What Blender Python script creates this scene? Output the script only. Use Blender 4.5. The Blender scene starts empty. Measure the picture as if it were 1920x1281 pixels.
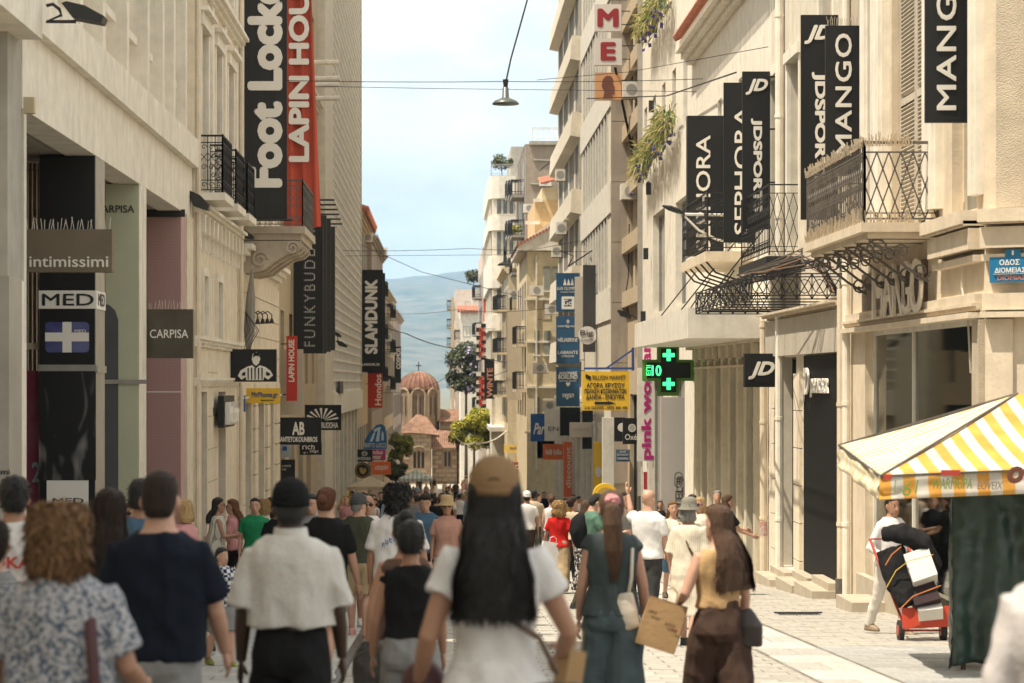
import bpy, math, random
import numpy as np
from mathutils import Vector, Matrix, noise as mnoise
random.seed(11)
SC = bpy.context.scene
COL = SC.collection
R = math.radians
# ---------------------------------------------------------------- camera, light, exposure
FPX, U0, V0, HC = 4533.0, 835.0, 715.0, 1.72     # focal length in photo pixels, vanishing point, eye height
cd = bpy.data.cameras.new('camera'); cam = bpy.data.objects.new('camera', cd); COL.objects.link(cam)
cam.location = (0, 0, HC); cam.rotation_euler = (R(90), 0, 0)
cd.sensor_width = 36; cd.lens = FPX*36/1920
cd.shift_x = (960-U0)/1920; cd.shift_y = (V0-640.5)/1920
cd.clip_start = .5; cd.clip_end = 30000
cd.dof.use_dof = True; cd.dof.focus_distance = 44; cd.dof.aperture_fstop = 3.4
SC.camera = cam
SUN_EL, SUN_AZ = 66, 24        # azimuth: degrees from straight left (-X) towards behind the camera (-Y)
w = bpy.data.worlds.new('World'); SC.world = w; w.use_nodes = True
nt = w.node_tree; N = nt.nodes; L = nt.links; bg = N['Background']
sky = N.new('ShaderNodeTexSky'); sky.sky_type = 'NISHITA'; sky.sun_disc = False
sky.sun_elevation = R(SUN_EL); sky.sun_rotation = R(270-SUN_AZ); sky.air_density = 1.3; sky.dust_density = 2.2
tc = N.new('ShaderNodeTexCoord'); mp = N.new('ShaderNodeMapping'); mp.inputs['Scale'].default_value = (5, 5, 12)
mp.inputs['Location'].default_value = (.9, .35, .2)
L.new(tc.outputs['Generated'], mp.inputs['Vector'])
nz = N.new('ShaderNodeTexNoise'); nz.inputs['Scale'].default_value = 1.15; nz.inputs['Detail'].default_value = 7; nz.inputs['Roughness'].default_value = .52
L.new(mp.outputs['Vector'], nz.inputs['Vector'])
cr = N.new('ShaderNodeValToRGB'); cr.color_ramp.elements[0].position = .30; cr.color_ramp.elements[1].position = .53
L.new(nz.outputs['Fac'], cr.inputs['Fac'])
nz2 = N.new('ShaderNodeTexNoise'); nz2.inputs['Scale'].default_value = 2.3; nz2.inputs['Detail'].default_value = 6; nz2.inputs['Roughness'].default_value = .5
L.new(mp.outputs['Vector'], nz2.inputs['Vector'])
cr2 = N.new('ShaderNodeValToRGB'); cr2.color_ramp.elements[0].position = .38; cr2.color_ramp.elements[1].position = .62
cr2.color_ramp.elements[0].color = (5.3, 5.2, 4.95, 1); cr2.color_ramp.elements[1].color = (7.3, 7.05, 6.55, 1)
L.new(nz2.outputs['Fac'], cr2.inputs['Fac'])
lift = N.new('ShaderNodeMix'); lift.data_type = 'RGBA'; lift.inputs[0].default_value = .9; lift.inputs[7].default_value = (5.2, 5.35, 5.1, 1)
L.new(sky.outputs['Color'], lift.inputs[6])
mx = N.new('ShaderNodeMix'); mx.data_type = 'RGBA'
L.new(cr.outputs['Color'], mx.inputs[0]); L.new(lift.outputs[2], mx.inputs[6]); L.new(cr2.outputs['Color'], mx.inputs[7])
L.new(mx.outputs[2], bg.inputs['Color']); bg.inputs['Strength'].default_value = .13
sd = bpy.data.lights.new('sun', 'SUN'); sd.energy = 5.0; sd.angle = R(.53); sd.color = (1, .89, .73)
sun = bpy.data.objects.new('sun', sd); COL.objects.link(sun); sun.location = (-20, -10, 60)
ce = math.cos(R(SUN_EL)); sdir = Vector((ce*math.cos(R(SUN_AZ)), ce*math.sin(R(SUN_AZ)), -math.sin(R(SUN_EL))))
sun.rotation_euler = sdir.to_track_quat('-Z', 'Y').to_euler()
vs = SC.view_settings; vs.view_transform = 'Standard'; vs.look = 'None'; vs.gamma = 1; vs.exposure = .6; vs.use_curve_mapping = False
SC.cycles.max_bounces = 6; SC.cycles.diffuse_bounces = 3; SC.cycles.glossy_bounces = 3; SC.cycles.volume_bounces = 1
SC.cycles.transparent_max_bounces = 8; SC.cycles.use_denoising = True; SC.cycles.volume_step_rate = 4
# ---------------------------------------------------------------- helpers
def PX(u, Y): return (u-U0)*Y/FPX
def PZ(v, Y): return HC-(v-V0)*Y/FPX
def YL(u, X=-4.6): return FPX*X/(u-U0)
def G(Y):
    if Y < 150: return -.0463*Y
    if Y < 257: return -6.945-.02*(Y-150)
    return -9.085
MATS = {}
def mat(name, col, rough=.75, metal=0, var=.12, scale=3., bump=.0, bscale=30., stretch=None, spec=None, col2=None, dirt=0., emit=None):
    if name in MATS: return MATS[name]
    m = bpy.data.materials.new(name); m.use_nodes = True; MATS[name] = m
    n = m.node_tree.nodes; l = m.node_tree.links; b = n['Principled BSDF']
    b.inputs['Roughness'].default_value = rough; b.inputs['Metallic'].default_value = metal
    if spec is not None: b.inputs['Specular IOR Level'].default_value = spec
    col = tuple(col)+(1,)
    t = n.new('ShaderNodeTexCoord'); mpn = n.new('ShaderNodeMapping'); l.new(t.outputs['Object'], mpn.inputs['Vector'])
    if stretch: mpn.inputs['Scale'].default_value = stretch
    if var > 0 or col2:
        z = n.new('ShaderNodeTexNoise'); z.inputs['Scale'].default_value = scale; z.inputs['Detail'].default_value = 6; z.inputs['Roughness'].default_value = .62
        l.new(mpn.outputs['Vector'], z.inputs['Vector'])
        c = n.new('ShaderNodeValToRGB'); c.color_ramp.elements[0].position = .34; c.color_ramp.elements[1].position = .66
        c.color_ramp.elements[0].color = tuple(x*(1-var) for x in col[:3])+(1,) if not col2 else tuple(col2)+(1,)
        c.color_ramp.elements[1].color = tuple(min(1, x*(1+var*.6)) for x in col[:3])+(1,) if not col2 else col
        l.new(z.outputs['Fac'], c.inputs['Fac']); out = c.outputs['Color']
        if dirt > 0:
            z2 = n.new('ShaderNodeTexNoise'); z2.inputs['Scale'].default_value = .9; z2.inputs['Detail'].default_value = 8; z2.inputs['Roughness'].default_value = .7
            mp2 = n.new('ShaderNodeMapping'); mp2.inputs['Scale'].default_value = (3.2, 3.2, .32); l.new(t.outputs['Object'], mp2.inputs['Vector']); l.new(mp2.outputs['Vector'], z2.inputs['Vector'])
            c2 = n.new('ShaderNodeValToRGB'); c2.color_ramp.elements[0].position = .47; c2.color_ramp.elements[1].position = .72
            c2.color_ramp.elements[0].color = (0, 0, 0, 1); c2.color_ramp.elements[1].color = (dirt,)*3+(1,)
            l.new(z2.outputs['Fac'], c2.inputs['Fac'])
            mm = n.new('ShaderNodeMix'); mm.data_type = 'RGBA'; l.new(c2.outputs['Color'], mm.inputs[0]); l.new(out, mm.inputs[6])
            mm.inputs[7].default_value = (col[0]*.45, col[1]*.4, col[2]*.33, 1); out = mm.outputs[2]
        l.new(out, b.inputs['Base Color'])
    else: b.inputs['Base Color'].default_value = col
    if bump > 0:
        z = n.new('ShaderNodeTexNoise'); z.inputs['Scale'].default_value = bscale; z.inputs['Detail'].default_value = 4; l.new(mpn.outputs['Vector'], z.inputs['Vector'])
        bm_ = n.new('ShaderNodeBump'); bm_.inputs['Strength'].default_value = min(1, bump); bm_.inputs['Distance'].default_value = .02; l.new(z.outputs['Fac'], bm_.inputs['Height']); l.new(bm_.outputs['Normal'], b.inputs['Normal'])
    if emit: b.inputs['Emission Color'].default_value = tuple(emit[:3])+(1,); b.inputs['Emission Strength'].default_value = emit[3]
    return m
class MB:
    def __init__(s): s.v = []; s.f = []
    def add(s, vs, fs):
        k = len(s.v); s.v += [tuple(p) for p in vs]; s.f += [tuple(i+k for i in q) for q in fs]; return s
    def box(s, x0, x1, y0, y1, z0, z1):
        return s.add([(x0,y0,z0),(x1,y0,z0),(x1,y1,z0),(x0,y1,z0),(x0,y0,z1),(x1,y0,z1),(x1,y1,z1),(x0,y1,z1)],
                     [(0,3,2,1),(4,5,6,7),(0,1,5,4),(1,2,6,5),(2,3,7,6),(3,0,4,7)])
    def fbox(s, fr, a0, a1, z0, z1, o0, o1):
        P = [fr.p(a, z, o) for z in (z0, z1) for a, o in ((a0,o0),(a1,o0),(a1,o1),(a0,o1))]
        return s.add(P, [(0,3,2,1),(4,5,6,7),(0,1,5,4),(1,2,6,5),(2,3,7,6),(3,0,4,7)])
    def bar(s, p, q, r=.01, n=4, r2=None):
        return s.tube([p, q], [r, r if r2 is None else r2], n)
    def tube(s, pts, rs, n=8, flat=1., cap=True, ref=None):
        pts = [Vector(p) for p in pts]
        if not hasattr(rs, '__len__'): rs = [rs]*len(pts)
        V = []; F = []; px = None
        for i, p in enumerate(pts):
            d = (pts[min(i+1, len(pts)-1)]-pts[max(i-1, 0)])
            d = d.normalized() if d.length > 1e-9 else Vector((0,0,1))
            if px is None:
                up = Vector(ref) if ref else (Vector((0,0,1)) if abs(d.z) < .9 else Vector((0,1,0)))
                px = d.cross(up).normalized()
            else:
                px = px-d*px.dot(d); px = px.normalized() if px.length > 1e-6 else d.orthogonal().normalized()
            py = d.cross(px)
            for k in range(n):
                a = 2*math.pi*(k+.5)/n; r = rs[i]
                V.append(p+px*(math.cos(a)*r)+py*(math.sin(a)*r*flat))
        for i in range(len(pts)-1):
            for k in range(n):
                a, b = i*n+k, i*n+(k+1) % n
                F.append((a, b, b+n, a+n))
        if cap:
            F.append(tuple(range(n-1, -1, -1))); m_ = (len(pts)-1)*n; F.append(tuple(range(m_, m_+n)))
        return s.add(V, F)
    def loft(s, rings, n=12, p=2., cap=True):
        """rings: (cx, cy, cz, rx, ry) horizontal super-ellipses"""
        V = []; F = []
        for cx, cy, cz, rx, ry in rings:
            for k in range(n):
                a = 2*math.pi*k/n; c, q = math.cos(a), math.sin(a)
                V.append((cx+rx*math.copysign(abs(c)**(2/p), c), cy+ry*math.copysign(abs(q)**(2/p), q), cz))
        for i in range(len(rings)-1):
            for k in range(n):
                a, b = i*n+k, i*n+(k+1) % n
                F.append((a, b, b+n, a+n) if rings[-1][2] > rings[0][2] else (a, a+n, b+n, b))
        if cap: F.append(tuple(range(n-1, -1, -1))); m_ = (len(rings)-1)*n; F.append(tuple(range(m_, m_+n)))
        return s.add(V, F)
    def ball(s, c, rx, ry=None, rz=None, n=10, m=6):
        ry = rx if ry is None else ry; rz = rx if rz is None else rz
        return s.loft([(c[0], c[1], c[2]+rz*math.sin(t), max(1e-4, rx*math.cos(t)), max(1e-4, ry*math.cos(t))) for t in [math.pi*(j/m-.5) for j in range(m+1)]], n)
    def prism(s, poly, fr, o0, o1):
        """poly in (a,z) of a frame, extruded along its outward normal"""
        n = len(poly); V = [fr.p(a, z, o0) for a, z in poly]+[fr.p(a, z, o1) for a, z in poly]
        return s.add(V, [tuple(range(n)), tuple(range(2*n-1, n-1, -1))]+[(i, i+n, (i+1) % n+n, (i+1) % n) for i in range(n)])
    def build(s, name, m, parent=None, smooth=False, kind=None, label=None):
        me = bpy.data.meshes.new(name); o_ = org(parent); ov = np.array(s.v, dtype=float).reshape(-1, 3)-np.array(o_)
        me.from_pydata(ov.tolist(), [], s.f)
        if m: me.materials.append(m)
        if smooth: me.shade_smooth()
        me.update(); o = bpy.data.objects.new(name, me); COL.objects.link(o)
        if parent: o.parent = parent
        if kind: o['kind'] = kind
        if label: o['label'] = label
        return o
ORG = {}
def org(o): 
    while o is not None:
        if o.name in ORG: return ORG[o.name]
        o = o.parent
    return (0, 0, 0)
def thing(name, label, cat, loc=(0,0,0), group=None):
    o = bpy.data.objects.new(name, None); COL.objects.link(o); o.empty_display_size = .3; o.location = loc; ORG[o.name] = tuple(loc)
    o['label'] = label; o['category'] = cat
    if group: o['group'] = group
    return o
def tag(o, label, cat, group=None):
    o['label'] = label; o['category'] = cat
    if group: o['group'] = group
    return o
def shared(name, me, loc, parent=None, rot=None, sc=None):
    o = bpy.data.objects.new(name, me); COL.objects.link(o); g = org(parent); o.location = (loc[0]-g[0], loc[1]-g[1], loc[2]-g[2])
    if parent: o.parent = parent
    if rot: o.rotation_euler = rot
    if sc: o.scale = sc
    return o
class Fr:
    """facade frame: a runs along the wall, o outwards"""
    def __init__(s, x, y, ax, ay, nx, ny): s.o = (x, y); s.a = (ax, ay); s.n = (nx, ny)
    def p(s, a, z, o=0): return (s.o[0]+s.a[0]*a+s.n[0]*o, s.o[1]+s.a[1]*a+s.n[1]*o, z)
def FL(X=-4.6): return Fr(X, 0, 0, 1, 1, 0)       # left row: a = distance down the street, out = +X
def FRt(X=6.4): return Fr(X, 0, 0, 1, -1, 0)      # right row
def FC(Y): return Fr(0, Y, 1, 0, 0, -1)           # faces the camera, a = X
_tx = {}
def text_arr(s, bold, space, shear=0):
    k = (s, bold, space, shear)
    if k not in _tx:
        c = bpy.data.curves.new('t', 'FONT'); c.body = s; c.size = 1; c.space_character = space; c.resolution_u = 3; c.shear = shear; c.extrude = .05
        o = bpy.data.objects.new('t', c); COL.objects.link(o)
        me = bpy.data.meshes.new_from_object(o.evaluated_get(bpy.context.evaluated_depsgraph_get()))
        V = np.zeros(len(me.vertices)*3); me.vertices.foreach_get('co', V); V = V.reshape(-1, 3)
        Fc = [tuple(p.vertices) for p in me.polygons]
        bpy.data.objects.remove(o); bpy.data.curves.remove(c); bpy.data.meshes.remove(me)
        if bold and len(V):
            bold = bold*.55
            n0 = len(V); VV = [V]; FF = list(Fc)
            for q, (ax, ay) in enumerate(((1, .07), (-1, -.05), (.06, 1), (-.04, -1), (.7, .72), (-.71, .69), (.69, -.7), (-.72, -.71))):
                VV.append(V+np.array([ax*bold*1.3, ay*bold*1.3, -.0025*(q+1)])); FF += [tuple(i+n0*(q+1) for i in f) for f in Fc]
            V = np.vstack(VV); Fc = FF
        if len(V):
            lo, hi = V.min(0), V.max(0); V = (V-lo)/np.maximum(hi-lo, 1e-6)
        _tx[k] = (V, Fc)
    return _tx[k]
def text(s, p0, rv, uv, nv, m, parent, bold=.0, space=1., shear=0, name='lettering'):
    """text stretched over the parallelogram p0, p0+rv (reading direction), p0+uv (letter up); nv = thickness vector"""
    V, Fc = text_arr(s, bold, space, shear)
    P = np.array(p0)+V[:, :1]*np.array(rv)+V[:, 1:2]*np.array(uv)+V[:, 2:3]*np.array(nv)
    mb = MB(); mb.v = [tuple(q) for q in P]; mb.f = list(Fc)
    return mb.build(name, m, parent)
def ctext(s, u0, v0, u1, v1, Y, m, parent, o='h', bold=.0, space=1., shear=0, th=.012, name='lettering'):
    """lettering facing the camera inside the pixel box at depth Y"""
    x0, x1, z0, z1 = PX(u0, Y), PX(u1, Y), PZ(v1, Y), PZ(v0, Y); n = (0, -th, 0); y = Y
    if o == 'h': return text(s, (x0, y, z0), (x1-x0, 0, 0), (0, 0, z1-z0), n, m, parent, bold, space, shear, name)
    if o == 'up': return text(s, (x1, y, z0), (0, 0, z1-z0), (x0-x1, 0, 0), n, m, parent, bold, space, shear, name)
    return text(s, (x0, y, z1), (0, 0, z0-z1), (x1-x0, 0, 0), n, m, parent, bold, space, shear, name)
# ---------------------------------------------------------------- materials
cream = mat('cream_render', (.77, .675, .53), .85, dirt=.32, bump=.15, bscale=25)
white_r = mat('white_render', (.80, .745, .635), .8, dirt=.26, bump=.1)
white_p = mat('white_paint', (.74, .70, .61), .6, dirt=.28)
pale = mat('pale_plaster', (.66, .60, .49), .85, dirt=.2, bump=.15)
tan = mat('tan_render', (.50, .40, .27), .85, dirt=.3, bump=.15)
ochre = mat('ochre_render', (.66, .47, .25), .85, dirt=.25)
yellow_r = mat('pale_yellow_render', (.68, .57, .38), .85, dirt=.25)
pinkish = mat('pinkish_render', (.56, .48, .43), .85, dirt=.3)
greyc = mat('grey_concrete', (.40, .375, .33), .85, dirt=.4, bump=.2)
brownc = mat('brown_concrete', (.36, .30, .24), .85, dirt=.5, bump=.2)
stone = mat('carved_stone', (.52, .45, .35), .8, dirt=.45, bump=.3, bscale=18)
marble = mat('grey_marble', (.36, .34, .30), .35, col2=(.27, .25, .22), scale=1.6)
black = mat('black_metal', (.018, .018, .018), .45, var=.2)
iron = mat('black_iron', (.022, .022, .024), .55, .3, var=.3)
greyiron = mat('weathered_iron', (.14, .125, .11), .6, .3, var=.3)
blackv = mat('black_board', (.016, .016, .016), .5, var=.1, spec=.3)
charc = mat('charcoal_fabric', (.05, .048, .045), .85, var=.25, scale=5, stretch=(14, 14, .3))
glass = mat('window_glass', (.055, .065, .07), .06, var=.3, scale=.8, spec=.8)
glass2 = mat('pale_window_glass', (.16, .18, .18), .08, var=.4, scale=.9, spec=.8)
curtain = mat('curtain_behind_glass', (.34, .33, .30), .3, var=.3, scale=4, stretch=(12, 12, .3))
metal = mat('brushed_metal', (.42, .40, .36), .4, .6, var=.15)
alu = mat('grey_aluminium', (.38, .36, .33), .45, .4)
whitel = mat('white_lettering', (.80, .76, .68), .6, var=.03)
beige = mat('beige_board', (.50, .44, .34), .7, var=.06)
brownb = mat('brown_board', (.17, .13, .085), .6, var=.08)
redb = mat('red_board', (.50, .035, .02), .6, var=.08)
redf = mat('red_fabric', (.52, .085, .045), .8, var=.12, scale=2, stretch=(5, 5, .2))
dred = mat('dark_red_lettering', (.30, .018, .022), .6, var=.05)
yel = mat('yellow_board', (.75, .47, .02), .5, var=.05)
blueb = mat('navy_board', (.015, .075, .16), .5, var=.08)
blue2 = mat('blue_board', (.02, .10, .33), .5, var=.06)
orangeb = mat('orange_board', (.78, .16, .04), .55, var=.05)
pinkl = mat('magenta_lettering', (.42, .012, .16), .55, var=.05)
oldtile = mat('old_brown_tile', (.26, .15, .10), .9, var=.4, scale=2)
tile = mat('terracotta_tile', (.42, .15, .085), .85, var=.35, scale=8)
cable = mat('black_cable', (.03, .03, .03), .7, var=.1)
spikem = mat('bird_spike_plastic', (.62, .58, .48), .6, var=.1)
# ---------------------------------------------------------------- ground
def ground_sheet(name, m, x0, x1, ys, dz=0, zf=G):
    mb = MB(); V = []
    for y in ys: V += [(x0, y, zf(y)+dz), (x1, y, zf(y)+dz)]
    mb.add(V, [(2*i, 2*i+1, 2*i+3, 2*i+2) for i in range(len(ys)-1)])
    o = mb.build(name, m); o['kind'] = 'structure'; return o
earth = mat('far_ground', (.16, .15, .10), .9, scale=.01)
joint = mat('pavement_joint', (.21, .19, .16), .9)
pavem = mat('street_stone', (.36, .335, .29), .7, var=.2, scale=1.2, bump=.2, bscale=12)
ground_sheet('ground', earth, -4000, 4000, [-80, 0, 150, 257, 900, 14000], -.35)
pav = ground_sheet('pavement', joint, -4.6, 6.5, [-20, 0, 20, 60, 100, 150, 200, 257, 300], 0)
ORG[pav.name] = (0, 0, 0)
def stone_mat(name, base):
    m = mat(name, base, .62, var=.22, scale=9, bump=.35, bscale=40)
    n = m.node_tree.nodes; l = m.node_tree.links; b = n['Principled BSDF']
    src = b.inputs['Base Color'].links[0].from_socket
    oi = n.new('ShaderNodeObjectInfo'); hs = n.new('ShaderNodeHueSaturation')
    mr = n.new('ShaderNodeMapRange'); mr.inputs[3].default_value = .84; mr.inputs[4].default_value = 1.14
    l.new(oi.outputs['Random'], mr.inputs[0]); l.new(mr.outputs[0], hs.inputs['Value']); l.new(src, hs.inputs['Color']); l.new(hs.outputs[0], b.inputs['Base Color'])
    return m
slabm = stone_mat('grey_paving_stone', (.36, .355, .335)); setm = stone_mat('warm_paving_stone', (.385, .36, .31))
kerbm = stone_mat('smooth_kerb_stone', (.45, .43, .39))
def slab_mesh(dx, dy, m, h=.012, b=.008):
    me = bpy.data.meshes.new('paving_stone'); x, y = dx/2, dy/2
    V = [(-x,-y,0),(x,-y,0),(x,y,0),(-x,y,0),(-x+b,-y+b,h),(x-b,-y+b,h),(x-b,y-b,h),(-x+b,y-b,h)]
    me.from_pydata(V, [], [(4,5,6,7),(0,1,5,4),(1,2,6,5),(2,3,7,6),(3,0,4,7)]); me.materials.append(m); return me
SL = math.atan(-.0463)
def paving(x0, x1, dx, dy, m, near, y0=20.5, y1=95, nm='paving_stone'):
    me = slab_mesh(dx-.012, dy-.014, m); mb = MB(); cnt = 0; y = y0; row = 0
    while y < y1:
        off = (row % 2)*dx/2; x = x0-off
        while x < x1-.02:
            a, b = max(x, x0), min(x+dx, x1)
            if b-a > .06:
                cx = (a+b)/2; u = U0+FPX*cx/y
                jz = random.uniform(-.002, .003); zz = G(y)+.004+jz
                if y < near and 380 < u < 1930:
                    shared(nm, me, (cx, y, zz), pav, (SL+random.uniform(-.004,.004), random.uniform(-.006,.006), 0), ((b-a)/dx, 1, 1))
                else:
                    hx, hy = (b-a)/2-.007, dy/2-.008
                    V = [(cx-hx, y-hy, zz-.0463*-hy), (cx+hx, y-hy, zz+.0463*hy), (cx+hx, y+hy, zz-.0463*hy), (cx-hx, y+hy, zz-.0463*hy)]
                    V = V+[(p[0]*.985+cx*.015, p[1]*.98+y*.02, p[2]+.012) for p in V]
                    mb.add(V, [(4,5,6,7),(0,1,5,4),(1,2,6,5),(2,3,7,6),(3,0,4,7)])
            x += dx
        y += dy; row += 1
    return mb
mb = paving(-4.55, -1.45, .60, .45, slabm, 26.5); mb.build('paving_stones', slabm, pav, kind='stuff')
mb = paving(-.95, 3.35, .42, .30, setm, 23.2, nm='paving_stone'); mb.build('paving_stones', setm, pav, kind='stuff')
mb = paving(4.15, 6.35, .50, .42, slabm, 27, nm='paving_stone'); mb.build('paving_stones', setm, pav, kind='stuff')
mb = paving(-1.43, -1.05, .38, 1.1, kerbm, 30, nm='kerb_stone'); mb.build('kerb_stones', kerbm, pav, kind='stuff')
mb = paving(3.4, 4.1, .70, 1.1, kerbm, 30, nm='kerb_stone'); mb.build('kerb_stones', kerbm, pav, kind='stuff')
pavem2 = ground_sheet('far_pavement', pavem, -4.6, 6.5, [95, 120, 150, 200, 257, 300], .014)
# metal drain slot beside the kerb stones and grates
mb = MB()
for i in range(36):
    y = 20.5+i*2.0; mb.add([(-1.035, y, G(y)+.02), (-.965, y, G(y)+.02), (-.965, y+1.98, G(y+1.98)+.02), (-1.035, y+1.98, G(y+1.98)+.02)], [(0,1,2,3)])
mb.build('drain_channel', mat('drain_steel', (.13, .125, .12), .35, .7), pav)
def grate(cx, y, wx, wy, label):
    t = thing('drain_grate', label, 'drain', (cx, y, G(y)))
    mb = MB(); z = G(y)+.022
    mb.box(cx-wx/2-.03, cx+wx/2+.03, y-wy/2-.03, y-wy/2, z-.02, z+.006); mb.box(cx-wx/2-.03, cx+wx/2+.03, y+wy/2, y+wy/2+.03, z-.02, z+.004); mb.build('frame', iron, t)
    n = int(wx/.045)
    for k in range(n): MB().box(cx-wx/2+k*.045, cx-wx/2+k*.045+.022, y-wy/2+.001, y+wy/2-.001, z-.015, z+.003).build('bar', iron, t)
grate(5.0, 34.0, .62, .5, 'dark slotted drain grate in the sunlit stones left of the hand truck')
grate(3.9-.2, 37.5, .5, .3, 'small drain grate in the paving behind the woman in brown trousers')
grate(-3.2, 35.5, .4, .4, 'small square drain cover in the shaded paving by the child')
# ---------------------------------------------------------------- building kit
def win(b, fr, a0, a1, z0, z1, rec=.18, fm=None, gm=None, mull=1, trans=0, ft=.05):
    fm = fm or alu; gm = gm or glass
    mb = MB(); f = ft
    mb.fbox(fr, a0, a0+f, z0, z1, -rec, -rec+.06); mb.fbox(fr, a1-f, a1, z0, z1, -rec, -rec+.06)
    mb.fbox(fr, a0+f, a1-f, z0, z0+f, -rec, -rec+.06); mb.fbox(fr, a0+f, a1-f, z1-f, z1, -rec, -rec+.06)
    for k in range(1, mull+1): a = a0+(a1-a0)*k/(mull+1); mb.fbox(fr, a-f*.4, a+f*.4, z0+f, z1-f, -rec, -rec+.05)
    for k in range(1, trans+1): z = z0+(z1-z0)*k/(trans+1); mb.fbox(fr, a0+f, a1-f, z-f*.4, z+f*.4, -rec, -rec+.045)
    w_ = mb.build('window', fm, b)
    mb = MB(); mb.fbox(fr, a0+.004, a1-.004, z0+.004, z1-.004, -rec-.002, -rec+.015); mb.build('pane', gm, w_)
    return w_
def wall(b, fr, a0, a1, z0, z1, holes, m, rec=.2, depth=9., name='wall', closed=True):
    """front skin with real openings, reveals, and the building's bulk behind"""
    A = sorted({a0, a1, *[h[i] for h in holes for i in (0, 1)]}); Zs = sorted({z0, z1, *[h[i] for h in holes for i in (2, 3)]})
    A = [a for a in A if a0 <= a <= a1]; Zs = [z for z in Zs if z0 <= z <= z1]
    mb = MB(); hs = [h for h in holes]
    for i in range(len(A)-1):
        j = 0
        while j < len(Zs)-1:
            ca = (A[i]+A[i+1])/2
            def inh(j): cz = (Zs[j]+Zs[j+1])/2; return any(h[0] < ca < h[1] and h[2] < cz < h[3] for h in hs)
            if inh(j): j += 1; continue
            k = j
            while k+1 < len(Zs)-1 and not inh(k+1): k += 1
            mb.add([fr.p(A[i], Zs[j]), fr.p(A[i+1], Zs[j]), fr.p(A[i+1], Zs[k+1]), fr.p(A[i], Zs[k+1])], [(0,1,2,3)]); j = k+1
    for h in hs:
        for (p, q) in (((h[0],h[2]),(h[1],h[2])), ((h[1],h[2]),(h[1],h[3])), ((h[1],h[3]),(h[0],h[3])), ((h[0],h[3]),(h[0],h[2]))):
            mb.add([fr.p(*p), fr.p(*q), fr.p(q[0], q[1], -rec), fr.p(p[0], p[1], -rec)], [(0,1,2,3)])
    # bulk: back face right behind the openings, ends, top
    P = [fr.p(a0, z0, 0), fr.p(a0, z0, -depth), fr.p(a0, z1, -depth), fr.p(a0, z1, 0)]; mb.add(P, [(0,1,2,3)])
    P = [fr.p(a1, z0, 0), fr.p(a1, z0, -depth), fr.p(a1, z1, -depth), fr.p(a1, z1, 0)]; mb.add(P, [(3,2,1,0)])
    mb.add([fr.p(a0, z1, 0), fr.p(a1, z1, 0), fr.p(a1, z1, -depth), fr.p(a0, z1, -depth)], [(0,1,2,3)])
    if closed: mb.add([fr.p(a0, z0, -rec-.01), fr.p(a1, z0, -rec-.01), fr.p(a1, z1, -rec-.01), fr.p(a0, z1, -rec-.01)], [(0,1,2,3)])
    return mb.build(name, m, b)
def cornice(b, fr, a0, a1, z, h, out, m, name='cornice', steps=3, rev=False, e=0):
    mb = MB()
    for k in range(steps):
        t0, t1 = k/steps, (k+1)/steps; o = out*(t1 if not rev else 1-t0)
        mb.fbox(fr, a0-o*e, a1+o*e, z+h*t0, z+h*t1, -.02, o)
    return mb.build(name, m, b)
def build(label, fr, a0, a1, z1, m, holes, depth=9., rec=.2, name='building', z0=None):
    ym = (fr.p(a0, 0)[1]+fr.p(a1, 0)[1])/2; c = fr.p((a0+a1)/2, 0)
    b = thing(name, label, 'building', (c[0], c[1], G(ym)))
    z0 = G(max(fr.p(a0,0)[1], fr.p(a1,0)[1]))-.3 if z0 is None else z0
    wall(b, fr, a0, a1, z0, z1, holes, m, rec, depth); return b
def grid_holes(a0, a1, n, zs, h, frac=.6):
    P = (a1-a0)/n; return [(a0+P*(i+.5-frac/2), a0+P*(i+.5+frac/2), z, z+h) for z in zs for i in range(n)]
def ac_unit(b_label, x, y, z, sx=.3, sy=.75):
    t = thing('air_conditioner', b_label, 'air conditioner', (x, y, z))
    MB().box(x-sx/2, x+sx/2, y-sy/2, y+sy/2, z, z+.55).build('casing', white_p, t)
    mb = MB(); mb.tube([(x, y-sy/2-.008, z+.28), (x, y-sy/2+.002, z+.28)], [.19*min(1, sx/.4), .19*min(1, sx/.4)], 14); mb.build('fan_grille', alu, t)
    mb = MB(); mb.bar((x-sx/2, y-sy*.3, z-.01), (x+sx/2+.1, y-sy*.3, z-.01), .015); mb.bar((x-sx/2, y+sy*.3, z-.01), (x+sx/2+.1, y+sy*.3, z-.01), .015); mb.build('bracket', greyiron, t)
def scroll(mb, c, r, axis_a, axis_b, turns=1.3, t=.012, n=16, start=0, n_s=4):
    pts = []
    for k in range(n+1):
        q = k/n; a = start+q*turns*2*math.pi; rr = r*(1-.75*q)
        pts.append(Vector(c)+Vector(axis_a)*(rr*math.cos(a))+Vector(axis_b)*(rr*math.sin(a)))
    mb.tube(pts, t, n_s); return mb
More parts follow.
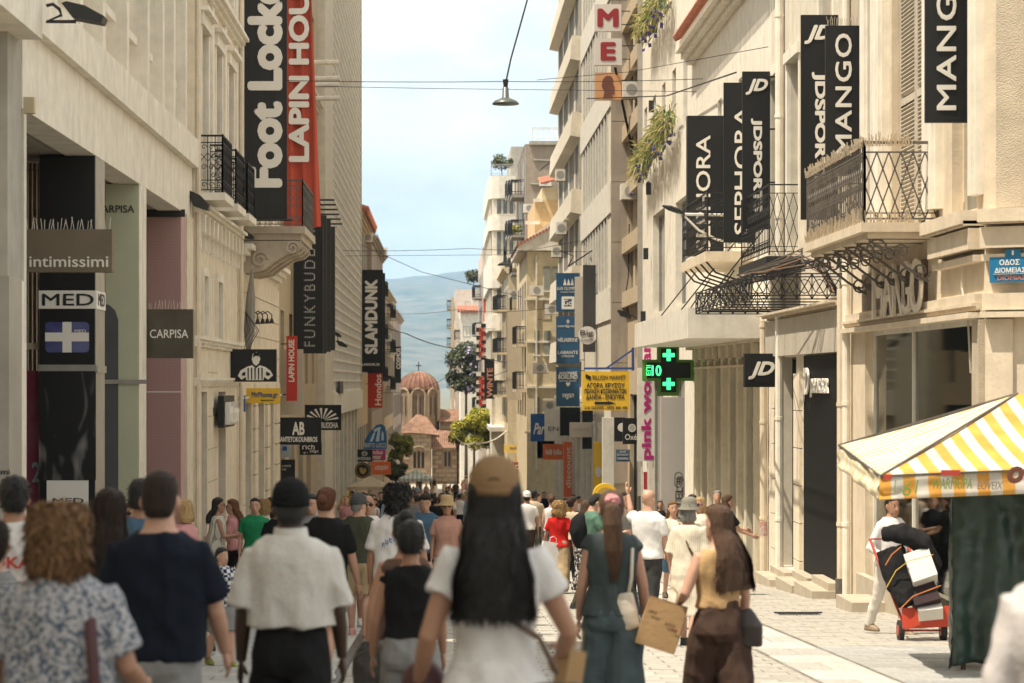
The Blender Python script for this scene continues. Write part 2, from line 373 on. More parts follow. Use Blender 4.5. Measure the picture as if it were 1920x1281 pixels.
def railing(p0, p1, zb, zt, kind='bars', step=.11, r=.008, mb=None, slope=True):
    mb = mb or MB(); p0 = Vector((p0[0], p0[1], 0)); p1 = Vector((p1[0], p1[1], 0)); d = p1-p0; n = max(2, int(d.length/step)); dn = d.normalized()
    def q(t, z): return (p0.x+d.x*t, p0.y+d.y*t, z)
    h = zt-zb
    for z, rr in ((zt, r*2.2), (zt-.12*h, r*1.2), (zb+.05*h, r*1.3), (zb+.22*h if kind != 'diamond' else zb+.12*h, r)): mb.bar(q(0, z), q(1, z), rr)
    for k in (0, 1): mb.bar(q(k, zb), q(k, zt+.03), r*1.8)
    if kind in ('bars', 'ornate'):
        for k in range(n+1): mb.bar(q(k/n, zb+.05*h), q(k/n, zt), r)
    if kind == 'ornate':
        for k in range(n):
            c = q((k+.5)/n, zb+.14*h); scroll(mb, c, step*.42, dn, (0,0,1), 1, r*.8, 8, n_s=3)
            c = q((k+.5)/n, zb+.8*h); scroll(mb, c, step*.42, dn, (0,0,1), 1, r*.8, 8, n_s=3)
            c = q((k+.5)/n, zb+.45*h); scroll(mb, c, step*.45, dn, (0,0,1), 1.2, r*.8, 8, n_s=3)
            mb.bar(q(k/n, zb+.55*h), q((k+1)/n, zb+.7*h), r*.7); mb.bar(q((k+1)/n, zb+.55*h), q(k/n, zb+.7*h), r*.7)
    if kind == 'diamond':
        m_ = max(2, int(round(d.length/.30)))
        for k in range(m_):
            a, b_, c = k/m_, (k+.5)/m_, (k+1)/m_; zm = zb+.47*h; lo, hi = zb+.05*h, zt-.12*h
            for (x0, z0_, x1, z1_) in ((a, lo, c, hi), (c, lo, a, hi), (a, zm, b_, hi), (b_, hi, c, zm), (a, zm, b_, lo), (b_, lo, c, zm)): mb.bar(q(x0, z0_), q(x1, z1_), r)
    return mb
def spikes(parent, x0, x1, y, z, n, h=.12, dy=0, m=None, rnd=.35):
    mb = MB()
    for k in range(n):
        t = (k+random.random()*.6)/n; x = x0+(x1-x0)*t; yy = y+dy*t
        mb.bar((x, yy, z), (x+random.uniform(-.03, .03), yy+random.uniform(-.03, .03), z+h*random.uniform(1-rnd, 1)), .004, 3)
    return mb.build('bird_spikes', m or spikem, parent)
# ---------------------------------------------------------------- LEFT ROW
# nearest slab and marble pier at the frame edge
b = thing('building', 'cream slab and grey marble pier of the nearest building at the left edge', 'building', (-6, 24, G(24)))
MB().box(-9, -4.2, 16, 25.2, 5.28, 7.2).build('canopy_slab', white_r, b)
MB().box(-9, -4.24, -14, 25.1, 7.2, 13.6).build('wall', cream, b)
MB().box(-8, -4.455, 24.6, 25.4, PZ(520, 25.0), 5.28).build('pier', greyc, b)
MB().box(-8, -4.44, 24.6, 25.35, G(25)-.3, PZ(520, 25.0)).build('marble_cladding', marble, b)
MB().box(-4.62, -4.53, 25.41, 26.0, G(25)-.3, PZ(525, 25.6)).build('corner_post', white_r, b)
MB().box(-9, -5.2, 6, 24.5, G(24)-.3, 5.28).build('wall', cream, b)
MB().box(-9, -5.0, -14, 6, G(24)-.3, 7.2).build('wall', cream, b)
mb = MB(); mb.tube([(-4.60, 26.35, G(26)), (-4.60, 26.35, 4.68)], .035, 8); tag(mb.build('downpipe', white_r), 'slim cream downpipe beside the grey marble pier', 'downpipe')
MB().box(-4.54, -4.42, 26.0, 26.12, PZ(212, 26), PZ(182, 26)).build('alarm_box', yellow_r, b)
ctext('intimissimi', -60, 880, 19, 890, 24.595, cable, b, bold=.01)
# B1
XL = -4.6; fl = FL(XL)
bays = [YL(u) for u in (193, 238, 277, 305, 326, 348)]
Yb = [26.4+(32.5-26.4)/3*i for i in range(3)]+bays
b1 = thing('building', 'cream modern shop building with a deep fascia over an arcade on the left', 'building', (XL, 35, G(35)))
zf0, zf1, zb1 = 4.69, 5.59, 6.09
holes = []
for i in range(len(Yb)-1):
    a0, a1 = Yb[i]+.28, Yb[i+1]-.12; holes += [(a0+.12, a1-.12, 7.0, 9.3), (a0+.12, a1-.12, 10.3, 12.3)]
fru = FL(XL-.28)
wall(b1, fru, 26, 43.9, zb1-.02, 13.2, holes, cream, .35, 9, 'upper_wall')
for h in holes:
    win(b1, fru, *h, rec=.3, fm=white_p, gm=glass2, mull=1)
    MB().fbox(fru, h[0]-.08, h[1]+.08, h[2]-.12, h[2]-.002, -.02, .14).build('window_sill', white_r, b1)
for y in Yb: MB().fbox(fl, y, y+.26, zb1, 13.2, -.3, 0).build('pilaster', white_r, b1)
MB().box(-9, XL+.12, 26.0, 43.95, zf1, zb1).build('band', white_r, b1)
MB().box(-5.0, XL, 26.3, 43.9, zf0, zf1-.003).build('fascia', white_r, b1)
MB().box(XL-.35, XL+.02, 42.9, 43.95, G(44)-.3, zf0-.01).build('end_pier', cream, b1)
sof = mat('slatted_soffit', (.33, .29, .25), .6, var=.1)
for k in range(22): MB().box(-9+k*.185, -9+k*.185+.165, 26.4, 43.8, zf0+.02, zf0+.045).build('soffit_slat', sof, b1)
MB().box(-9.2, -9, 24, 44, G(44), zf0+.3).build('rear_wall', mat('shop_dark', (.05, .045, .04), .5), b1)
MB().box(-9.0, -5.42, 37.8, 38.0, G(44), zf0).build('partition', cream, b1)
MB().box(-9.0, -5.45, 34.2, 34.4, G(44), zf0).build('partition', cream, b1)
# slatted shopfront with a magenta poster between pier and first pillar
slat = mat('wood_slat', (.24, .15, .10), .6)
for k in range(9): MB().box(-5.85+k*.06, -5.85+k*.06+.04, 32.9, 32.94, G(33)+1.75, zf0).build('slat', slat, b1)
pm = mat('magenta_poster', (.40, .03, .10), .4, col2=(.45, .16, .22), scale=1.2)
pst = thing('poster', 'magenta sale poster in the shopfront between marble pier and black pillar', 'poster', (-5.5, 32.3, G(32)+.2))
MB().box(-6.0, -5.28, 32.25, 32.28, G(32)+.2, PZ(695, 32.3)).build('panel', pm, pst)
ctext('2', 60, 866, 76, 905, 32.24, mat('pale_blue_print', (.55, .68, .75), .5), pst, bold=.04)
MB().box(-5.9, -5.32, 32.1, 32.16, PZ(655, 32), PZ(643, 32)).build('rail', cream, b1)
# pillar 1: black with shop signs (front faces camera)
def pillar(u0, u1, u2, m_front, m_side, label):
    Yn = YL(u1); Yf = YL(u2); x0 = PX(u0, Yn)
    p = thing('clad_pillar', label, 'pillar', ((x0+XL)/2, Yn, G(Yn)))
    MB().box(x0, XL-.004, Yn, Yf, G(Yf)-.2, zf0-.002).build('core', m_side, p)
    MB().box(x0+.01, XL-.012, Yn-.02, Yn-.001, G(Yn)-.1, zf0-.004).build('front_panel', m_front, p)
    return p, Yn-.02, x0
p1, y1_, x1_ = pillar(73, 180, 197, mat('black_panel', (.014, .014, .015), .3, var=.1), metal, 'black clad arcade pillar carrying a flag plate and a dark portrait poster')
def cbox(name, u0, v0, u1, v1, Y, t, m, parent): return MB().box(PX(u0, Y), PX(u1, Y), Y-t, Y, PZ(v1, Y), PZ(v0, Y)).build(name, m, parent)
cbox('name_plate', 73, 545, 180, 579, y1_-.001, .02, whitel, p1)
ctext('MED', 79, 551, 176, 573, y1_-.022, black, p1, bold=.012, th=.008)
MB().box(XL-.003, XL+.008, YL(180), YL(197), PZ(580, 32), PZ(546, 32)).build('name_plate', whitel, p1)
text('MED', (XL+.009, YL(183), PZ(573, 32)), (0, YL(195)-YL(183), 0), (0, 0, .16), (.006, 0, 0), black, p1, .01)
flagb = mat('flag_blue', (.03, .035, .16), .5, col2=(.12, .13, .28), scale=2)
mb = MB(); x0, x1, z0, z1 = PX(85, y1_), PX(167, y1_), PZ(661, y1_), PZ(604, y1_); rr = .05; poly = []
for cx, cz, s in ((x1-rr, z0+rr, -90), (x1-rr, z1-rr, 0), (x0+rr, z1-rr, 90), (x0+rr, z0+rr, 180)):
    for k in range(5): a = R(s+k*22.5); poly.append((cx+rr*math.cos(a), cz+rr*math.sin(a)))
mb.prism(poly, FC(y1_), .001, .014); mb.build('flag_plate', flagb, p1)
mb = MB(); xm = PX(126, y1_); zm = PZ(632, y1_); mb.box(xm-.06, xm+.06, y1_-.018, y1_-.0142, z0, z1); mb.box(x0, xm-.0601, y1_-.018, y1_-.0142, zm-.058, zm+.058); mb.box(xm+.0601, x1, y1_-.018, y1_-.0142, zm-.058, zm+.058); mb.build('white_cross', whitel, p1)
ctext('MED', 140, 618, 161, 624, y1_-.019, whitel, p1, bold=.01, th=.003)
cbox('metal_strip', 72, 684, 181, 696, y1_-.001, .03, metal, p1); MB().box(XL-.003, XL+.02, YL(180), YL(197), PZ(699, 32), PZ(686, 32)).build('metal_strip', metal, p1)
# dark portrait print: soft pale forms
pm2 = bpy.data.materials.new('dark_portrait_print'); pm2.use_nodes = True; n_ = pm2.node_tree.nodes; l_ = pm2.node_tree.links; bb = n_['Principled BSDF']; bb.inputs['Roughness'].default_value = .35
t_ = n_.new('ShaderNodeTexCoord'); m_ = n_.new('ShaderNodeMapping'); m_.inputs['Scale'].default_value = (2.2, 1, .9); m_.inputs['Rotation'].default_value = (0, .5, 0); m_.inputs['Location'].default_value = (.4, 0, .75)
wv = n_.new('ShaderNodeTexNoise'); wv.inputs['Scale'].default_value = 1.25; wv.inputs['Detail'].default_value = 1.5; wv.inputs['Distortion'].default_value = 1.3
cc = n_.new('ShaderNodeValToRGB'); cc.color_ramp.elements[0].position = .52; cc.color_ramp.elements[1].position = .78; cc.color_ramp.elements[0].color = (.012, .012, .013, 1); cc.color_ramp.elements[1].color = (.26, .25, .24, 1)
l_.new(t_.outputs['Object'], m_.inputs['Vector']); l_.new(m_.outputs['Vector'], wv.inputs['Vector']); l_.new(wv.outputs['Fac'], cc.inputs['Fac']); l_.new(cc.outputs['Color'], bb.inputs['Base Color'])
cbox('portrait_poster', 73, 698, 180, 900, y1_-.001, .012, pm2, p1)
cbox('lower_plate', 88, 901, 166, 960, y1_-.001, .02, whitel, p1)
ctext('MED', 99, 934, 157, 944, y1_-.022, black, p1, bold=.01, th=.005)
# pillar 2 pale green, pillar 3 pink perforated
p2, y2_, x2_ = pillar(197, 262, 275, mat('pale_green_panel', (.46, .47, .33), .5, var=.04), white_r, 'pale green arcade pillar with thin dark lettering near the top')
ctext('CARPISA', 178, 385, 252, 399, y2_-.001, black, p2, bold=.002)
MB().prism([(PX(196, y2_), PZ(1000, y2_)), (PX(222, y2_), PZ(1000, y2_)), (PX(222, y2_), PZ(600, y2_)), (PX(216, y2_), PZ(582, y2_)), (PX(205, y2_), PZ(572, y2_)), (PX(196, y2_), PZ(570, y2_))], FC(y2_), .001, .012).build('arch_inlay', mat('slate_tile', (.075, .08, .085), .6), p2)
cbox('metal_strip', 197, 712, 275, 720, y2_-.013, .02, metal, p2)
pk = mat('pink_perforated_metal', (.42, .25, .23), .6, var=.06)
n_ = pk.node_tree.nodes; l_ = pk.node_tree.links
v_ = n_.new('ShaderNodeTexVoronoi'); v_.inputs['Scale'].default_value = 38; v_.inputs['Randomness'].default_value = 0; t_ = n_.new('ShaderNodeTexCoord'); l_.new(t_.outputs['Object'], v_.inputs['Vector'])
cc = n_.new('ShaderNodeValToRGB'); cc.color_ramp.elements[0].position = .28; cc.color_ramp.elements[0].color = (.14, .08, .08, 1); cc.color_ramp.elements[1].position = .34; cc.color_ramp.elements[1].color = (.42, .25, .23, 1)
l_.new(v_.outputs['Distance'], cc.inputs['Fac']); l_.new(cc.outputs['Color'], n_['Principled BSDF'].inputs['Base Color'])
p3, y3_, x3_ = pillar(275, 340, 348, pk, mat('pink_edge', (.5, .33, .31), .6), 'pink perforated metal arcade pillar beside the silver square sign')
cbox('black_header', 275, 393, 347, 407, y3_-.004, .03, black, p3)
cbox('panel_seam', 275, 734, 340, 736, y3_-.001, .006, whitel, p3)
# B2 ornate cream house
b2 = thing('building', 'cream neoclassical house with three black iron balconettes on the left', 'building', (XL, 49, G(49)))
holes = []; wz = []
B2W = [(YL(376)+.0, YL(383)), (YL(395), YL(402)), (YL(412), YL(419))]
B2W = [(44.9, 46.1), (47.7, 48.9), (50.4, 51.6)]
zB = PZ(375, 48); 
for a0, a1 in B2W: holes += [(a0, a1, zB, zB+3.0), (a0, a1, zB+4.4, zB+6.6)]
zl0, zl1 = PZ(640, 48), PZ(528, 48)
low = [(45.2, 46.0, zl0, zl1), (48.0, 49.0, zl0, zl1)]
door = [(48.6, 50.2, G(50)-.05, PZ(735, 49)), (45.2, 46.3, G(50)-.05, PZ(735, 45))]
fl2 = FL(XL+.04)
wall(b2, fl2, 43.96, 53.2, G(53)-.3, 14.2, holes+low+door, cream, .3)
for h in holes:
    win(b2, fl2, *h, rec=.22, fm=white_p, gm=glass2)
    mb = MB(); mb.fbox(fl2, h[0]-.2, h[0]-.002, h[2], h[3], -.02, .05); mb.fbox(fl2, h[1]+.002, h[1]+.2, h[2], h[3], -.02, .05); mb.fbox(fl2, h[0]-.28, h[1]+.28, h[3]+.002, h[3]+.25, -.02, .1); mb.fbox(fl2, h[0]-.34, h[1]+.34, h[3]+.251, h[3]+.33, -.02, .2); mb.build('window_surround', white_r, b2)
for h in low:
    w_ = win(b2, fl2, *h, rec=.2, fm=white_p, gm=mat('dark_opening', (.12, .12, .11), .5), mull=0)
    mb = MB(); n = 7
    for k in range(n): a = h[0]+(h[1]-h[0])*(k+.5)/n; mb.bar(fl2.p(a, h[2], -.05), fl2.p(a, h[3], -.05), .025)
    for k in range(9): z = h[2]+(h[3]-h[2])*(k+.5)/9; mb.bar(fl2.p(h[0], z, -.045), fl2.p(h[1], z, -.045), .018)
    mb.build('lattice', white_p, w_)
    mb = MB(); mb.fbox(fl2, h[0]-.15, h[0]-.002, h[2]-.15, h[3]+.15, -.02, .06); mb.fbox(fl2, h[1]+.002, h[1]+.15, h[2]-.15, h[3]+.15, -.02, .06); mb.fbox(fl2, h[0], h[1], h[3]+.002, h[3]+.15, -.02, .06); mb.fbox(fl2, h[0], h[1], h[2]-.15, h[2]-.002, -.02, .06); mb.build('window_surround', white_r, b2)
MB().fbox(fl2, 48.62, 50.18, G(50), PZ(740, 49), -.28, -.2).build('door', black, b2)
MB().fbox(fl2, 45.22, 46.28, G(46), PZ(740, 45), -.28, -.2).build('door', black, b2)
for a in (44.2, 46.9, 49.6, 52.3):
    MB().fbox(fl2, a, a+.38, PZ(420, 48), 13.8, -.02, .05).build('pilaster', white_r, b2)
for z, h_, o in ((PZ(425, 48), .18, .22), (PZ(655, 48), .2, .12), (PZ(735, 48)+.12, .16, .1), (zB+3.7, .22, .25)): cornice(b2, fl2, 44, 53.15, z, h_, o, white_r, 'string_course')
for k in range(11):
    a = 44.3+k*.82; mb = MB(); mb.fbox(fl2, a, a+.2, PZ(425, 48)-.34, PZ(425, 48)-.002, -.02, .16); mb.fbox(fl2, a+.03, a+.17, PZ(425, 48)-.62, PZ(425, 48)-.341, -.02, .08); mb.build('console_bracket', white_r, b2)
for z in (PZ(700, 48), PZ(780, 48), PZ(840, 48), PZ(900, 48), PZ(960, 48)):
    MB().fbox(fl2, 46.5, 48.3, z, z+.02, -.005, .008).build('joint', stone, b2)
for a0, a1 in B2W:
    z0 = zB-.12
    bal = MB().fbox(fl2, a0-.35, a1+.35, z0-.14, z0, 0, .5).build('balcony', white_r, b2)
    mb = MB(); pa, pb, pc, pd = fl2.p(a0-.3, 0, .04), fl2.p(a0-.3, 0, .45), fl2.p(a1+.3, 0, .45), fl2.p(a1+.3, 0, .04)
    for p, q in ((pa, pb), (pb, pc), (pd, pc)): railing(p, q, z0, z0+1.05, 'ornate', .13, .011, mb)
    mb.build('railing', iron, bal)
mb = MB(); mb.tube([(XL+.10, 44.05, G(44)), (XL+.10, 44.05, 13)], .05, 8); tag(mb.build('downpipe', cream), 'cream downpipe between the arcade building and the balconette house', 'downpipe')
mb = MB(); mb.tube([(XL+.12, 53.1, G(53)), (XL+.12, 53.1, 13)], .05, 8); tag(mb.build('downpipe', cream), 'cream downpipe at the far edge of the balconette house', 'downpipe')
# B3 rusticated wall with big corbelled balcony
fl3 = FL(XL); b3 = thing('building', 'pale rusticated house with a grand corbelled stone balcony on the left', 'building', (XL, 60, G(60)))
d3 = [(55.6, 57.4, G(58), PZ(745, 57)), (59.2, 61.4, G(61), PZ(745, 60)), (62.8, 64.8, G(64), PZ(745, 62))]
zb3 = PZ(425, 54)
w3 = [(55.2, 56.8, zb3+.1, zb3+3.2), (58.9, 60.3, zb3+.1, zb3+3.2), (62.5, 64.0, zb3+.1, zb3+3.2)]
w3 += [(a, b_, z+4.3, c+4.1) for a, b_, z, c in w3]
wall(b3, fl3, 53.21, 66.4, G(66)-.3, 14.5, d3+w3, cream, .3)
for h in w3: win(b3, fl3, *h, rec=.2, fm=white_p, gm=glass2)
for h in d3: win(b3, fl3, *h, rec=.26, fm=black, gm=glass, mull=1, trans=1)
for i, a in enumerate((53.9, 57.7, 61.7, 65.1)):
    z = G(66)-.2
    while z < PZ(752, 58):
        MB().fbox(fl3, a, a+.95 if i < 3 else a+1.2, z, z+.52, -.02, .07).build('stone_block', cream, b3); z += .55
z = PZ(740, 58)
while z < PZ(520, 58):
    MB().fbox(fl3, 53.3, 66.35, z, z+.44, -.02, .04).build('stone_course', cream, b3); z += .47
cornice(b3, fl3, 53.25, 66.4, PZ(505, 58), .35, .35, white_r)
cornice(b3, fl3, 53.25, 66.4, PZ(752, 58), .12, .12, white_r, 'string_course')
for a in (53.9, 57.6, 61.3, 65.2): MB().fbox(fl3, a, a+.4, zb3, 14.2, -.02, .08).build('pilaster', white_r, b3)
for a in (57.9, 61.5):
    mb = MB(); scroll(mb, fl3.p(a, PZ(120, 57), .1), .25, (0, 1, 0), (0, 0, 1), 1.4, .05, 14); scroll(mb, fl3.p(a, PZ(150, 57), .1), .16, (0, 1, 0), (0, 0, -1), 1.4, .04, 12); mb.build('capital_scroll', stone, b3)
ya, yb_ = 54.2, 58.5; xo = PX(572, ya)-0.0; ox = xo-XL
bal = MB().fbox(fl3, ya, yb_, zb3-.14, zb3+.02, 0, ox).build('balcony', stone, b3)
MB().fbox(fl3, ya+.1, yb_-.1, zb3-.28, zb3-.142, 0, ox-.08).build('slab_moulding', stone, bal)
mb = MB()
for p, q in ((fl3.p(ya+.05, 0, .03), fl3.p(ya+.05, 0, ox-.06)), (fl3.p(ya+.05, 0, ox-.06), fl3.p(yb_-.05, 0, ox-.06))): railing(p, q, zb3+.02, zb3+1.05, 'ornate', .13, .011, mb)
mb.build('railing', greyiron, bal)
for k in range(4):
    a = ya+.1+k*(yb_-ya)/4; y = a; mb = MB()
    prof = [(0, -.3), (ox*.92, -.3), (ox*.95, -.42), (ox*.85, -.55), (ox*.7, -.6), (ox*.5, -.78), (ox*.35, -.95), (ox*.12, -1.02), (0, -1.0)]
    fk = Fr(XL, y, 1, 0, 0, -1); mb.prism([(p[0], zb3+p[1]) for p in prof], fk, -.28, 0); o1 = mb.build('corbel', stone, bal)
    mb = MB(); scroll(mb, (XL+ox*.8, y-.02, zb3-.46), .16, (1,0,0), (0,0,1), 1.5, .035, 16); scroll(mb, (XL+ox*.3, y-.02, zb3-.72), .2, (1,0,0), (0,0,1), 1.5, .035, 16); mb.build('corbel_scroll', stone, b3)
for k in range(4):
    y = 55.4+k*1.5; t = thing('wall_lamp', ('nearest of the four black hooked wall lamps above the shopfronts', 'second of the four black hooked wall lamps', 'third of the four black hooked wall lamps', 'farthest of the four black hooked wall lamps above the shopfronts')[k], 'lamp', (XL+.06, y, PZ(590, y)), 'hooked wall lamps in a row')
    z = PZ(590, y); mb = MB(); mb.tube([(XL+.04, y, z), (XL+.2, y, z+.08), (XL+.3, y, z), (XL+.3, y, z-.1)], .015, 5); mb.build('arm', black, t); MB().tube([(XL+.3, y, z-.1), (XL+.3, y, z-.22)], [.03, .07], 8).build('shade', black, t)
# furled umbrella-like bundle and cables on the wall
mb = MB(); y = 54.0; mb.tube([(XL+.28, y, PZ(505, y)), (XL+.25, y, PZ(560, y)), (XL+.22, y, PZ(620, y)), (XL+.2, y, PZ(660, y))], [.02, .11, .13, .05], 8); tag(mb.build('furled_awning', mat('grey_canvas', (.28, .26, .23), .9)), 'grey furled canvas hanging on the wall under the stone balcony', 'awning')
mb = MB()
for k in range(7):
    x = XL+.2+random.uniform(-.1, .2); mb.tube([(XL+.15, 53.8, PZ(585, 54)), (x+.1, 53.8, PZ(620, 54)), (x-.1, 53.8, PZ(650, 54)), (XL+.2+random.uniform(-.1,.1), 53.8, PZ(random.uniform(660, 700), 54))], .008, 3)
tag(mb.build('cables', cable), 'tangle of loose cables on the wall left of the black emblem sign', 'cables')
# B4 tan / orange house
fl4 = FL(XL-.05); b4 = thing('building', 'tan and orange plastered house behind the large banners on the left', 'building', (XL, 77, G(77)))
h4 = []
for z in (PZ(720, 75), PZ(480, 75), 9.0, 12.4, 15.6): h4 += [(a, a+1.5, z, z+2.1) for a in (68.2, 72.0, 76.0, 80.2, 84.3)]
d4 = [(a, a+2.6, G(88), PZ(800, 75)) for a in (67.5, 71.9, 76.4, 81.0)]
wall(b4, fl4, 66.41, 87.6, G(88)-.3, 21.5, h4+d4, tan, .3)
for h in h4[5:]: win(b4, fl4, *h, rec=.2, fm=white_p, gm=glass2)
for h in h4[:5]: win(b4, fl4, *h, rec=.2, fm=alu, gm=glass)
for h in d4: win(b4, fl4, *h, rec=.25, fm=black, gm=glass)
MB().fbox(fl4, 66.5, 78, PZ(330, 72), 21.3, -.02, .04).build('orange_panel', ochre, b4)
for z in (7.9, 11.4): cornice(b4, fl4, 66.5, 87.5, z, .25, .25, white_r, 'string_course')
for k in range(5):
    y = 68.5+k*3.3; z = PZ(150+k*3, y)
for k, v in enumerate((118, 148, 160, 185)):
    y = 78+k*1.5; MB().tube([(XL, y, PZ(v, y)), (PX(636-k*0, y), y, PZ(v-1, y))], .09, 8).build('awning_arm', white_p, b4)
# B5 lattice building
fl5 = FL(XL+.2); b5 = thing('building', 'tall office block with a white sun screen lattice on the left', 'building', (XL, 105, G(105)))
wall(b5, FL(XL-.1), 87.62, 126, G(126)-.3, 26.5, [(a, a+3.4, G(126), PZ(820, 100)) for a in (90, 95.5, 101, 107, 113, 119)], pale, .4)
for a in (90, 95.5, 101, 107, 113, 119): win(b5, FL(XL-.1), a, a+3.4, G(126), PZ(820, 100), .1, black, glass)
mb = MB(); zA = PZ(735, 100); zBt = 26.3
k = 0; a = 94.0
while a < 125.6: mb.fbox(fl5, a, a+.1, zA, zBt, -.25, 0); a += .62
z = zA
while z < zBt: mb.fbox(fl5, 94, 125.6, z, z+.09, -.26, .01); z += .42
mb.build('sun_screen', white_r, b5, kind='stuff')
MB().fbox(fl5, 87.7, 93.9, G(94), 26.3, -.3, .04).build('corner_wall', pale, b5)
MB().fbox(fl5, 125.6, 126, zA, 26.4, -.3, .05).build('edge_fin', pale, b5)
MB().fbox(fl5, 93.9, 125.9, zA-.9, zA-.01, -.3, .1).build('band', white_r, b5)
for k in range(9):
    a = 88+k*4.1; MB().fbox(fl5, a, a+.7, G(a)-.6, zA-.92, -.3, .0).build('column', pale, b5)
mb = MB(); t = thing('shop_sign', 'dark square raised lettering on the white band of the lattice block', 'sign', (XL+.35, 98, PZ(720, 98)))
MB().fbox(fl5, 97, 100.5, PZ(738, 99), PZ(715, 99), .101, .16).build('board', blackv, t)
# B6-B9 far left
def simple(label, fr, a0, a1, ztop, m, n, zs, h, frac=.55, depth=9., wm=None, gm=None, rec=.05, corn=True, shops=True, zbase=None):
    holes = grid_holes(a0, a1, n, [z for z in zs if z+h < ztop], h, frac); b = build(label, fr, a0, a1, ztop, m, holes, depth, rec, z0=zbase)
    for q in holes: win(b, fr, *q, rec=rec-.01, fm=wm or alu, gm=gm or glass2, mull=1)
    if corn: cornice(b, fr, a0, a1, ztop-.4, .45, .35, m)
    return b
s6 = simple('low brownish house with a tiled cornice past the lattice block', FL(XL), 126.05, 143, PZ(400, 127), tan, 5, [PZ(870, 135), PZ(700, 135), PZ(610, 135), PZ(510, 135)], 2.2)
mb = MB(); zt = PZ(400, 127)
for k in range(24): mb.tube([FL(XL).p(126.2+k*.7, zt+.1, .55), FL(XL).p(126.2+k*.7, zt+.9, -2)], .22, 6)
mb.build('roof_tiles', tile, s6, kind='stuff')
s7 = simple('grey brown block with a glazed rooftop box in the left row', FL(XL+.25), 143.05, 168, PZ(455, 150), brownc, 6, [PZ(v, 155) for v in (860, 770, 680, 600, 520)], 2.0)
MB().box(-7.5, -4.35, 150, 158, PZ(455, 150), PZ(432, 152)).build('rooftop_box', glass2, s7)
ac = MB().box(-5, -4.4, 146, 150, PZ(468, 150), PZ(430, 150)+.3).build('water_tank', greyc, s7)
s8 = simple('tan block with small balconies further along the left row', FL(XL+.35), 168.05, 195, PZ(545, 170), tan, 6, [PZ(v, 180) for v in (850, 780, 715, 650, 600)], 1.9)
s9 = simple('farthest pinkish block of the left row beside the church dome', FL(XL+.4), 195.05, 228, PZ(585, 200), pinkish, 6, [PZ(v, 210) for v in (840, 780, 720, 660)], 1.9)
for s, a0, n, zs in ((s6, 128, 3, (600, 690)), (s7, 145, 4, (560, 640, 720)), (s8, 170, 4, (600, 665, 735))):
    for v in zs:
        for k in range(n):
            a = a0+k*4.6; z = PZ(v, a); bl = MB().fbox(FL(XL+.3), a, a+3, z, z+.15, 0, .5).build('balcony', greyc, s); mb = MB()
            railing((XL+.75, a), (XL+.75, a+3), z+.15, z+1.1, 'bars', .3, .02, mb); railing((XL+.3, a), (XL+.75, a), z+.15, z+1.1, 'bars', .25, .02, mb); mb.build('railing', iron, bl)
for i, (u, v, Y) in enumerate(((727, 640, 165), (719, 480, 160), (733, 580, 180), (690, 455, 140))):
    ac_unit(('pale air conditioner high on the grey brown block above the tall black banner', 'pale air conditioner just above the narrow black vertical sign', 'pale air conditioner on the tan block near the mountain', 'pale air conditioner under the tiled cornice past the lattice')[i], PX(u, Y), Y, PZ(v, Y), .5)
# street-corner return of the left row beyond: side walls facing the camera
fcw = FC(126.0)
# ---------------------------------------------------------------- RIGHT ROW
XR = 6.4
def YR(u, X=XR): return FPX*X/(u-U0)
fr = FRt(XR)
warmw = mat('warm_cream_render', (.66, .56, .42), .85, dirt=.22, bump=.2, bscale=20)
roughw = mat('pebbledash', (.52, .44, .33), .95, dirt=.3, bump=.9, bscale=60)
YC = YR(1847)
r1 = thing('building', 'warm cream corner building with louvred shutters and a scrolled iron balcony on the right', 'building', (XR, 33, G(33)))
zc = PZ(455, 30)      # underside of main cornice
zt1 = 9.5
shop = (YR(1822), YR(1622), G(37)+.25, PZ(606, 33))
sh1 = (YR(1738)+.1, YR(1672), PZ(300, 33)-1.0, 8.6)
w1b = (YR(1832), YR(1785), PZ(400, 30), 8.4)
w1c = (YR(1640)-.2, YR(1612), PZ(415, 37), 8.4)
wall(r1, fr, YC, 38.2, G(39)-.3, zt1, [shop, sh1, w1b, w1c], warmw, .3, .35, closed=False)
MB().box(XR+3.4, XR+7, YC+3, 38.2, G(39)-.3, zt1).build('rear_wall', warmw, r1)
MB().box(XR+.3, XR+3.4, YC+.2, 38.2, PZ(600, 33)+.25, zt1).build('upper_storey', warmw, r1)
# shop interior: pale walls, dark door panel, floor
MB().box(XR+.9, XR+1.0, YC, 38.2, G(38), PZ(600, 33)).build('shop_back_wall', white_r, r1)
MB().box(XR+.05, XR+3.2, YC+.2, 38.1, G(38)-.1, G(33)+.12).build('shop_floor', white_r, r1)
MB().box(XR+.5, XR+.6, 34.0, 35.6, G(35)+.1, PZ(690, 34)).build('backing_panel', mat('olive_panel', (.06, .055, .04), .5), r1)
MB().box(XR+.19, XR+.22, 29.4, 32.6, G(33), PZ(640, 33)).build('backing_panel', white_r, r1); MB().box(XR+.19, XR+.22, 34.3, 37.2, G(38), PZ(640, 33)).build('backing_panel', white_r, r1); MB().box(XR+.21, XR+.25, 31.7, 33.6, G(33), PZ(720, 33)).build('backing_panel', pinkish, r1)  # white and pinkish panels added behind the glass to brighten the pane
MB().box(XR+.05, XR+3.2, 38.1, 38.18, G(38), PZ(600, 33)).build('shop_side_wall', white_r, r1)
sg = bpy.data.materials.new('shop_glass'); sg.use_nodes = True; n_ = sg.node_tree.nodes; l_ = sg.node_tree.links
gl = n_.new('ShaderNodeBsdfGlossy'); gl.inputs['Roughness'].default_value = .03; gl.inputs['Color'].default_value = (.9, .93, .9, 1); tr = n_.new('ShaderNodeBsdfTransparent'); tr.inputs['Color'].default_value = (.80, .84, .80, 1)
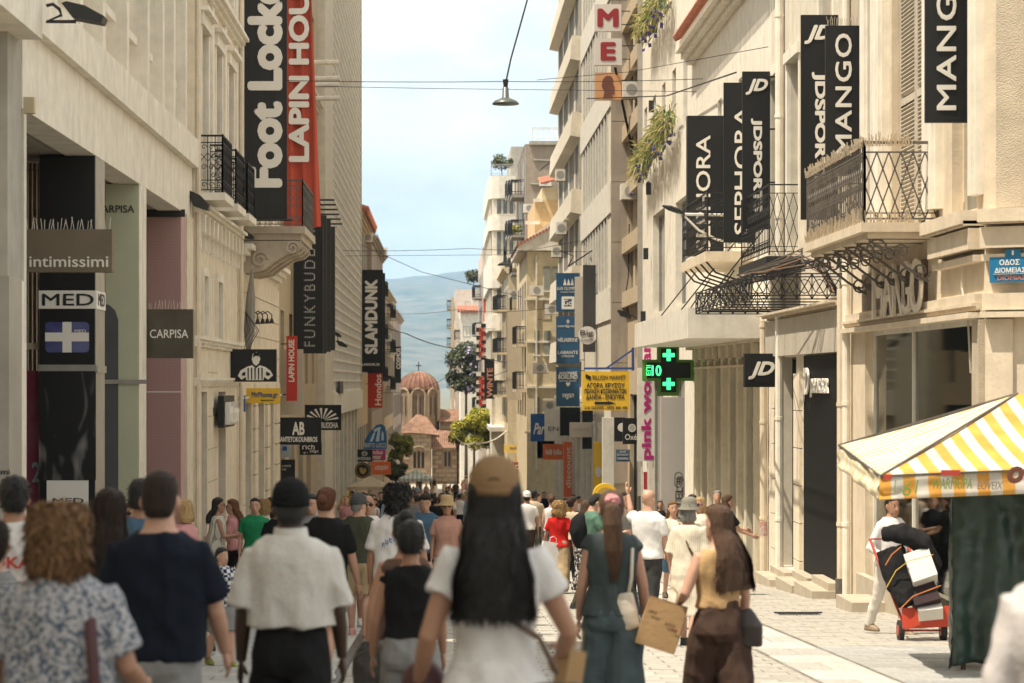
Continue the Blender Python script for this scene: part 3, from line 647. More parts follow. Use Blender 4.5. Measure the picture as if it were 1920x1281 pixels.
fz = n_.new('ShaderNodeFresnel'); fz.inputs['IOR'].default_value = 2.4; ms = n_.new('ShaderNodeMixShader'); l_.new(fz.outputs[0], ms.inputs[0]); l_.new(tr.outputs[0], ms.inputs[1]); l_.new(gl.outputs[0], ms.inputs[2]); l_.new(ms.outputs[0], n_['Material Output'].inputs['Surface'])
w_ = thing('shop_window', 'large shop window under the raised metal letters of the corner shop', 'window', (XR, 33, G(33)))
mb = MB(); a0, a1, z0, z1 = shop
for q in ((a0, a0+.08, z0, z1), (a1-.08, a1, z0, z1), (a0+.08, a1-.08, z0, z0+.1), (a0+.08, a1-.08, z1-.1, z1), ((a0+a1)/2+.6, (a0+a1)/2+.65, z0+.1, z1-.1)): mb.fbox(fr, *q, -.2, -.12)
mb.build('window_frame', white_p, w_)
MB().fbox(fr, a0+.01, a1-.01, z0+.01, z1-.01, -.17, -.16).build('pane', sg, w_)
for k in range(2): mb = MB(); mb.fbox(fr, 32.5+k*1.3, 32.7+k*1.3, z1-.02, z1+.03, -.05, .12); mb.build('clamp', iron, w_)
MB().fbox(fr, a0-.1, a1+.1, G(38)-.2, G(33)+.32, .0, .12).build('window_base', mat('base_stone', (.46, .40, .31), .6), r1)
# shop cornice, steps, shutters
cornice(r1, fr, YC, 38.1, PZ(606, 33)+.02, .12, .16, warmw, 'shop_cornice')
MB().fbox(fr, YR(1740), YR(1622), PZ(590, 33)+.03, PZ(492, 33), .0, .05).build('fascia_panel', mat('bronze_panel', (.14, .10, .065), .35, .3), r1)
for s, (u0, u1) in zip('MANGO', ((1634, 1656), (1653, 1674), (1672, 1692), (1687, 1706), (1705, 1728))):
    Y0_, Y1_ = YR(u1, XR-.2), YR(u0, XR-.2)
    text(s, (XR-.16, Y1_, PZ(594, 34)), (0, Y0_-Y1_+.08, 0), (0, 0, PZ(498, 34)-PZ(594, 34)), (-.04, 0, 0), mat('cream_metal_letter', (.78, .72, .62), .45), r1, .0)
MB().fbox(fr, 34.5, 35.9, G(35)-.05, G(35)+.18, .12, .6).build('step', mat('base_stone', (.46, .40, .31), .6), r1)
for (a0, a1, z0, z1) in (sh1,):
    mb = MB(); mb.fbox(fr, a0, a1, z0, z1, -.25, -.22); mb.build('window_back', mat('dark_opening', (.12, .12, .11), .5), r1)
    n = 2; W = (a1-a0)/n
    for k in range(n):
        s_ = MB(); b0, b1 = a0+k*W+.02, a0+(k+1)*W-.02
        zz = [z0, z0+(z1-z0)*.5, z1]
        s_.fbox(fr, b0, b0+.08, z0, z1, -.16, -.11); s_.fbox(fr, b1-.08, b1, z0, z1, -.16, -.11)
        for z in (z0, z0+1.9, z0+3.9, z1-.1): s_.fbox(fr, b0+.08, b1-.08, z, z+.1, -.16, -.11)
        sh = s_.build('shutter', mat('cream_shutter', (.55, .49, .39), .7, dirt=.3), r1)
        me = None; z = z0+.13
        while z < z1-.12:
            if not any(abs(z-(q+.05)) < .09 for q in (z0, z0+1.9, z0+3.9)):
                if me is None:
                    m2 = MB(); m2.add([fr.p(b0+.08, 0, -.16), fr.p(b1-.08, 0, -.16), fr.p(b1-.08, .045, -.115), fr.p(b0+.08, .045, -.115), fr.p(b0+.08, .012, -.165), fr.p(b1-.08, .012, -.165), fr.p(b1-.08, .057, -.12), fr.p(b0+.08, .057, -.12)], [(0,1,2,3),(4,7,6,5),(0,4,5,1),(2,6,7,3)])
                    g = org(r1); me = m2.build('louvre', MATS['cream_shutter'], r1); me.parent = sh; base = me; base.location = (0, 0, z)
                else: c = base.copy(); COL.objects.link(c); c.location = (0, 0, z)
            z += .058
win(r1, fr, *w1b, rec=.2, fm=warmw, gm=glass2); win(r1, fr, *w1c, rec=.2, fm=warmw, gm=glass2)
for a, wd in ((YR(1768), .75), (YR(1668)+.08, .8), (YR(1832)-.35, .3), (36.1, .5)):
    mb = MB(); mb.fbox(fr, a, a+wd, PZ(400, 32), zt1, .0, .10); mb.fbox(fr, a+.06, a+wd-.06, PZ(400, 32), zt1, .101, .14); mb.build('pilaster', white_r, r1)
MB().fbox(fr, 36.8, 38.1, 4.5, zt1, .0, .03).build('pebbledash_panel', roughw, r1)
# cornice wraps the chamfered corner
fch = Fr(XR, YC, .86, -.51, -.51, -.86)
CHL = 3.2
wall(r1, fch, 0, CHL, G(28)-.3, zt1, [], warmw, .2, .3, 'corner_wall')
MB().fbox(fch, .15, .6, PZ(395, 29), zt1, 0, .05).build('pebbledash_panel', roughw, r1)
for k, (z, h_, o) in enumerate(((PZ(398, 29)-.16, .16, .30), (PZ(420, 29)-.04, .06, .26), (PZ(470, 29), .25, .20), (PZ(485, 29)-.05, .08, .14), (PZ(565, 29)-.12, .2, .12), (PZ(590, 29)-.05, .07, .2))):
    mb = MB(); mb.fbox(fr, YC+.01, 38.1 if k > 3 else 31.1, z, z+h_, 0, o); mb.fbox(fch, 0, CHL, z+.002, z+h_-.002, 0, o); mb.build('cornice_moulding', warmw, r1)
MB().fbox(fch, 0.02, .35, G(28)-.3, PZ(600, 29), 0, .05).build('corner_pilaster', warmw, r1)
MB().fbox(fr, YC, YC+.35, G(29)-.3, PZ(600, 29), 0, .08).build('corner_pilaster', roughw, r1)
# balcony R1
yn, yf, xo = YR(1760), 36.3, 5.44; zs, zr = PZ(418, 31.4), PZ(268, 31.4)
bal = MB().box(xo-.05, XR, yn-.03, yf+.1, zs-.12, zs).build('balcony', warmw, r1)
MB().box(xo+.05, XR, yn+.04, yf, zs-.2, zs-.121).build('slab_moulding', warmw, bal)
mb = railing((xo, yn, 0), (XR-.02, yn, 0), zs, zr, 'diamond', r=.012); railing((xo, yf, 0), (XR-.02, yf, 0), zs, zr, 'diamond', r=.01, mb=mb)
mb.build('railing', greyiron, bal)
mb = railing((xo, yn, 0), (xo, yf, 0), zs, zr, 'ornate', .16, .012); mb.build('railing', greyiron, bal)
for k in range(26): # reed screen along the long side
    pass
mb = MB()
for k in range(150):
    y = yn+(yf-yn)*(k+random.random())/150; mb.bar((xo-.02+random.uniform(-.02,.02), y, zr-.05), (xo-.02+random.uniform(-.05,.05), y, zr+random.uniform(.02, .12)), .009, 3)
    mb.bar((xo-.03, y, zs-.02), (xo-.03+random.uniform(-.03,.03), y, zs+random.uniform(.1, .24)), .009, 3)
for k in range(38):
    x = xo+(XR-.35-xo)*(k+random.random())/38; mb.bar((x, yn-.02, zr-.05), (x+random.uniform(-.03,.03), yn-.02, zr+random.uniform(.02, .14)), .008, 3); mb.bar((x, yn-.02, zs-.02), (x+random.uniform(-.03,.03), yn-.02, zs+random.uniform(.05, .16)), .008, 3)
tag(mb.build('bird_spikes', mat('cream_plastic_ties', (.62, .52, .38), .8)), 'band of cream bird spikes along the big railing of the corner balcony', 'bird spikes')
for k in range(6):
    y = yn+.15+k*(yf-yn-.3)/5; mb = MB()
    scroll(mb, (xo+.2, y, zs-.34), .15, (-1,0,0), (0,0,1), 1.5, .018, 18); scroll(mb, (XR-.2, y, zs-.62), .13, (1,0,0), (0,0,-1), 1.4, .018, 16)
    mb.tube([(xo+.08, y, zs-.22), (xo+.35, y, zs-.40), (XR-.38, y, zs-.58), (XR-.1, y, zs-.76)], .02, 5); mb.bar((xo+.05, y, zs-.2), (XR, y, zs-.2), .016)
    scroll(mb, (XR-.45, y, zs-.36), .10, (-1,0,0), (0,0,1), 1.4, .014, 14)
    mb.build('scroll_bracket', greyiron, bal)
# street name plates
def plate(fr_, a0, a1, z0, z1, o): return MB().fbox(fr_, a0, a1, z0, z1, o, o+.02)
t = thing('street_sign', 'blue enamel street name plate on the corner wall at the right edge', 'sign', fch.p(.6, PZ(500, 28.5), .3))
def chp(u, v):  # pixel -> chamfer plane point parameters
    # solve for a: u = U0+F*(XR+.86a)/(YC-.51a)
    k = (u-U0)/FPX; a = (k*YC-XR)/(.86+.51*k); return a, HC-(v-V0)*(YC-.51*a)/FPX
a0, zA = chp(1863, 531); a1, _ = chp(1938, 531); _, zB_ = chp(1863, 484)
OF = .13
plate(fch, a0, a1, zA, zB_, OF).build('plate', mat('enamel_blue', (.01, .16, .33), .35), t)
a2, _ = chp(1892, 484); a3, _ = chp(1921, 484); plate(fch, a2, a3, zB_+.002, zB_+.09, OF).build('number_plate', MATS['enamel_blue'], t)
def chtext(s, a0, a1, z0, z1, m=whitel, **k): 
    p = fch.p(a0, z0, OF+.021); q = fch.p(a1, z0, OF+.021); text(s, p, (q[0]-p[0], q[1]-p[1], 0), (0, 0, z1-z0), (-.51*.004, -.86*.004, 0), m, t, **k)
L_ = a1-a0; hh = zB_-zA
chtext('ΟΔΟΣ', a0+L_*.25, a0+L_*.75, zA+hh*.68, zA+hh*.9, bold=.02); chtext('ΔΙΟΜΕΙΑΣ', a0+L_*.13, a0+L_*.9, zA+hh*.38, zA+hh*.58, bold=.02)
chtext('DIOMIAS', a0+L_*.2, a0+L_*.88, zA+hh*.08, zA+hh*.28, m=mat('salmon_print', (.55, .25, .17), .5), bold=.02); chtext('1', (a2+a3)/2-.012, (a2+a3)/2+.012, zB_+.02, zB_+.075, bold=.03)
plate(fch, a0+.05, a1-.05, zA+hh*.32, zA+hh*.33, OF+.0205).build('rule', whitel, t)
# R2: sportswear shop house
r2 = thing('building', 'cream house with a dark shop entrance and wide pale fascia panel on the right', 'building', (XR, 43, G(43)))
ds = [(39.3, 43.0, G(42)+.25, PZ(666, 42)), (44.1, 46.0, G(45)+.3, PZ(666, 42))]
zb2 = PZ(480, 43.5)
ws = [(39.6, 41.0, zb2+.1, 9.0), (43.4, 44.8, zb2+.1, 7.6), (46.2, 47.4, zb2+.1, 7.6)]
YE2 = YR(1447)
wall(r2, fr, 38.21, YE2, G(YE2)-.3, 12.5, ds+ws, pale, .3)
for h in ws:
    win(r2, fr, *h, rec=.2, fm=white_p, gm=glass2, mull=1, trans=2)
    mb = MB(); mb.fbox(fr, h[0]-.16, h[0]-.002, h[2], h[3], -.01, .07); mb.fbox(fr, h[1]+.002, h[1]+.16, h[2], h[3], -.01, .07); mb.fbox(fr, h[0]-.2, h[1]+.2, h[3]+.002, h[3]+.2, -.01, .12); mb.build('window_surround', white_r, r2)
for h in ds[:1]:
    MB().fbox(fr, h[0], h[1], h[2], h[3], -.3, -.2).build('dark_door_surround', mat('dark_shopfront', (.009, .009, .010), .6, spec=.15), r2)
for h in ds[1:]: win(r2, fr, *h, rec=.26, fm=black, gm=glass, mull=1)
MB().fbox(fr, 38.6, YE2-.1, PZ(666, 42)+.02, PZ(590, 42), .0, .14).build('fascia_panel', mat('pale_fascia', (.50, .45, .37), .7, dirt=.12), r2)
cornice(r2, fr, 38.4, YE2, PZ(588, 42), .12, .3, warmw, 'shop_cornice')
for a, wd in ((43.3, .75), (46.1, 1.2)):
    z = G(47)
    while z < PZ(672, 42)-.3: MB().fbox(fr, a, a+wd, z, z+.66, -.02, .06).build('stone_block', cream, r2); z += .675
for a0, a1 in ((38.9, 40.9), (41.2, 43.2), (44.0, 46.1)):
    st = MB().fbox(fr, a0, a1, G(a1)-.2, G(a0)+.14, 0, .5).build('step', MATS['base_stone'], r2); MB().fbox(fr, a0+.1, a1-.1, G(a0)+.141, G(a0)+.26, 0, .22).build('upper_step', MATS['base_stone'], r2)
text('JDSPORTS.GR', (XR-.05, 41.95, PZ(746, 41)), (0, -1.95, 0), (0, 0, .33), (-.03, 0, 0), whitel, r2, .03)
text('JD', (XR-.05, 42.9, PZ(756, 42.5)), (0, -.75, 0), (0, 0, .62), (-.03, 0, 0), whitel, r2, .03, shear=.25)
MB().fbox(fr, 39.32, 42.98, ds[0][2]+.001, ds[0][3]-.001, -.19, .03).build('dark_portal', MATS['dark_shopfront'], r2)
cornice(r2, fr, 38.3, YE2, 10.2, .4, .5, white_r, 'eaves_cornice', 4)
mb = MB()
for k in range(28): mb.tube([fr.p(38.4+k*.35, 12.5-.1-1.9, .62), fr.p(38.4+k*.35, 12.0, -2.5)], .12, 6)
mb.build('roof_tiles', tile, r2, kind='stuff')
def dpipe(y, z1, r, label, x=XR-.10, m=None, broken=False):
    mb = MB(); mb.tube([(x, y, G(y)), (x, y, z1)], r, 10)
    t = thing('downpipe', label, 'downpipe', (x, y, G(y))); mb.build('pipe', m or warmw, t)
    for z in np.arange(G(y)+1.2, z1, 1.9): MB().tube([(x, y, z), (x, y, z+.06)], r+.012, 10).build('collar', m or warmw, t)
    return t
t = dpipe(YR(1591), PZ(540, 38), .085, 'thick cream downpipe between the dark shop entrance and the corner shop window')
MB().tube([(XR-.1, YR(1591), G(38)+.02), (XR-.1, YR(1591), G(38)+.35)], .11, 10).build('iron_shoe', greyiron, t)
t = dpipe(YR(1441), PZ(600, 47), .075, 'cream downpipe with a faded red sticker at the left of the dark shop entrance')
z = PZ(1010, 47); MB().tube([(XR-.1, YR(1441), z), (XR-.1, YR(1441), z+.28)], .078, 10).build('sticker', mat('faded_red_sticker', (.42, .16, .13), .7, col2=(.5, .45, .4), scale=14), t)
t = dpipe(45.6, 9.4, .08, 'white upper downpipe with a flared hopper under the eaves', m=white_r); MB().tube([(XR-.1, 45.6, 9.35), (XR-.1, 45.6, 9.75)], [.09, .2], 10).build('hopper', white_r, t)
dpipe(38.0, 9.0, .06, 'slim upper downpipe behind the second black banner', m=white_r)
# R3: house with tiled sloping eave
YE3 = 62.5
r3 = thing('building', 'white house with terracotta eaves and long pilastered shopfront on the right', 'building', (XR, 55, G(55)))
d3_ = [(49.6+k*2.9, 51.2+k*2.9, G(62)+.1, PZ(680, 55)) for k in range(4)]
w3_ = [(50.0+k*4, 51.3+k*4, PZ(490, 52)+.1, PZ(490, 52)+3) for k in range(3)]+[(52+k*4, 52.8+k*4, 7.2, 8.3) for k in range(3)]
wall(r3, fr, YE2+.01, YE3, G(YE3)-.3, 10.4, d3_+w3_, white_r, .3)
for h in w3_: win(r3, fr, *h, rec=.2, fm=white_p, gm=glass2)
for h in d3_: win(r3, fr, *h, rec=.26, fm=alu, gm=glass)
for k in range(9):
    a = 49.0+k*1.45; mb = MB(); mb.fbox(fr, a, a+.36, G(62)-.2, PZ(675, 55), 0, .12); mb.fbox(fr, a-.04, a+.4, PZ(672, 55), PZ(650, 55), 0, .17); mb.build('pilaster', mat('worn_cream_paint', (.60, .54, .41), .7, dirt=.6), r3)
for z, h_, o in ((PZ(650, 55)+.01, .1, .2), (PZ(640, 55)+.03, .12, .3), (PZ(690, 55), .05, .14)): MB().fbox(fr, 48.7, YE3-.1, z, z+h_, 0, o).build('shop_cornice', warmw, r3)
cornice(r3, fr, YE2, YE3+.1, 9.9, .45, .45, white_r, 'eaves_cornice')
mb = MB()
for k in range(60): mb.tube([fr.p(YE2+k*.235, 10.4, .6), fr.p(YE2+k*.235, 12.0, -2.5)], .085, 5)
mb.build('roof_tiles', tile, r3, kind='stuff')
mb = MB(); mb.box(XR+.8, XR+1.6, 52, 53, 10.5, 12.6); mb.box(XR+.7, XR+1.7, 51.9, 53.1, 12.6, 12.75); mb.build('chimney', ochre, r3)
# the flat white canopy
t = thing('canopy', 'plain white boxed canopy over the long shopfront on the right', 'canopy', (5.6, 55, PZ(635, 50)))
cy0, cy1, cxo = YR(1438), 61.7, 4.83
MB().box(cxo, XR-.14, cy0, cy1, PZ(634, cy0), PZ(577, cy0)).build('canopy_box', white_p, t)
mb = MB()
for k in range(3): y = cy0+.4+k*5; mb.bar((cxo+.3, y, PZ(577, cy0)), (XR, y, PZ(577, cy0)+1.6), .02); mb.bar((cxo+.9, y, PZ(577, cy0)), (XR, y, PZ(577, cy0)+1.0), .02)
mb.build('stay_rod', iron, t)
# iron truss canopy skeleton
t = thing('iron_canopy', 'rusty black lattice iron canopy skeleton without its glass under the iron balcony', 'canopy', (5.6, 43, PZ(565, 40)))
ty0, ty1, txo = YR(1585), 47.3, 4.9; tz0, tz1 = PZ(562, 39), PZ(515, 39)
def truss(p, q, zb, zt, n, r=.014):
    mb = MB(); p = Vector(p); q = Vector(q)
    for z in (zb, zt, zb+.06, zt-.05): mb.bar((p.x, p.y, z), (q.x, q.y, z), r)
    for k in range(n):
        a = p.lerp(q, k/n); c = p.lerp(q, (k+1)/n); m_ = p.lerp(q, (k+.5)/n)
        mb.bar((a.x, a.y, zb), (c.x, c.y, zt), r*.8); mb.bar((a.x, a.y, zt), (c.x, c.y, zb), r*.8); mb.bar((a.x, a.y, zb), (a.x, a.y, zt), r*.8)
        d = (q-p).normalized(); mb_ = (m_.x, m_.y, (zb+zt)/2); pts = [Vector(mb_)+d*(.11*math.cos(s))+Vector((0,0,.11*math.sin(s))) for s in [i*math.pi/4 for i in range(9)]]; mb.tube(pts, r*.7, 3)
    return mb
truss((txo, ty0, 0), (XR-.05, ty0, 0), tz0, tz1, 6).build('end_truss', iron, t)
truss((txo, ty0, 0), (txo, ty1, 0), tz0, tz1, 14, .011).build('front_truss', iron, t)
truss((txo, ty1, 0), (XR-.05, ty1, 0), tz0, tz1, 6).build('end_truss', iron, t)
for k in range(1, 6):
    y = ty0+(ty1-ty0)*k/6; m2 = MB(); m2.bar((txo, y, tz1), (XR, y, tz1+.25), .018); m2.bar((txo, y, tz0), (XR, y, tz0), .016); m2.build('rafter', iron, t)
mb = MB()
for k in range(4): y = ty0+k*2.2; mb.tube([(txo+.5, y, tz1), (txo+.9, y+.1, tz1+.16), (XR-.3, y, tz1+.3), (XR, y, tz1+.34)], .014, 4)
mb.build('curved_ribs', iron, t)
rc = mat('rusty_cable', (.25, .15, .09), .8)
for q in range(3):
    mb = MB()
    for k in range(3): mb.tube([(XR-.2, 38.6+q*.1, tz1-.3+.2*k), (6.0-k*.1, 39.3+k*.5, tz1+.35+random.uniform(-.2, .2)), (5.4+random.uniform(-.3,.3), 40.5+k, tz1+.1+random.uniform(0,.2)), (5.6, 42+k, tz1+.1)], .012, 4)
    tag(mb.build('cables', (rc, cable, greyiron)[q]), ('tangle of rusty brown cables on top of the iron canopy skeleton', 'tangle of black cables on top of the iron canopy skeleton', 'grey cables drooping at the near end of the iron canopy skeleton')[q], 'cables')
# balcony 2
yn, yf, xo = YR(1503), 47.5, 5.82; zs, zr = PZ(478, 43.4), PZ(346, 43.4)
bal = MB().box(xo-.05, XR, yn, yf+.05, zs-.16, zs-.02).build('balcony', iron, r2)
railing((xo, yn+.02, 0), (XR, yn+.02, 0), zs, zr, 'diamond', r=.008).build('railing', iron, bal)
railing((xo, yn, 0), (xo, yf, 0), zs, zr, 'ornate', .22, .009).build('railing', iron, bal)
# balcony 3
yn, yf, xo = 50.2, 55.5, 5.45; zs, zr = PZ(478, 52), PZ(372, 52)
bal = MB().box(xo-.05, XR, yn, yf+.05, zs-.22, zs-.02).build('balcony', warmw, r3)
railing((xo, yn+.02, 0), (XR, yn+.02, 0), zs, zr, 'ornate', .16, .012).build('railing', iron, bal)
railing((xo, yn, 0), (xo, yf, 0), zs, zr, 'ornate', .26, .009).build('railing', iron, bal)
mb = MB()
for k in range(5): y = yn+.3+k*1.1; mb.tube([(xo, y, zs-.22), (xo+.2, y, zs-.45), (XR-.3, y, zs-.6), (XR, y, zs-1.0)], .022, 5)
mb.build('curved_bracket', iron, bal)
# R4 white house with flowers
YE4 = 78.5
r4 = thing('building', 'plain white tall house with flower garlands and narrow slit windows on the right', 'building', (XR, 70, G(70)))
w4 = [(63.9+k*3.2, 65.0+k*3.2, PZ(245, 70)-.5, PZ(150, 70)) for k in range(5)]+[(64.2, 67.2, PZ(580, 70), PZ(385, 68)), (70.5, 74.5, PZ(580, 70), PZ(395, 72))]
w4 += [(64.5+k*3.2, 65.3+k*3.2, 13.2, 15.4) for k in range(4)]
d4_ = [(64.6, 68.4, G(78), PZ(700, 70)), (71, 76, G(78), PZ(700, 70))]
wall(r4, fr, YE3+.01, YE4, G(YE4)-.3, 19, w4+d4_, white_r, .3)
for h in w4+d4_: win(r4, fr, *h, rec=.24, fm=alu, gm=glass2 if h[3] > 3 else glass)
MB().box(XR-.16, XR-.002, YE4-.1, YE4, -2, 19).build('corner_strip', alu, r4)
for k, v in enumerate((70, 210, 360, 480, 600)): y = 77.5-k*.0; MB().box(XR-.25, XR-.10, 72+k, 72.15+k, PZ(v, 73), PZ(v, 73)+.35).build('spot_fitting', black, r4)
leafm = mat('pale_green_fern', (.30, .34, .10), .8, var=.3); flym = mat('pale_yellow_grass', (.62, .55, .27), .8, var=.25); purp = mat('purple_flower', (.13, .10, .30), .7, var=.3); teal = mat('blue_green_leaf', (.10, .22, .17), .8, var=.3)
def garland(label, ya, yb, z0f, z1f, n, seed):
    rnd = random.Random(seed); t = thing('flower_garland', label, 'flowers', (XR-.3, (ya+yb)/2, z0f))
    for nm, m, cnt, ln, wd in (('fern', leafm, n*2, .32, .02), ('grass_plume', flym, n*2, .36, .018), ('leaves', teal, n//2, .22, .04), ('flowers', purp, n//5, .13, .08)):
        mb = MB()
        for k in range(cnt):
            q = rnd.random(); y = ya+(yb-ya)*q; z = z0f+(z1f-z0f)*q+rnd.gauss(0, .17)
            if nm == 'flowers': z -= .3
            p = Vector((XR-.1-rnd.random()*.4, y+rnd.gauss(0, .2), z)); d = Vector((rnd.uniform(-1, .1), rnd.uniform(-1, 1), rnd.uniform(-1.1, .6))).normalized()
            sd = d.cross(Vector((0, 1, .3))).normalized()*wd; a = p+d*ln*.5; e = p+d*ln+Vector((0, 0, -.25*ln))
            mb.add([p, a-sd, e, a+sd], [(0, 1, 2, 3)])
            sd2 = sd.cross(d)*1.; mb.add([p, a-sd2, e, a+sd2], [(0, 1, 2, 3)])
        mb.build(nm, m, t, kind='stuff')
garland('hanging garland of ferns and purple flowers on the white wall above the dark banners', 76.5, 65.5, PZ(315, 76), PZ(212, 65), 330, 3)
garland('smaller garland of pale green ferns near the top edge on the white wall', 75, 67, PZ(55, 75), PZ(-15, 67), 220, 4)
# R5 house with air conditioners
X5 = 6.65; f5 = FRt(X5)
h5 = [(a, a+2.4, z, z+1.9) for a in (79.2, 82.4, 85.6) for z in (PZ(v, 84) for v in (540, 430, 330, 215, 95, 0, -100))]
r5 = build('brown office house with ribbon windows and air conditioners between white and stone blocks', f5, 78.51, 88.2, 20, tan, h5+[(80, 87, G(88), PZ(740, 84))])
for h in h5: win(r5, f5, *h, rec=.16, fm=alu, gm=glass, mull=2)
win(r5, f5, 80, 87, G(88), PZ(740, 84), .2, black, glass, mull=2)
for v in (560, 455, 350, 235, 120, 20): MB().fbox(f5, 78.6, 88.1, PZ(v, 84)-.2, PZ(v, 84)+.35, 0, .22).build('parapet_band', tan, r5)
ac_unit('grey air conditioner beside the helmet head panel on the brown office house', PX(1188, 84)-.1, 84, PZ(185, 84), .6)
ac_unit('grey air conditioner lower down the brown office house beside the black stay', PX(1185, 85)-.1, 85, PZ(375, 85), .6)
# R6 stone block with vertical fins
X6 = 6.06; f6 = FRt(X6); Y60, Y61 = 88.21, 107.6
r6 = build('tall stone sided office block with white vertical fins on the right', f6, Y60, Y61, 24, pale, [(90, 106.5, z, z+3.6) for z in [PZ(v, 98) for v in (555, 375, 195, 10)]]+[(90.5+k*4, 93.5+k*4, G(107), PZ(800, 98)) for k in range(4)])
for z in [PZ(v, 98) for v in (555, 375, 195, 10)]: MB().fbox(f6, 90.01, 106.49, z+.001, z+3.599, -.199, -.035).build('glazing', glass, r6)
for z in [PZ(v, 98) for v in (555, 375, 195, 10)]:
    for k in range(10): MB().fbox(f6, 90.1+k*1.75, 90.4+k*1.75, z+.01, z+3.59, -.034, .03).build('fin', white_p, r6)
    MB().fbox(f6, 88.3, 107.5, z-1.2, z-.02, 0, .06).build('spandrel', white_p, r6)
for k in range(4): win(r6, f6, 90.5+k*4, 93.5+k*4, G(107), PZ(800, 98), .06, white_p, glass2); MB().fbox(f6, 93.55+k*4, 94.45+k*4, G(107)-.2, PZ(790, 98), 0, .12).build('column', white_r, r6)
stc = mat('travertine', (.36, .31, .25), .8, dirt=.6, scale=1.2)
mb = FC(Y60-.02)
for z in np.arange(-2, 23, 2.2): MB().box(X6-.02, X5+.6, Y60-.10, Y60-.001, z, z+2.18).build('stone_slab', stc, r6)
# R7 concrete balcony block
Y70, Y71 = 107.61, 130
r7 = build('grey office block with angled concrete balcony parapets on the right', f6, Y70, Y71, 27, pale, [(108.6+k*5.4, 112.6+k*5.4, z, z+2.7) for z in [PZ(v, 119) for v in (640, 520, 390, 260, 130, 0)] for k in range(4)])
for z in [PZ(v, 119) for v in (640, 520, 390, 260, 130, 0)]:
    for k in range(4): win(r7, f6, 108.6+k*5.4, 112.6+k*5.4, z, z+2.7, .06, alu, curtain, mull=3)
    MB().prism([(X6-.5, z-1.0), (X6, z-1.1), (X6, z+.02), (X6-.42, z+.05)], Fr(0, Y70-.02, 1, 0, 0, -1), -(Y71-Y70-.3), 0).build('balcony_parapet', pale, r7)
    MB().fbox(f6, Y70, Y70+.3, z+.05, z+2.75, 0, .12).build('balcony_side', greyc, r7)
for k in range(5): MB().fbox(f6, 108+k*5.2, 109+k*5.2, G(130)-.2, PZ(745, 119)+.02, 0, .2).build('column', white_r, r7)
for i, (u, v) in enumerate(((1052, 440), (1056, 330), (1054, 470))): ac_unit(('small air conditioner under the third concrete parapet', 'small air conditioner under the second concrete parapet', 'small air conditioner beside the cable tangle near the blue banners')[i], PX(u, 112)-.0, 112+i*3, PZ(v, 112), .45)
# R8 pedimented and gabled houses, brown party wall
def faced(label, Y0, Y1, xs, xe, ztop, m, holes_s=[], holes_f=[], **k):
    """block with a camera-facing party wall xs..xe at Y0 and a street face at xs"""
    b = thing('building', label, 'building', ((xs+xe)/2, Y0, G(Y0)))
    z0 = G(Y1)-.3
    wall(b, FC(Y0), xs, xe, z0, ztop, holes_f, m, .05, .3, 'front_wall', closed=False)
    wall(b, FRt(xs), Y0+.001, Y1, z0, ztop, holes_s, m, .05, xe-xs, 'street_wall')
    for h in holes_f: win(b, FC(Y0), *h, rec=.04, fm=alu, gm=glass2, mull=1)
    for h in holes_s: win(b, FRt(xs), *h, rec=.04, fm=alu, gm=glass2, mull=1)
    return b
Y8 = 131
x8 = PX(985, Y8+3)
r8 = faced('cream pedimented house with pale yellow flank and tiled gable', Y8, 150, x8, PX(1052, Y8), PZ(470, Y8), yellow_r, [(Y8+2+k*4, Y8+4+k*4, PZ(v, 138), PZ(v, 138)+2) for k in range(4) for v in (600, 690)], [(x8+.5, x8+1.3, PZ(600, Y8), PZ(540, Y8))])
mb = MB(); z = PZ(470, Y8); ped = [(x8-.5, z), (PX(1052, Y8), z), (PX(1052, Y8), z+1.55), (PX(1030, Y8), z+1.5), (x8-.5, z+.25)]
mb.prism(ped, FC(Y8), -14, .25); mb.build('pediment', white_r, r8)
mb = MB()
for k in range(14): mb.tube([(x8-.5+k*.17, Y8-.35, PZ(470, Y8)+.3+k*.09), (x8-.5+k*.17, Y8+12, PZ(470, Y8)+.3+k*.09)], .09, 5)
mb.build('roof_tiles', tile, r8, kind='stuff')
r8b = thing('building', 'orange yellow gabled house with red tiles above the pediment', 'building', (PX(1030, 134), 134, G(134)))
wall(r8b, FC(134), PX(1003, 134), PX(1050, 134), PZ(500, 134), PZ(375, 134), [], ochre, .1, 12, 'gable_wall')
MB().box(PX(1016, 134), PX(1050, 134), 134.02, 146, PZ(375, 134), PZ(352, 134)).build('attic', yellow_r, r8b)
mb = MB()
for k in range(9): mb.tube([(PX(1015, 134)+k*.13, 133.6, PZ(350, 134)+.15+k*.03), (PX(1015, 134)+k*.13, 138, PZ(340, 134)+.5+k*.03)], .07, 5)
mb.build('roof_tiles', tile, r8b, kind='stuff')
for v, u0, u1 in ((376, 1000, 1018), (418, 985, 1012)): MB().box(PX(u0, 134), PX(u1, 134), 133.8, 134, PZ(v+3, 134), PZ(v-3, 134)).build('moulding', white_r, r8b)
r9 = faced('brown unrendered party wall of a tall block with a roof railing', 150.01, 172, PX(984, 152), PX(1062, 150), PZ(270, 150), brownc, [(152+k*4, 154+k*4, PZ(v, 160), PZ(v, 160)+2) for k in range(4) for v in (350, 420, 490, 560, 640)])
MB().box(PX(992, 150), PX(1062, 150), 149.8, 150.0, PZ(272, 150), PZ(265, 150)).build('coping', greyc, r9)
mb = railing((PX(998, 151), 151, 0), (PX(1062, 151), 151, 0), PZ(266, 151), PZ(240, 151), 'bars', .35, .018); mb.build('roof_railing', white_p, r9)
mb = MB(); mb.bar((PX(1010, 150), 149.7, PZ(322, 150)), (PX(1035, 150), 149.7, PZ(302, 150)), .04); mb.build('pipe', iron, r9)
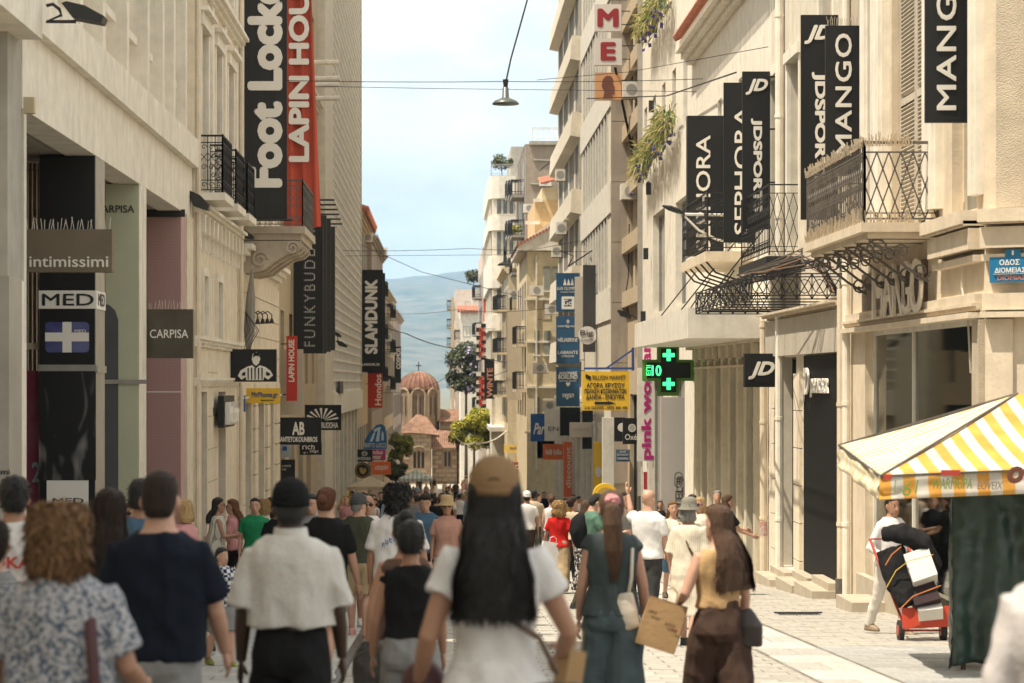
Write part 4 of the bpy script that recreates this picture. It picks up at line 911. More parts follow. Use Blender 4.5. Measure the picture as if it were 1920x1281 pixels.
# white rounded block
x9 = PX(916, 176); Y9 = 176
r10 = thing('building', 'white block with rounded corner bands and a planted roof terrace on the right', 'building', (x9, Y9, G(Y9)))
xe = PX(984, Y9)
levels = [(PZ(380, Y9), PZ(330, Y9)), (PZ(455, Y9), PZ(405, Y9)), (PZ(550, Y9), PZ(480, Y9)), (PZ(640, Y9), PZ(590, Y9)), (PZ(730, Y9), PZ(680, Y9)), (PZ(990, Y9), PZ(765, Y9))]
MB().box(x9+.25, xe, Y9+.3, 200, G(200)-.3, PZ(345, Y9)).build('wall', white_r, r10)
for i, (z0, z1) in enumerate(levels[:-1]):
    zt = PZ((330, 405, 480, 590, 680)[i], Y9); zb = PZ((372, 432, 540, 620, 715)[i], Y9); 
    poly = [(x9, -200), (x9, -(Y9+.8)), (x9+.25, -(Y9+.2)), (x9+.8, -Y9), (xe, -Y9), (xe, -200)]
    V = [(p[0], -p[1], zb) for p in poly]+[(p[0], -p[1], zt) for p in poly]; n = 6
    MB().add(V, [tuple(range(n)), tuple(range(2*n-1, n-1, -1))]+[(i_, (i_+1) % n, (i_+1) % n+n, i_+n) for i_ in range(n)]).build('floor_band', white_p, r10)
for v0_, v1_ in ((402, 373), (478, 433), (588, 541), (678, 621)):
    for k in range(4):
        u0_ = 931+k*11.5; w_ = win(r10, FC(Y9+.3), PX(u0_, Y9), PX(u0_+10, Y9), PZ(v0_, Y9), PZ(v1_, Y9), rec=-.05, fm=white_p, gm=glass2, mull=0, ft=.04)
    for k in range(5): win(r10, FRt(x9+.25), Y9+1.5+k*4, Y9+4.5+k*4, PZ(v0_, Y9), PZ(v1_, Y9), rec=-.05, fm=white_p, gm=glass2, mull=1)
mb = railing((x9+.2, Y9+.3), (xe, Y9+.3), PZ(330, Y9), PZ(308, Y9), 'bars', .5, .02); mb.build('roof_railing', alu, r10)
MB().box(PX(958, 180), PX(984, 180), 180, 190, PZ(330, 180), PZ(275, 180)).build('rooftop_room', greyc, r10)
# far right row
r11 = faced('pale yellow house with a plaster cornice before the white rounded block', 158, 175.9, PX(948, 165), PX(986, 160), PZ(505, 160), yellow_r, [(160+k*4, 162+k*4, PZ(v, 165), PZ(v, 165)+2) for k in range(4) for v in (600, 690, 780)])
cornice(r11, FRt(PX(948, 165)), 158, 175.9, PZ(515, 160), .4, .4, yellow_r); cornice(r11, FC(158), PX(948, 165), PX(986, 160), PZ(515, 160), .4, .4, yellow_r)
r12 = faced('grey white house with a rust red wall strip left of the yellow house', 200.1, 226, PX(903, 205), PX(940, 203), PZ(470, 205), pinkish, [(203+k*5, 206+k*5, PZ(v, 210), PZ(v, 210)+2) for k in range(4) for v in (560, 620, 690, 760)])
MB().box(PX(906, 203), PX(913, 203), 199.9, 200.09, PZ(640, 203), PZ(545, 203)).build('rust_panel', redf, r12)
r13 = faced('white house with a red tiled eave and arched brown window beyond', 236, 262, PX(863, 240), PX(930, 238), PZ(585, 240), white_r, [(238+k*4, 240+k*4, PZ(v, 240), PZ(v, 240)+2.5) for k in range(4) for v in (660, 720)], [(PX(868, 236), PX(882, 236), PZ(632, 236), PZ(612, 236))])
mb = MB()
for k in range(12): mb.tube([(PX(860, 236)+k*.3, 235.6, PZ(584, 236)), (PX(860, 236)+k*.3, 240, PZ(572, 236))], .15, 5)
mb.build('roof_tiles', tile, r13, kind='stuff')
r14 = faced('tall pale pinkish block at the far end of the right row', 262.1, 292, PX(853, 268), PX(930, 266), PZ(545, 266), pinkish, [(265+k*5, 267+k*5, PZ(v, 270), PZ(v, 270)+2) for k in range(5) for v in (600, 650, 700, 750, 800)], [(PX(u, 262.1), PX(u+10, 262.1), PZ(v+14, 262.1), PZ(v, 262.1)) for u in (872, 888) for v in (565, 600)])
r15 = faced('narrow tan block with small balconies at the very end beside the trees', 292.1, 330, PX(846, 300), PX(870, 296), PZ(560, 296), tan, [(295+k*6, 298+k*6, PZ(v, 300), PZ(v, 300)+2) for k in range(5) for v in (600, 650, 700, 750, 800)])
# ground floor shops of the far right row, columns and awnings
t = thing('building', 'low bright shop row with white columns under the blue banners', 'building', (PX(1000, 150), 145, G(145)))
for k in range(7):
    y = 133+k*5.5; x = X6-.15-.22*k; MB().box(x-.1, x+.25, y, y+.5, G(y)-.3, PZ(845, y)).build('column', white_r, t)
MB().box(4.9, X6, 131, 170, PZ(850, 140), PZ(815, 140)).build('fascia', white_p, t)
t2 = thing('canopy', 'thin concrete balcony canopy over the far shops beside the round tree', 'canopy', (PX(930, 170), 170, PZ(800, 170)))
MB().box(PX(917, 170), PX(950, 170), 168, 180, PZ(808, 170), PZ(800, 170)).build('slab', white_p, t2)

# balconies, shutters and cooling units that break up the far right fronts
def balcs(b, xs, Y0, Y1, vs_, n, m=greyc, out=.55):
    st = (Y1-Y0)/n
    for v in vs_:
        for k in range(n):
            y = Y0+st*k+st*.15; z = PZ(v, y); L2 = st*.6; bl = MB().box(xs-out, xs, y, y+L2, z, z+.16).build('balcony', m, b)
            mb = railing((xs-out, y), (xs-out, y+L2), z+.16, z+1.1, 'bars', .4, .02); railing((xs-out, y), (xs, y), z+.16, z+1.1, 'bars', .16, .014, mb); mb.build('railing', iron, bl)
            if (k+v) % 3: MB().box(xs-.012, xs-.002, y+.3, y+L2-.3, z+.2, z+2.3).build('shutter', mat('brown_shutter', (.17, .12, .08), .7) if (k+v) % 2 else alu, b)
balcs(r8, x8, Y8+1, 149, (650, 735), 4, warmw)
balcs(r9, PX(984, 152), 152, 171, (370, 445, 515, 590, 665), 3, greyc, .8)
balcs(r11, PX(948, 165), 159, 175, (585, 665, 745), 3, yellow_r, .7)
balcs(r12, PX(903, 205), 201, 225, (560, 630, 700, 770), 3, greyc, .6)
balcs(r13, PX(863, 240), 238, 261, (640, 700), 3, white_r, .5)
balcs(r15, PX(846, 300), 295, 328, (580, 615, 650, 690, 730), 3, tan, .5)
for i, (u, v, Y) in enumerate(((1006, 555, 130.6), (1034, 590, 130.6), (1012, 700, 130.6), (1030, 770, 130.6), (992, 400, 149.7), (1022, 350, 149.7), (963, 560, 157.6), (975, 640, 157.6), (925, 520, 199.6), (917, 600, 199.6))):
    ac_unit('white cooling unit on the %s' % ('pale yellow flank, top left', 'pale yellow flank, top right', 'pale yellow flank, lower left', 'pale yellow flank, lower right', 'brown party wall, left', 'brown party wall, right', 'pale yellow house, upper', 'pale yellow house, lower', 'grey white house, upper', 'grey white house, lower')[i], PX(u, Y), Y-.3, PZ(v, Y), .75, .4)
for u0, u1, v0, v1 in ((1020, 1032, 500, 545), (1020, 1032, 620, 665), (1002, 1012, 620, 665), (1036, 1046, 500, 545), (1002, 1012, 745, 800)):
    MB().box(PX(u0, 131), PX(u1, 131), 130.93, 130.998, PZ(v1, 131), PZ(v0, 131)).build('shutter', mat('grey_green_shutter', (.25, .26, .22), .7), r8)
    MB().box(PX(u0-2, 131), PX(u1+2, 131), 130.85, 130.998, PZ(v1+3, 131), PZ(v1, 131)-.01).build('sill', white_r, r8)
for v in (560, 640, 725, 810): MB().box(x8-.12, PX(1050, 131), 130.9, 130.997, PZ(v+3, 131), PZ(v-1, 131)).build('string_course', white_r, r8)
mb = MB(); mb.box(PX(1004, 131), PX(1007, 131), 130.86, 130.99, PZ(880, 131), PZ(480, 131)); mb.build('corner_strip', white_r, r8)
for v, u0, u1 in ((300, 1000, 1045), (345, 995, 1030), (410, 998, 1040)): MB().tube([(PX(u0, 150), 149.95, PZ(v, 150)), (PX(u1, 150), 149.95, PZ(v+2, 150))], .05, 5).build('pipe', greyc, r9)
# ---------------------------------------------------------------- church, trees, mountain
brickm = mat('church_masonry', (.25, .175, .115), .9, col2=(.17, .11, .07), scale=1.2, bump=.4, bscale=3)
stonech = mat('church_stone', (.30, .235, .16), .9, dirt=.4)
domet = mat('dome_tile', (.20, .085, .058), .85, var=.4, scale=1.5)
YCH = 250.; K = FPX/YCH
def cx(u): return PX(u, YCH)
def cz(v): return PZ(v, YCH)
ch = thing('church', 'small Byzantine brick church with a red ribbed dome at the end of the street', 'church', (cx(785), YCH, G(YCH)))
zg = G(YCH)-.3
def masonry(mb_name, x0, x1, y0, y1, z0, z1, holes=[]):
    """camera-facing wall with coursed blocks"""
    wall(ch, FC(y0), x0, x1, z0, z1, holes, brickm, .25, y1-y0, mb_name)
    mb = MB(); z = z0+.1; r_ = 0
    while z < z1-.35:
        x = x0+(.35 if r_ % 2 else 0)
        while x < x1-.6:
            if not any(h[0]-.7 < x < h[1]+.05 and h[2]-.35 < z < h[3]+.05 for h in holes): mb.fbox(FC(y0), x, x+.62, z, z+.33, 0, .04)
            x += .7
        z += .46; r_ += 1
    mb.build('stone_blocks', stonech, ch, kind='stuff')
# dome drum (octagon) with arches
xc, yc = cx(783), YCH+9
rd = (PX(822, yc)-PX(744, yc))/2; z0, z1, zt = PZ(790, yc), PZ(738, yc), PZ(698, yc)
mb = MB(); mb.loft([(xc, yc, z0-1, rd, rd), (xc, yc, z1, rd, rd)], 8); 
mb.build('drum', brickm, ch)
for k in range(8):
    a = R(k*45-90); ca, sa = math.cos(a), math.sin(a); fa = Fr(xc+ca*rd*.93, yc+sa*rd*.93, -sa, ca, ca, sa)
    hw = rd*.33; mb = MB(); pts = [(-hw, z0), (-hw, z1-.2)]+[(-hw*math.cos(t), z1-.2+hw*math.sin(t)) for t in [math.pi*i/8 for i in range(1, 8)]]+[(hw, z1-.2), (hw, z0)]
    mb.tube([fa.p(p[0], p[1], .12) for p in pts], .13, 5); mb.build('arch', stonech, ch)
    mb = MB(); mb.prism([(-hw*.9, z1-.3)]+[(-hw*.95*math.cos(t), z1-.2+hw*.95*math.sin(t)) for t in [math.pi*i/8 for i in range(9)]], fa, -.6, .06); mb.build('lunette', brickm, ch)
    mb = MB(); mb.prism([(-.28, z0+.7), (.28, z0+.7), (.28, z1-.4), (0, z1-.1), (-.28, z1-.4)], fa, .0, .09); mb.build('window', mat('dark_church_window', (.02, .02, .022), .4), ch)
    mb = MB(); mb.bar(fa.p(hw*1.18, z0, .02), fa.p(hw*1.18, z1, .02), .16, 8); mb.build('colonnette', stonech, ch)
rings = []; 
for j in range(11): t = j/10*math.pi/2; rings.append((xc, yc, z1+.3+(zt-z1-.3)*math.sin(t), max(.05, rd*.98*math.cos(t)), max(.05, rd*.98*math.cos(t))))
MB().loft(rings, 48).build('dome', domet, ch, smooth=True)
mb = MB()
for k in range(24):
    a = 2*math.pi*k/24; mb.tube([(xc+math.cos(a)*r_[3]*1.01, yc+math.sin(a)*r_[3]*1.01, r_[2]+.02) for r_ in rings], .10, 4)
mb.build('dome_ribs', oldtile, ch)
mb = MB(); mb.box(xc-.05, xc+.05, yc-.05, yc+.05, zt, zt+1.1); mb.box(xc-.3, xc-.051, yc-.04, yc+.04, zt+.65, zt+.75); mb.box(xc+.051, xc+.3, yc-.04, yc+.04, zt+.65, zt+.75); mb.build('cross', iron, ch)
# gabled front and side parts
def hol(u0, u1, v1, v0): return (cx(u0), cx(u1), cz(v1), cz(v0))
tri = [hol(775, 780.5, 878, 848), hol(782.5, 788, 878, 846), hol(790, 795.5, 878, 848)]
masonry('front_wall', cx(757), cx(808), YCH, YCH+6, zg, cz(812), tri)
two = [hol(833, 838, 876, 848), hol(840, 845, 876, 848)]
masonry('side_wall', cx(810), cx(868), YCH+1.5, YCH+8, zg, cz(838), two)
for h in tri+two: MB().fbox(FC(YCH+(0 if h in tri else 1.5)), h[0]+.01, h[1]-.01, h[2], h[3], -.24, -.2).build('window', MATS['dark_church_window'], ch)
mb = MB()
for y_, hs in ((YCH, tri), (YCH+1.5, two)):
    c = (hs[0][0]+hs[-1][1])/2; hw = (hs[-1][1]-hs[0][0])/2+.15; zz = hs[0][3]
    mb.tube([(c-hw*math.cos(t), y_-.08, zz+.1+hw*.75*math.sin(t)) for t in [math.pi*i/10 for i in range(11)]], .12, 5)
mb.build('window_arch', stonech, ch)
mb = MB(); mb.prism([(cx(748), cz(815)), (cx(822), cz(815)), (cx(787), cz(782))], FC(YCH+3), -6, 0); mb.build('gable', brickm, ch)
def troof(name, p0, p1, p2, p3, n):
    """roof plane p0-p1 eave, p3-p2 ridge, covered with tile rows"""
    mb = MB(); p0, p1, p2, p3 = map(Vector, (p0, p1, p2, p3)); mb.add([p0, p1, p2, p3], [(0,1,2,3)])
    for k in range(n):
        t = (k+.5)/n; a = p0.lerp(p1, t); b_ = p3.lerp(p2, t); mb.tube([a, b_], (p1-p0).length/n*.33, 5)
    mb.build(name, oldtile, ch)
yf = YCH-.4
troof('roof', (cx(744), yf, cz(812)), (cx(789), yf, cz(812)), (cx(789), yf+3.2, cz(779)), (cx(780), yf+3.2, cz(779)), 14)
troof('roof', (cx(783), yf-.1, cz(812)), (cx(826), yf-.1, cz(816)), (cx(800), yf+3.1, cz(784)), (cx(787), yf+3.1, cz(779)), 14)
troof('roof', (cx(806), yf+1.2, cz(842)), (cx(872), yf+1.2, cz(840)), (cx(866), yf+5, cz(812)), (cx(806), yf+5, cz(808)), 16)
masonry('nave_wall', cx(824), cx(868), YCH+8, YCH+14, cz(842), cz(792))
troof('roof', (cx(822), YCH+7.6, cz(793)), (cx(872), YCH+7.6, cz(793)), (cx(870), YCH+11, cz(770)), (cx(824), YCH+11, cz(770)), 12)
masonry('apse_wall', cx(745), cx(757)-.01, YCH+.5, YCH+6, zg, cz(816))
# steps and raised pavement before the church
def leafy(label, base, h, cr, ch_, zc_, n, m1, m2, size, trunk_r, seed, name='tree', lean=0):
    """tree: tapered trunk with limbs, crown of leaf faces in uneven clumps"""
    rnd = random.Random(seed); t = thing(name, label, 'tree', base)
    x, y, z = base; mb = MB(); top = Vector((x+lean, y, z+zc_)); mb.tube([(x, y, z), (x+lean*.4, y, z+zc_*.5), top], [trunk_r, trunk_r*.7, trunk_r*.5], 8)
    cl = []
    for k in range(16):
        a = rnd.uniform(0, 6.28); e = rnd.uniform(-.6, 1); rr = cr*rnd.uniform(.35, .85)
        c = top+Vector((math.cos(a)*rr, math.sin(a)*rr, ch_*e*.7)); cl.append((c, rnd.uniform(.28, .5)*cr)); mb.tube([top-Vector((0, 0, zc_*.2)), top.lerp(c, .5)+Vector((0, 0, -.1)), c], [trunk_r*.4, trunk_r*.22, .02], 5)
    mb.build('trunk', mat('bark', (.10, .075, .05), .9, bump=.5, bscale=20), t)
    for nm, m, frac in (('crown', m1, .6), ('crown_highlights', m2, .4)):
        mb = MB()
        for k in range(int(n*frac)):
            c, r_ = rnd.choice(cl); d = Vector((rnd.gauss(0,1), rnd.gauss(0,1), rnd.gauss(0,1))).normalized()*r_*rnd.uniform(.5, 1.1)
            if nm != 'crown': d.z = abs(d.z)*.8  # lighter leaves kept to clump tops: sunlit side put into leaf colour
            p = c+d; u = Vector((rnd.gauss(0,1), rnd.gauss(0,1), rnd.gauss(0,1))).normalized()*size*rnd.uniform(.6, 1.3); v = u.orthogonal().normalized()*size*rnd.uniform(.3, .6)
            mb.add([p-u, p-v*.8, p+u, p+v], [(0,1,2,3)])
        mb.build('crown' if nm == 'crown' else 'highlight_leaves', m, t)
    return t
g1 = mat('citrus_leaf', (.27, .28, .035), .7, var=.35); g2 = mat('highlight_citrus_leaf', (.55, .50, .06), .7, var=.25); g3 = mat('dark_leaf', (.06, .07, .04), .8, var=.4); g4 = mat('olive_leaf', (.11, .13, .05), .8, var=.4); lil = mat('lilac_blossom', (.40, .37, .55), .7, var=.2)
Yt = 185.
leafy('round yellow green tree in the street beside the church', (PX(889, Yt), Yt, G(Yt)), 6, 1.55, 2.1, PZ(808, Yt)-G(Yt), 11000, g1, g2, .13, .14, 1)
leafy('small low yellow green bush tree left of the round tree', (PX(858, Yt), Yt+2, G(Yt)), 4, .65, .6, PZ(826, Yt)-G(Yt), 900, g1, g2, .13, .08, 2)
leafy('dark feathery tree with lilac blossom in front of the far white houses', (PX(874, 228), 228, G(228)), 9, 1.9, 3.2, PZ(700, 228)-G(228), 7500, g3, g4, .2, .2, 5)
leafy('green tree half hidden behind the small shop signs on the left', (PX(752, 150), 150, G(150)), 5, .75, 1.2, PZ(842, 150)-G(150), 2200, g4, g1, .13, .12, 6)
leafy('dark tree behind the orange sign on the left', (PX(742, 135), 135, G(135)), 5, .6, .8, PZ(885, 135)-G(135), 1800, g3, g4, .13, .1, 7)
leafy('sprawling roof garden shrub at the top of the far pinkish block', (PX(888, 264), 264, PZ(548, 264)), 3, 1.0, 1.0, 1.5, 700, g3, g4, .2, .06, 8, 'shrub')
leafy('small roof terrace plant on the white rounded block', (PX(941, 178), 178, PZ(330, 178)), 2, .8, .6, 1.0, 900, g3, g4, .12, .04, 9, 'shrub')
leafy('potted plant on the ledge of the pale yellow house', (PX(968, 157), 157, PZ(440, 157)), 1, .35, .35, .3, 300, g1, g2, .09, .02, 10, 'potted_plant')
mb = MB(); rnd = random.Random(4)
for k in range(55):
    q = rnd.choice(((882, 655), (889, 690), (881, 727))); p = Vector((PX(q[0], 226)+rnd.gauss(0, .3), 225.6+rnd.gauss(0, .4), PZ(q[1], 226)+rnd.gauss(0, .35))); u = Vector((rnd.gauss(0,1), rnd.gauss(0,1), rnd.gauss(0,1)))*.07; v = u.orthogonal()*.7; mb.add([p-u, p-v, p+u, p+v], [(0,1,2,3)])
tag(mb.build('blossom', lil), 'lilac jacaranda blossom clusters in the dark feathery tree', 'blossom')
# mountain
mtm = mat('mountain_scrub', (.03, .045, .02), .95, col2=(.17, .14, .09), scale=.016)
mb = MB(); nx, ny = 90, 60; V = []
for j in range(ny+1):
    y = 3800+j*85
    for i in range(nx+1):
        x = -2600+i*58; t = j/ny; ridge = 350+14*mnoise.noise(Vector((x*.002, 1.3, 0)))*1.0+max(-30, min(26, (x+150)*.09))
        prof = (min(1, t*1.15))**.9 if t < .87 else 1-(t-.87)*1.5
        z = -12+prof*(ridge+12)+45*mnoise.noise(Vector((x*.0035, y*.003, 5)))*math.sin(math.pi*min(1, t*1.1))*.7+12*mnoise.noise(Vector((x*.015, y*.012, 2)))*min(1, t*2)*(1-t*.6)
        V.append((x, y, z))
mb.add(V, [(j*(nx+1)+i, j*(nx+1)+i+1, (j+1)*(nx+1)+i+1, (j+1)*(nx+1)+i) for j in range(ny) for i in range(nx)])
mt = mb.build('mountain', mtm, smooth=True); mt['kind'] = 'structure'
# haze
hz = MB().box(-4200, 4200, -100, 9900, -14, 640).build('haze', None); hz['kind'] = 'stuff'
hm = bpy.data.materials.new('haze_air'); hm.use_nodes = True; n_ = hm.node_tree.nodes; n_.remove(n_['Principled BSDF']); pv = n_.new('ShaderNodeVolumePrincipled')
pv.inputs['Color'].default_value = (.40, .68, 1.0, 1); pv.inputs['Density'].default_value = .00011; pv.inputs['Anisotropy'].default_value = .2
hm.node_tree.links.new(pv.outputs[0], n_['Material Output'].inputs['Volume']); hz.data.materials.append(hm)
# ---------------------------------------------------------------- signs
def sign(label, u0, v0, u1, v1, Y, m, texts=(), t=.08, name='shop_sign', cat='sign', edge=None, br=None, sp=0, group=None, frame=None):
    s = thing(name, label, cat, (PX((u0+u1)/2, Y), Y, PZ(v1, Y)), group)
    x0, x1, z0, z1 = PX(u0, Y), PX(u1, Y), PZ(v1, Y), PZ(v0, Y)
    MB().box(x0, x1, Y, Y+t, z0, z1).build('board', m, s)
    if frame:
        mb = MB(); f = .03; mb.box(x0-f, x0, Y-.01, Y+t+.01, z0-f, z1+f); mb.box(x1, x1+f, Y-.01, Y+t+.01, z0-f, z1+f); mb.box(x0, x1, Y-.01, Y+t+.01, z0-f, z0); mb.box(x0, x1, Y-.01, Y+t+.01, z1, z1+f); mb.build('frame', frame, s)
    for q in texts:
        s_, a, b, c, d = q[:5]; k = q[5] if len(q) > 5 else {}
        k = dict(k); m_ = k.pop('m', whitel); ctext(s_, a, b, c, d, Y-.001, m_, s, **k)
    if br:   # wall brackets towards x=br at given v rows
        mb = MB()
        for v in br[1:]: mb.bar((min(x0, br[0]) if br[0] < x0 else x1-.02, Y+t/2, PZ(v, Y)), (x0+.02 if br[0] < x0 else br[0], Y+t/2, PZ(v, Y)), .022)
        mb.build('bracket', black, s)
    if sp: spikes(s, x0+.02, x1-.02, Y+t/2, z1-.01, sp, .16)
    return s
B = .035
sign('brown box sign with pale lowercase letters and bird spikes, top left above the black pillar', 45, 430, 210, 510, 28.4, brownb, [('intimissimi', 55, 481, 203, 501, dict(bold=.012))], .22, sp=26, br=(-5.2, 450, 490))
sign('square steel sign with six white capitals beside the pink pillar', 275, 580, 362, 672, 37.6, mat('dull_steel', (.115, .10, .075), .3, .5, var=.2, scale=2), [('CARPISA', 281, 618, 353, 634, dict(bold=.01))], .2, sp=16, br=(-4.75, 600, 655))
s = sign('black sign with a white emblem of a striped jersey player, hands on hips', 430, 655, 518, 716, 51.3, blackv, [], .18, br=(-4.6, 670, 700))
def poly(pts, Y, m, parent, th=.012, name='emblem'):
    return MB().prism([(PX(u, Y), PZ(v, Y)) for u, v in pts], FC(Y), .001, th).build(name, m, parent)
Y = 51.3
poly([(474,663),(481,660),(487,664),(488,674),(485,682),(480,686),(475,682),(472,674)], Y, whitel, s)
poly([(476,661),(486,661),(488,670),(484,667),(477,668),(474,672)], Y-.014, blackv, s)
poly([(463,688),(473,685),(480,691),(487,685),(497,688),(507,695),(512,704),(503,712),(495,707),(494,713),(462,713),(461,707),(453,712),(446,705),(451,695)], Y, whitel, s)
for u in (464, 470.5, 477, 483.5, 490): poly([(u, 690), (u+2.6, 690), (u+2.3, 712), (u+.4, 712)], Y-.013, blackv, s, .006)
for q in ([(455,699),(460,697),(460,704),(456,705),(453,703)], [(505,699),(499,697),(499,704),(503,705),(507,703)]): poly(q, Y-.013, blackv, s, .006)
sign('small yellow sign with blue lettering under the black emblem sign', 460, 728, 525, 756, 55.4, yel, [('MrPhone.gr', 472, 735, 521, 748, dict(m=mat('navy_print', (.03, .06, .22), .5), bold=.025)), ('Service & more', 489, 749, 513, 752, dict(m=blackv, bold=.02))], .12, br=(-4.6, 740))
sign('blank beige vertical board behind the narrow red sign', 527, 655, 568, 778, 68.3, beige, [], .15, br=(-4.6, 670, 760))
sign('narrow red vertical sign with white capitals reading upward', 537, 630, 557, 752, 67.6, redb, [('LAPIN HOUSE', 541, 637, 552, 716, dict(o='up', bold=.04))], .12, br=(-4.6, 645, 740))
s = sign('tall charcoal ribbed banner sign with widely spaced white capitals', 550, 420, 606, 663, 73, charc, [('FUNKYBUDDHA', 570, 418, 592, 650, dict(o='up', bold=.012, space=1.35))], .15, br=(-4.6, 440, 640))
mb = MB()
for k in range(17): u = 551+k*3.3; mb.box(PX(u, 73), PX(u+1.2, 73), 72.96, 73.0, PZ(663, 73), PZ(420, 73))
mb.build('ribs', charc, s)
for i, (u1, v0, Y_) in enumerate(((612, 404, 76), (620, 412, 79), (628, 425, 82))): sign('charcoal banner edge stacked behind the spaced capitals banner, %s in line' % ('first', 'second', 'third')[i], u1-40, v0, u1, 663-i*3, Y_, charc, [], .15, br=(-4.6, v0+20))
for k in range(6):
    y = 70+k*2.6; t = MB().tube([(XL, y, PZ(375+k*9, y)), (PX(627+k*3, y), y, PZ(375+k*9, y))], .03, 5); tag(t.build('flag_rod', black), 'bare black rod sticking out above the charcoal banners, %s from the top' % ('first', 'second', 'third', 'fourth', 'fifth', 'sixth')[k], 'rod')
s = sign('black sign with white sunburst rays above the small monogram sign', 570, 761, 638, 805, 80, blackv, [('BUDDHA', 603, 792, 634, 803, dict(bold=.03))], .15, br=(-4.6, 775), frame=blackv)
for k in range(9):
    a = R(8+k*20.5); a2 = R(8+k*20.5+9); c = (604, 789); poly([(c[0]+6*math.cos(a), c[1]-4*math.sin(a)), (c[0]+6*math.cos(a2), c[1]-4*math.sin(a2)), (c[0]+31*math.cos(a2), c[1]-24*math.sin(a2)), (c[0]+31*math.cos(a), c[1]-24*math.sin(a))][::-1], 80, whitel, s, name='ray')
s = sign('black sign with a white AB monogram above a line of capitals', 522, 785, 600, 832, 66.4, blackv, [('AB', 548, 791, 571, 816, dict(bold=.05)), ('ANTETOKOUNBROS', 525, 819, 595, 829, dict(bold=.045))], .15, br=(-4.6, 800), frame=blackv)
sign('black sign with thin white serif words and an arrow under the monogram sign', 562, 829, 603, 853, 76, blackv, [('rich', 567, 832, 590, 843, dict(bold=.01)), ('edge', 581, 843, 597, 850, {}), ('←', 568, 847, 578, 851, {})], .12, br=(-4.6, 840))
sign('black door panel with small white lettering under the monogram sign', 527, 862, 553, 935, 67.5, blackv, [('LOVITI', 529, 872, 545, 876, {}), ('FUR', 529, 879, 537, 882, {})], .1)
sign('pale poster with blue square above the black door panel', 527, 834, 546, 858, 68.1, mat('pale_poster', (.5, .52, .52), .6), [('■', 530, 837, 538, 845, dict(m=blue2))], .03)
s = sign('tall black banner with heavy white capitals reading upward over the far left shops', 674, 506, 718, 698, 127, blackv, [('SLAMDUNK', 684, 524, 708, 664, dict(o='up', bold=.07)), ('SLAMDUNK.GR', 677, 681, 712, 686, dict(bold=.03))], .25, br=(-4.6, 520, 690))
sign('second black banner edge just behind the tall heavy capitals banner', 690, 512, 722, 700, 131, blackv, [], .25, br=(-4.6, 540))
sign('red banner with white rounded letters below the tall black banner', 690, 700, 717, 765, 139, redb, [('Hondos', 703, 702, 715, 760, dict(o='up', bold=.03))], .2, br=(-4.6, 720))
s = thing('shop_sign', 'blue triangular pennant sign with pale figure and capitals along its foot', 'sign', (PX(703, 129), 129, PZ(842, 129)))
poly([(682,842),(725,842),(725,818),(722,800),(715,795),(706,797),(692,812),(684,826)], 129, mat('blue_pennant', (.02, .14, .33), .6, var=.3, scale=3), s, .1, 'board'); ctext('BERTO LUCCI', 684, 831, 723, 839, 128.9, whitel, s, bold=.01)
for q in ([(693,828),(700,812),(704,810),(699,828)], [(704,828),(709,806),(713,804),(711,828)], [(700,806),(712,800),(715,803),(702,811)], [(715,826),(716,808),(719,812),(720,826)]): poly(q, 128.9, mat('pale_blue_print', (.55, .68, .75), .5), s, .006)
sign('small black sign with white round logo and capitals, left of the pink sign', 668, 843, 698, 866, 121, blackv, [('MATSOUKA', 670, 857, 695, 863, dict(bold=.03)), ('M', 681, 848, 686, 853, {}), ('○', 678, 846, 689, 855, {})], .12, br=(-4.4, 850))
sign('small magenta pink sign with white words cut by its neighbour', 697, 843, 723, 863, 133, mat('magenta_board', (.50, .04, .16), .5), [('ndos', 699, 844, 718, 852, dict(bold=.04)), ('nter', 699, 854, 715, 861, dict(bold=.04))], .12, br=(-4.6, 850))
sign('bright orange sign with white handwriting at the end of the left shops', 697, 866, 733, 890, 124, orangeb, [('utopio', 703, 871, 728, 884, dict(shear=.5, bold=.01))], .12, br=(-4.4, 875))
s = thing('shop_sign', 'round black sign with a gold ring and gold bird left of the orange sign', 'sign', (PX(680, 119), 119, PZ(898, 119)))
gold = mat('gold_print', (.42, .28, .05), .5); xc_, zc_ = PX(680, 119), PZ(882, 119)
circ = lambda r, c=(680, 882): [(c[0]+r*math.cos(R(k*18)), c[1]-r*math.sin(R(k*18))) for k in range(20)]
poly(circ(15), 119, blackv, s, .08, 'board'); mb = MB(); mb.tube([(PX(u, 119), 118.9, PZ(v, 119)) for u, v in circ(12.5)+circ(12.5)[:1]], .02, 4); mb.build('ring', gold, s)
poly([(674,878),(678,876),(681,880),(686,877),(687,883),(683,889),(679,889),(675,885)], 118.9, gold, s, .01)
sign('narrow black vertical sign with pale capitals beside the mountain view', 740, 650, 752, 718, 196, blackv, [('COSMOS', 743, 653, 751, 692, dict(o='up', bold=.04))], .2, br=(-4.2, 660))
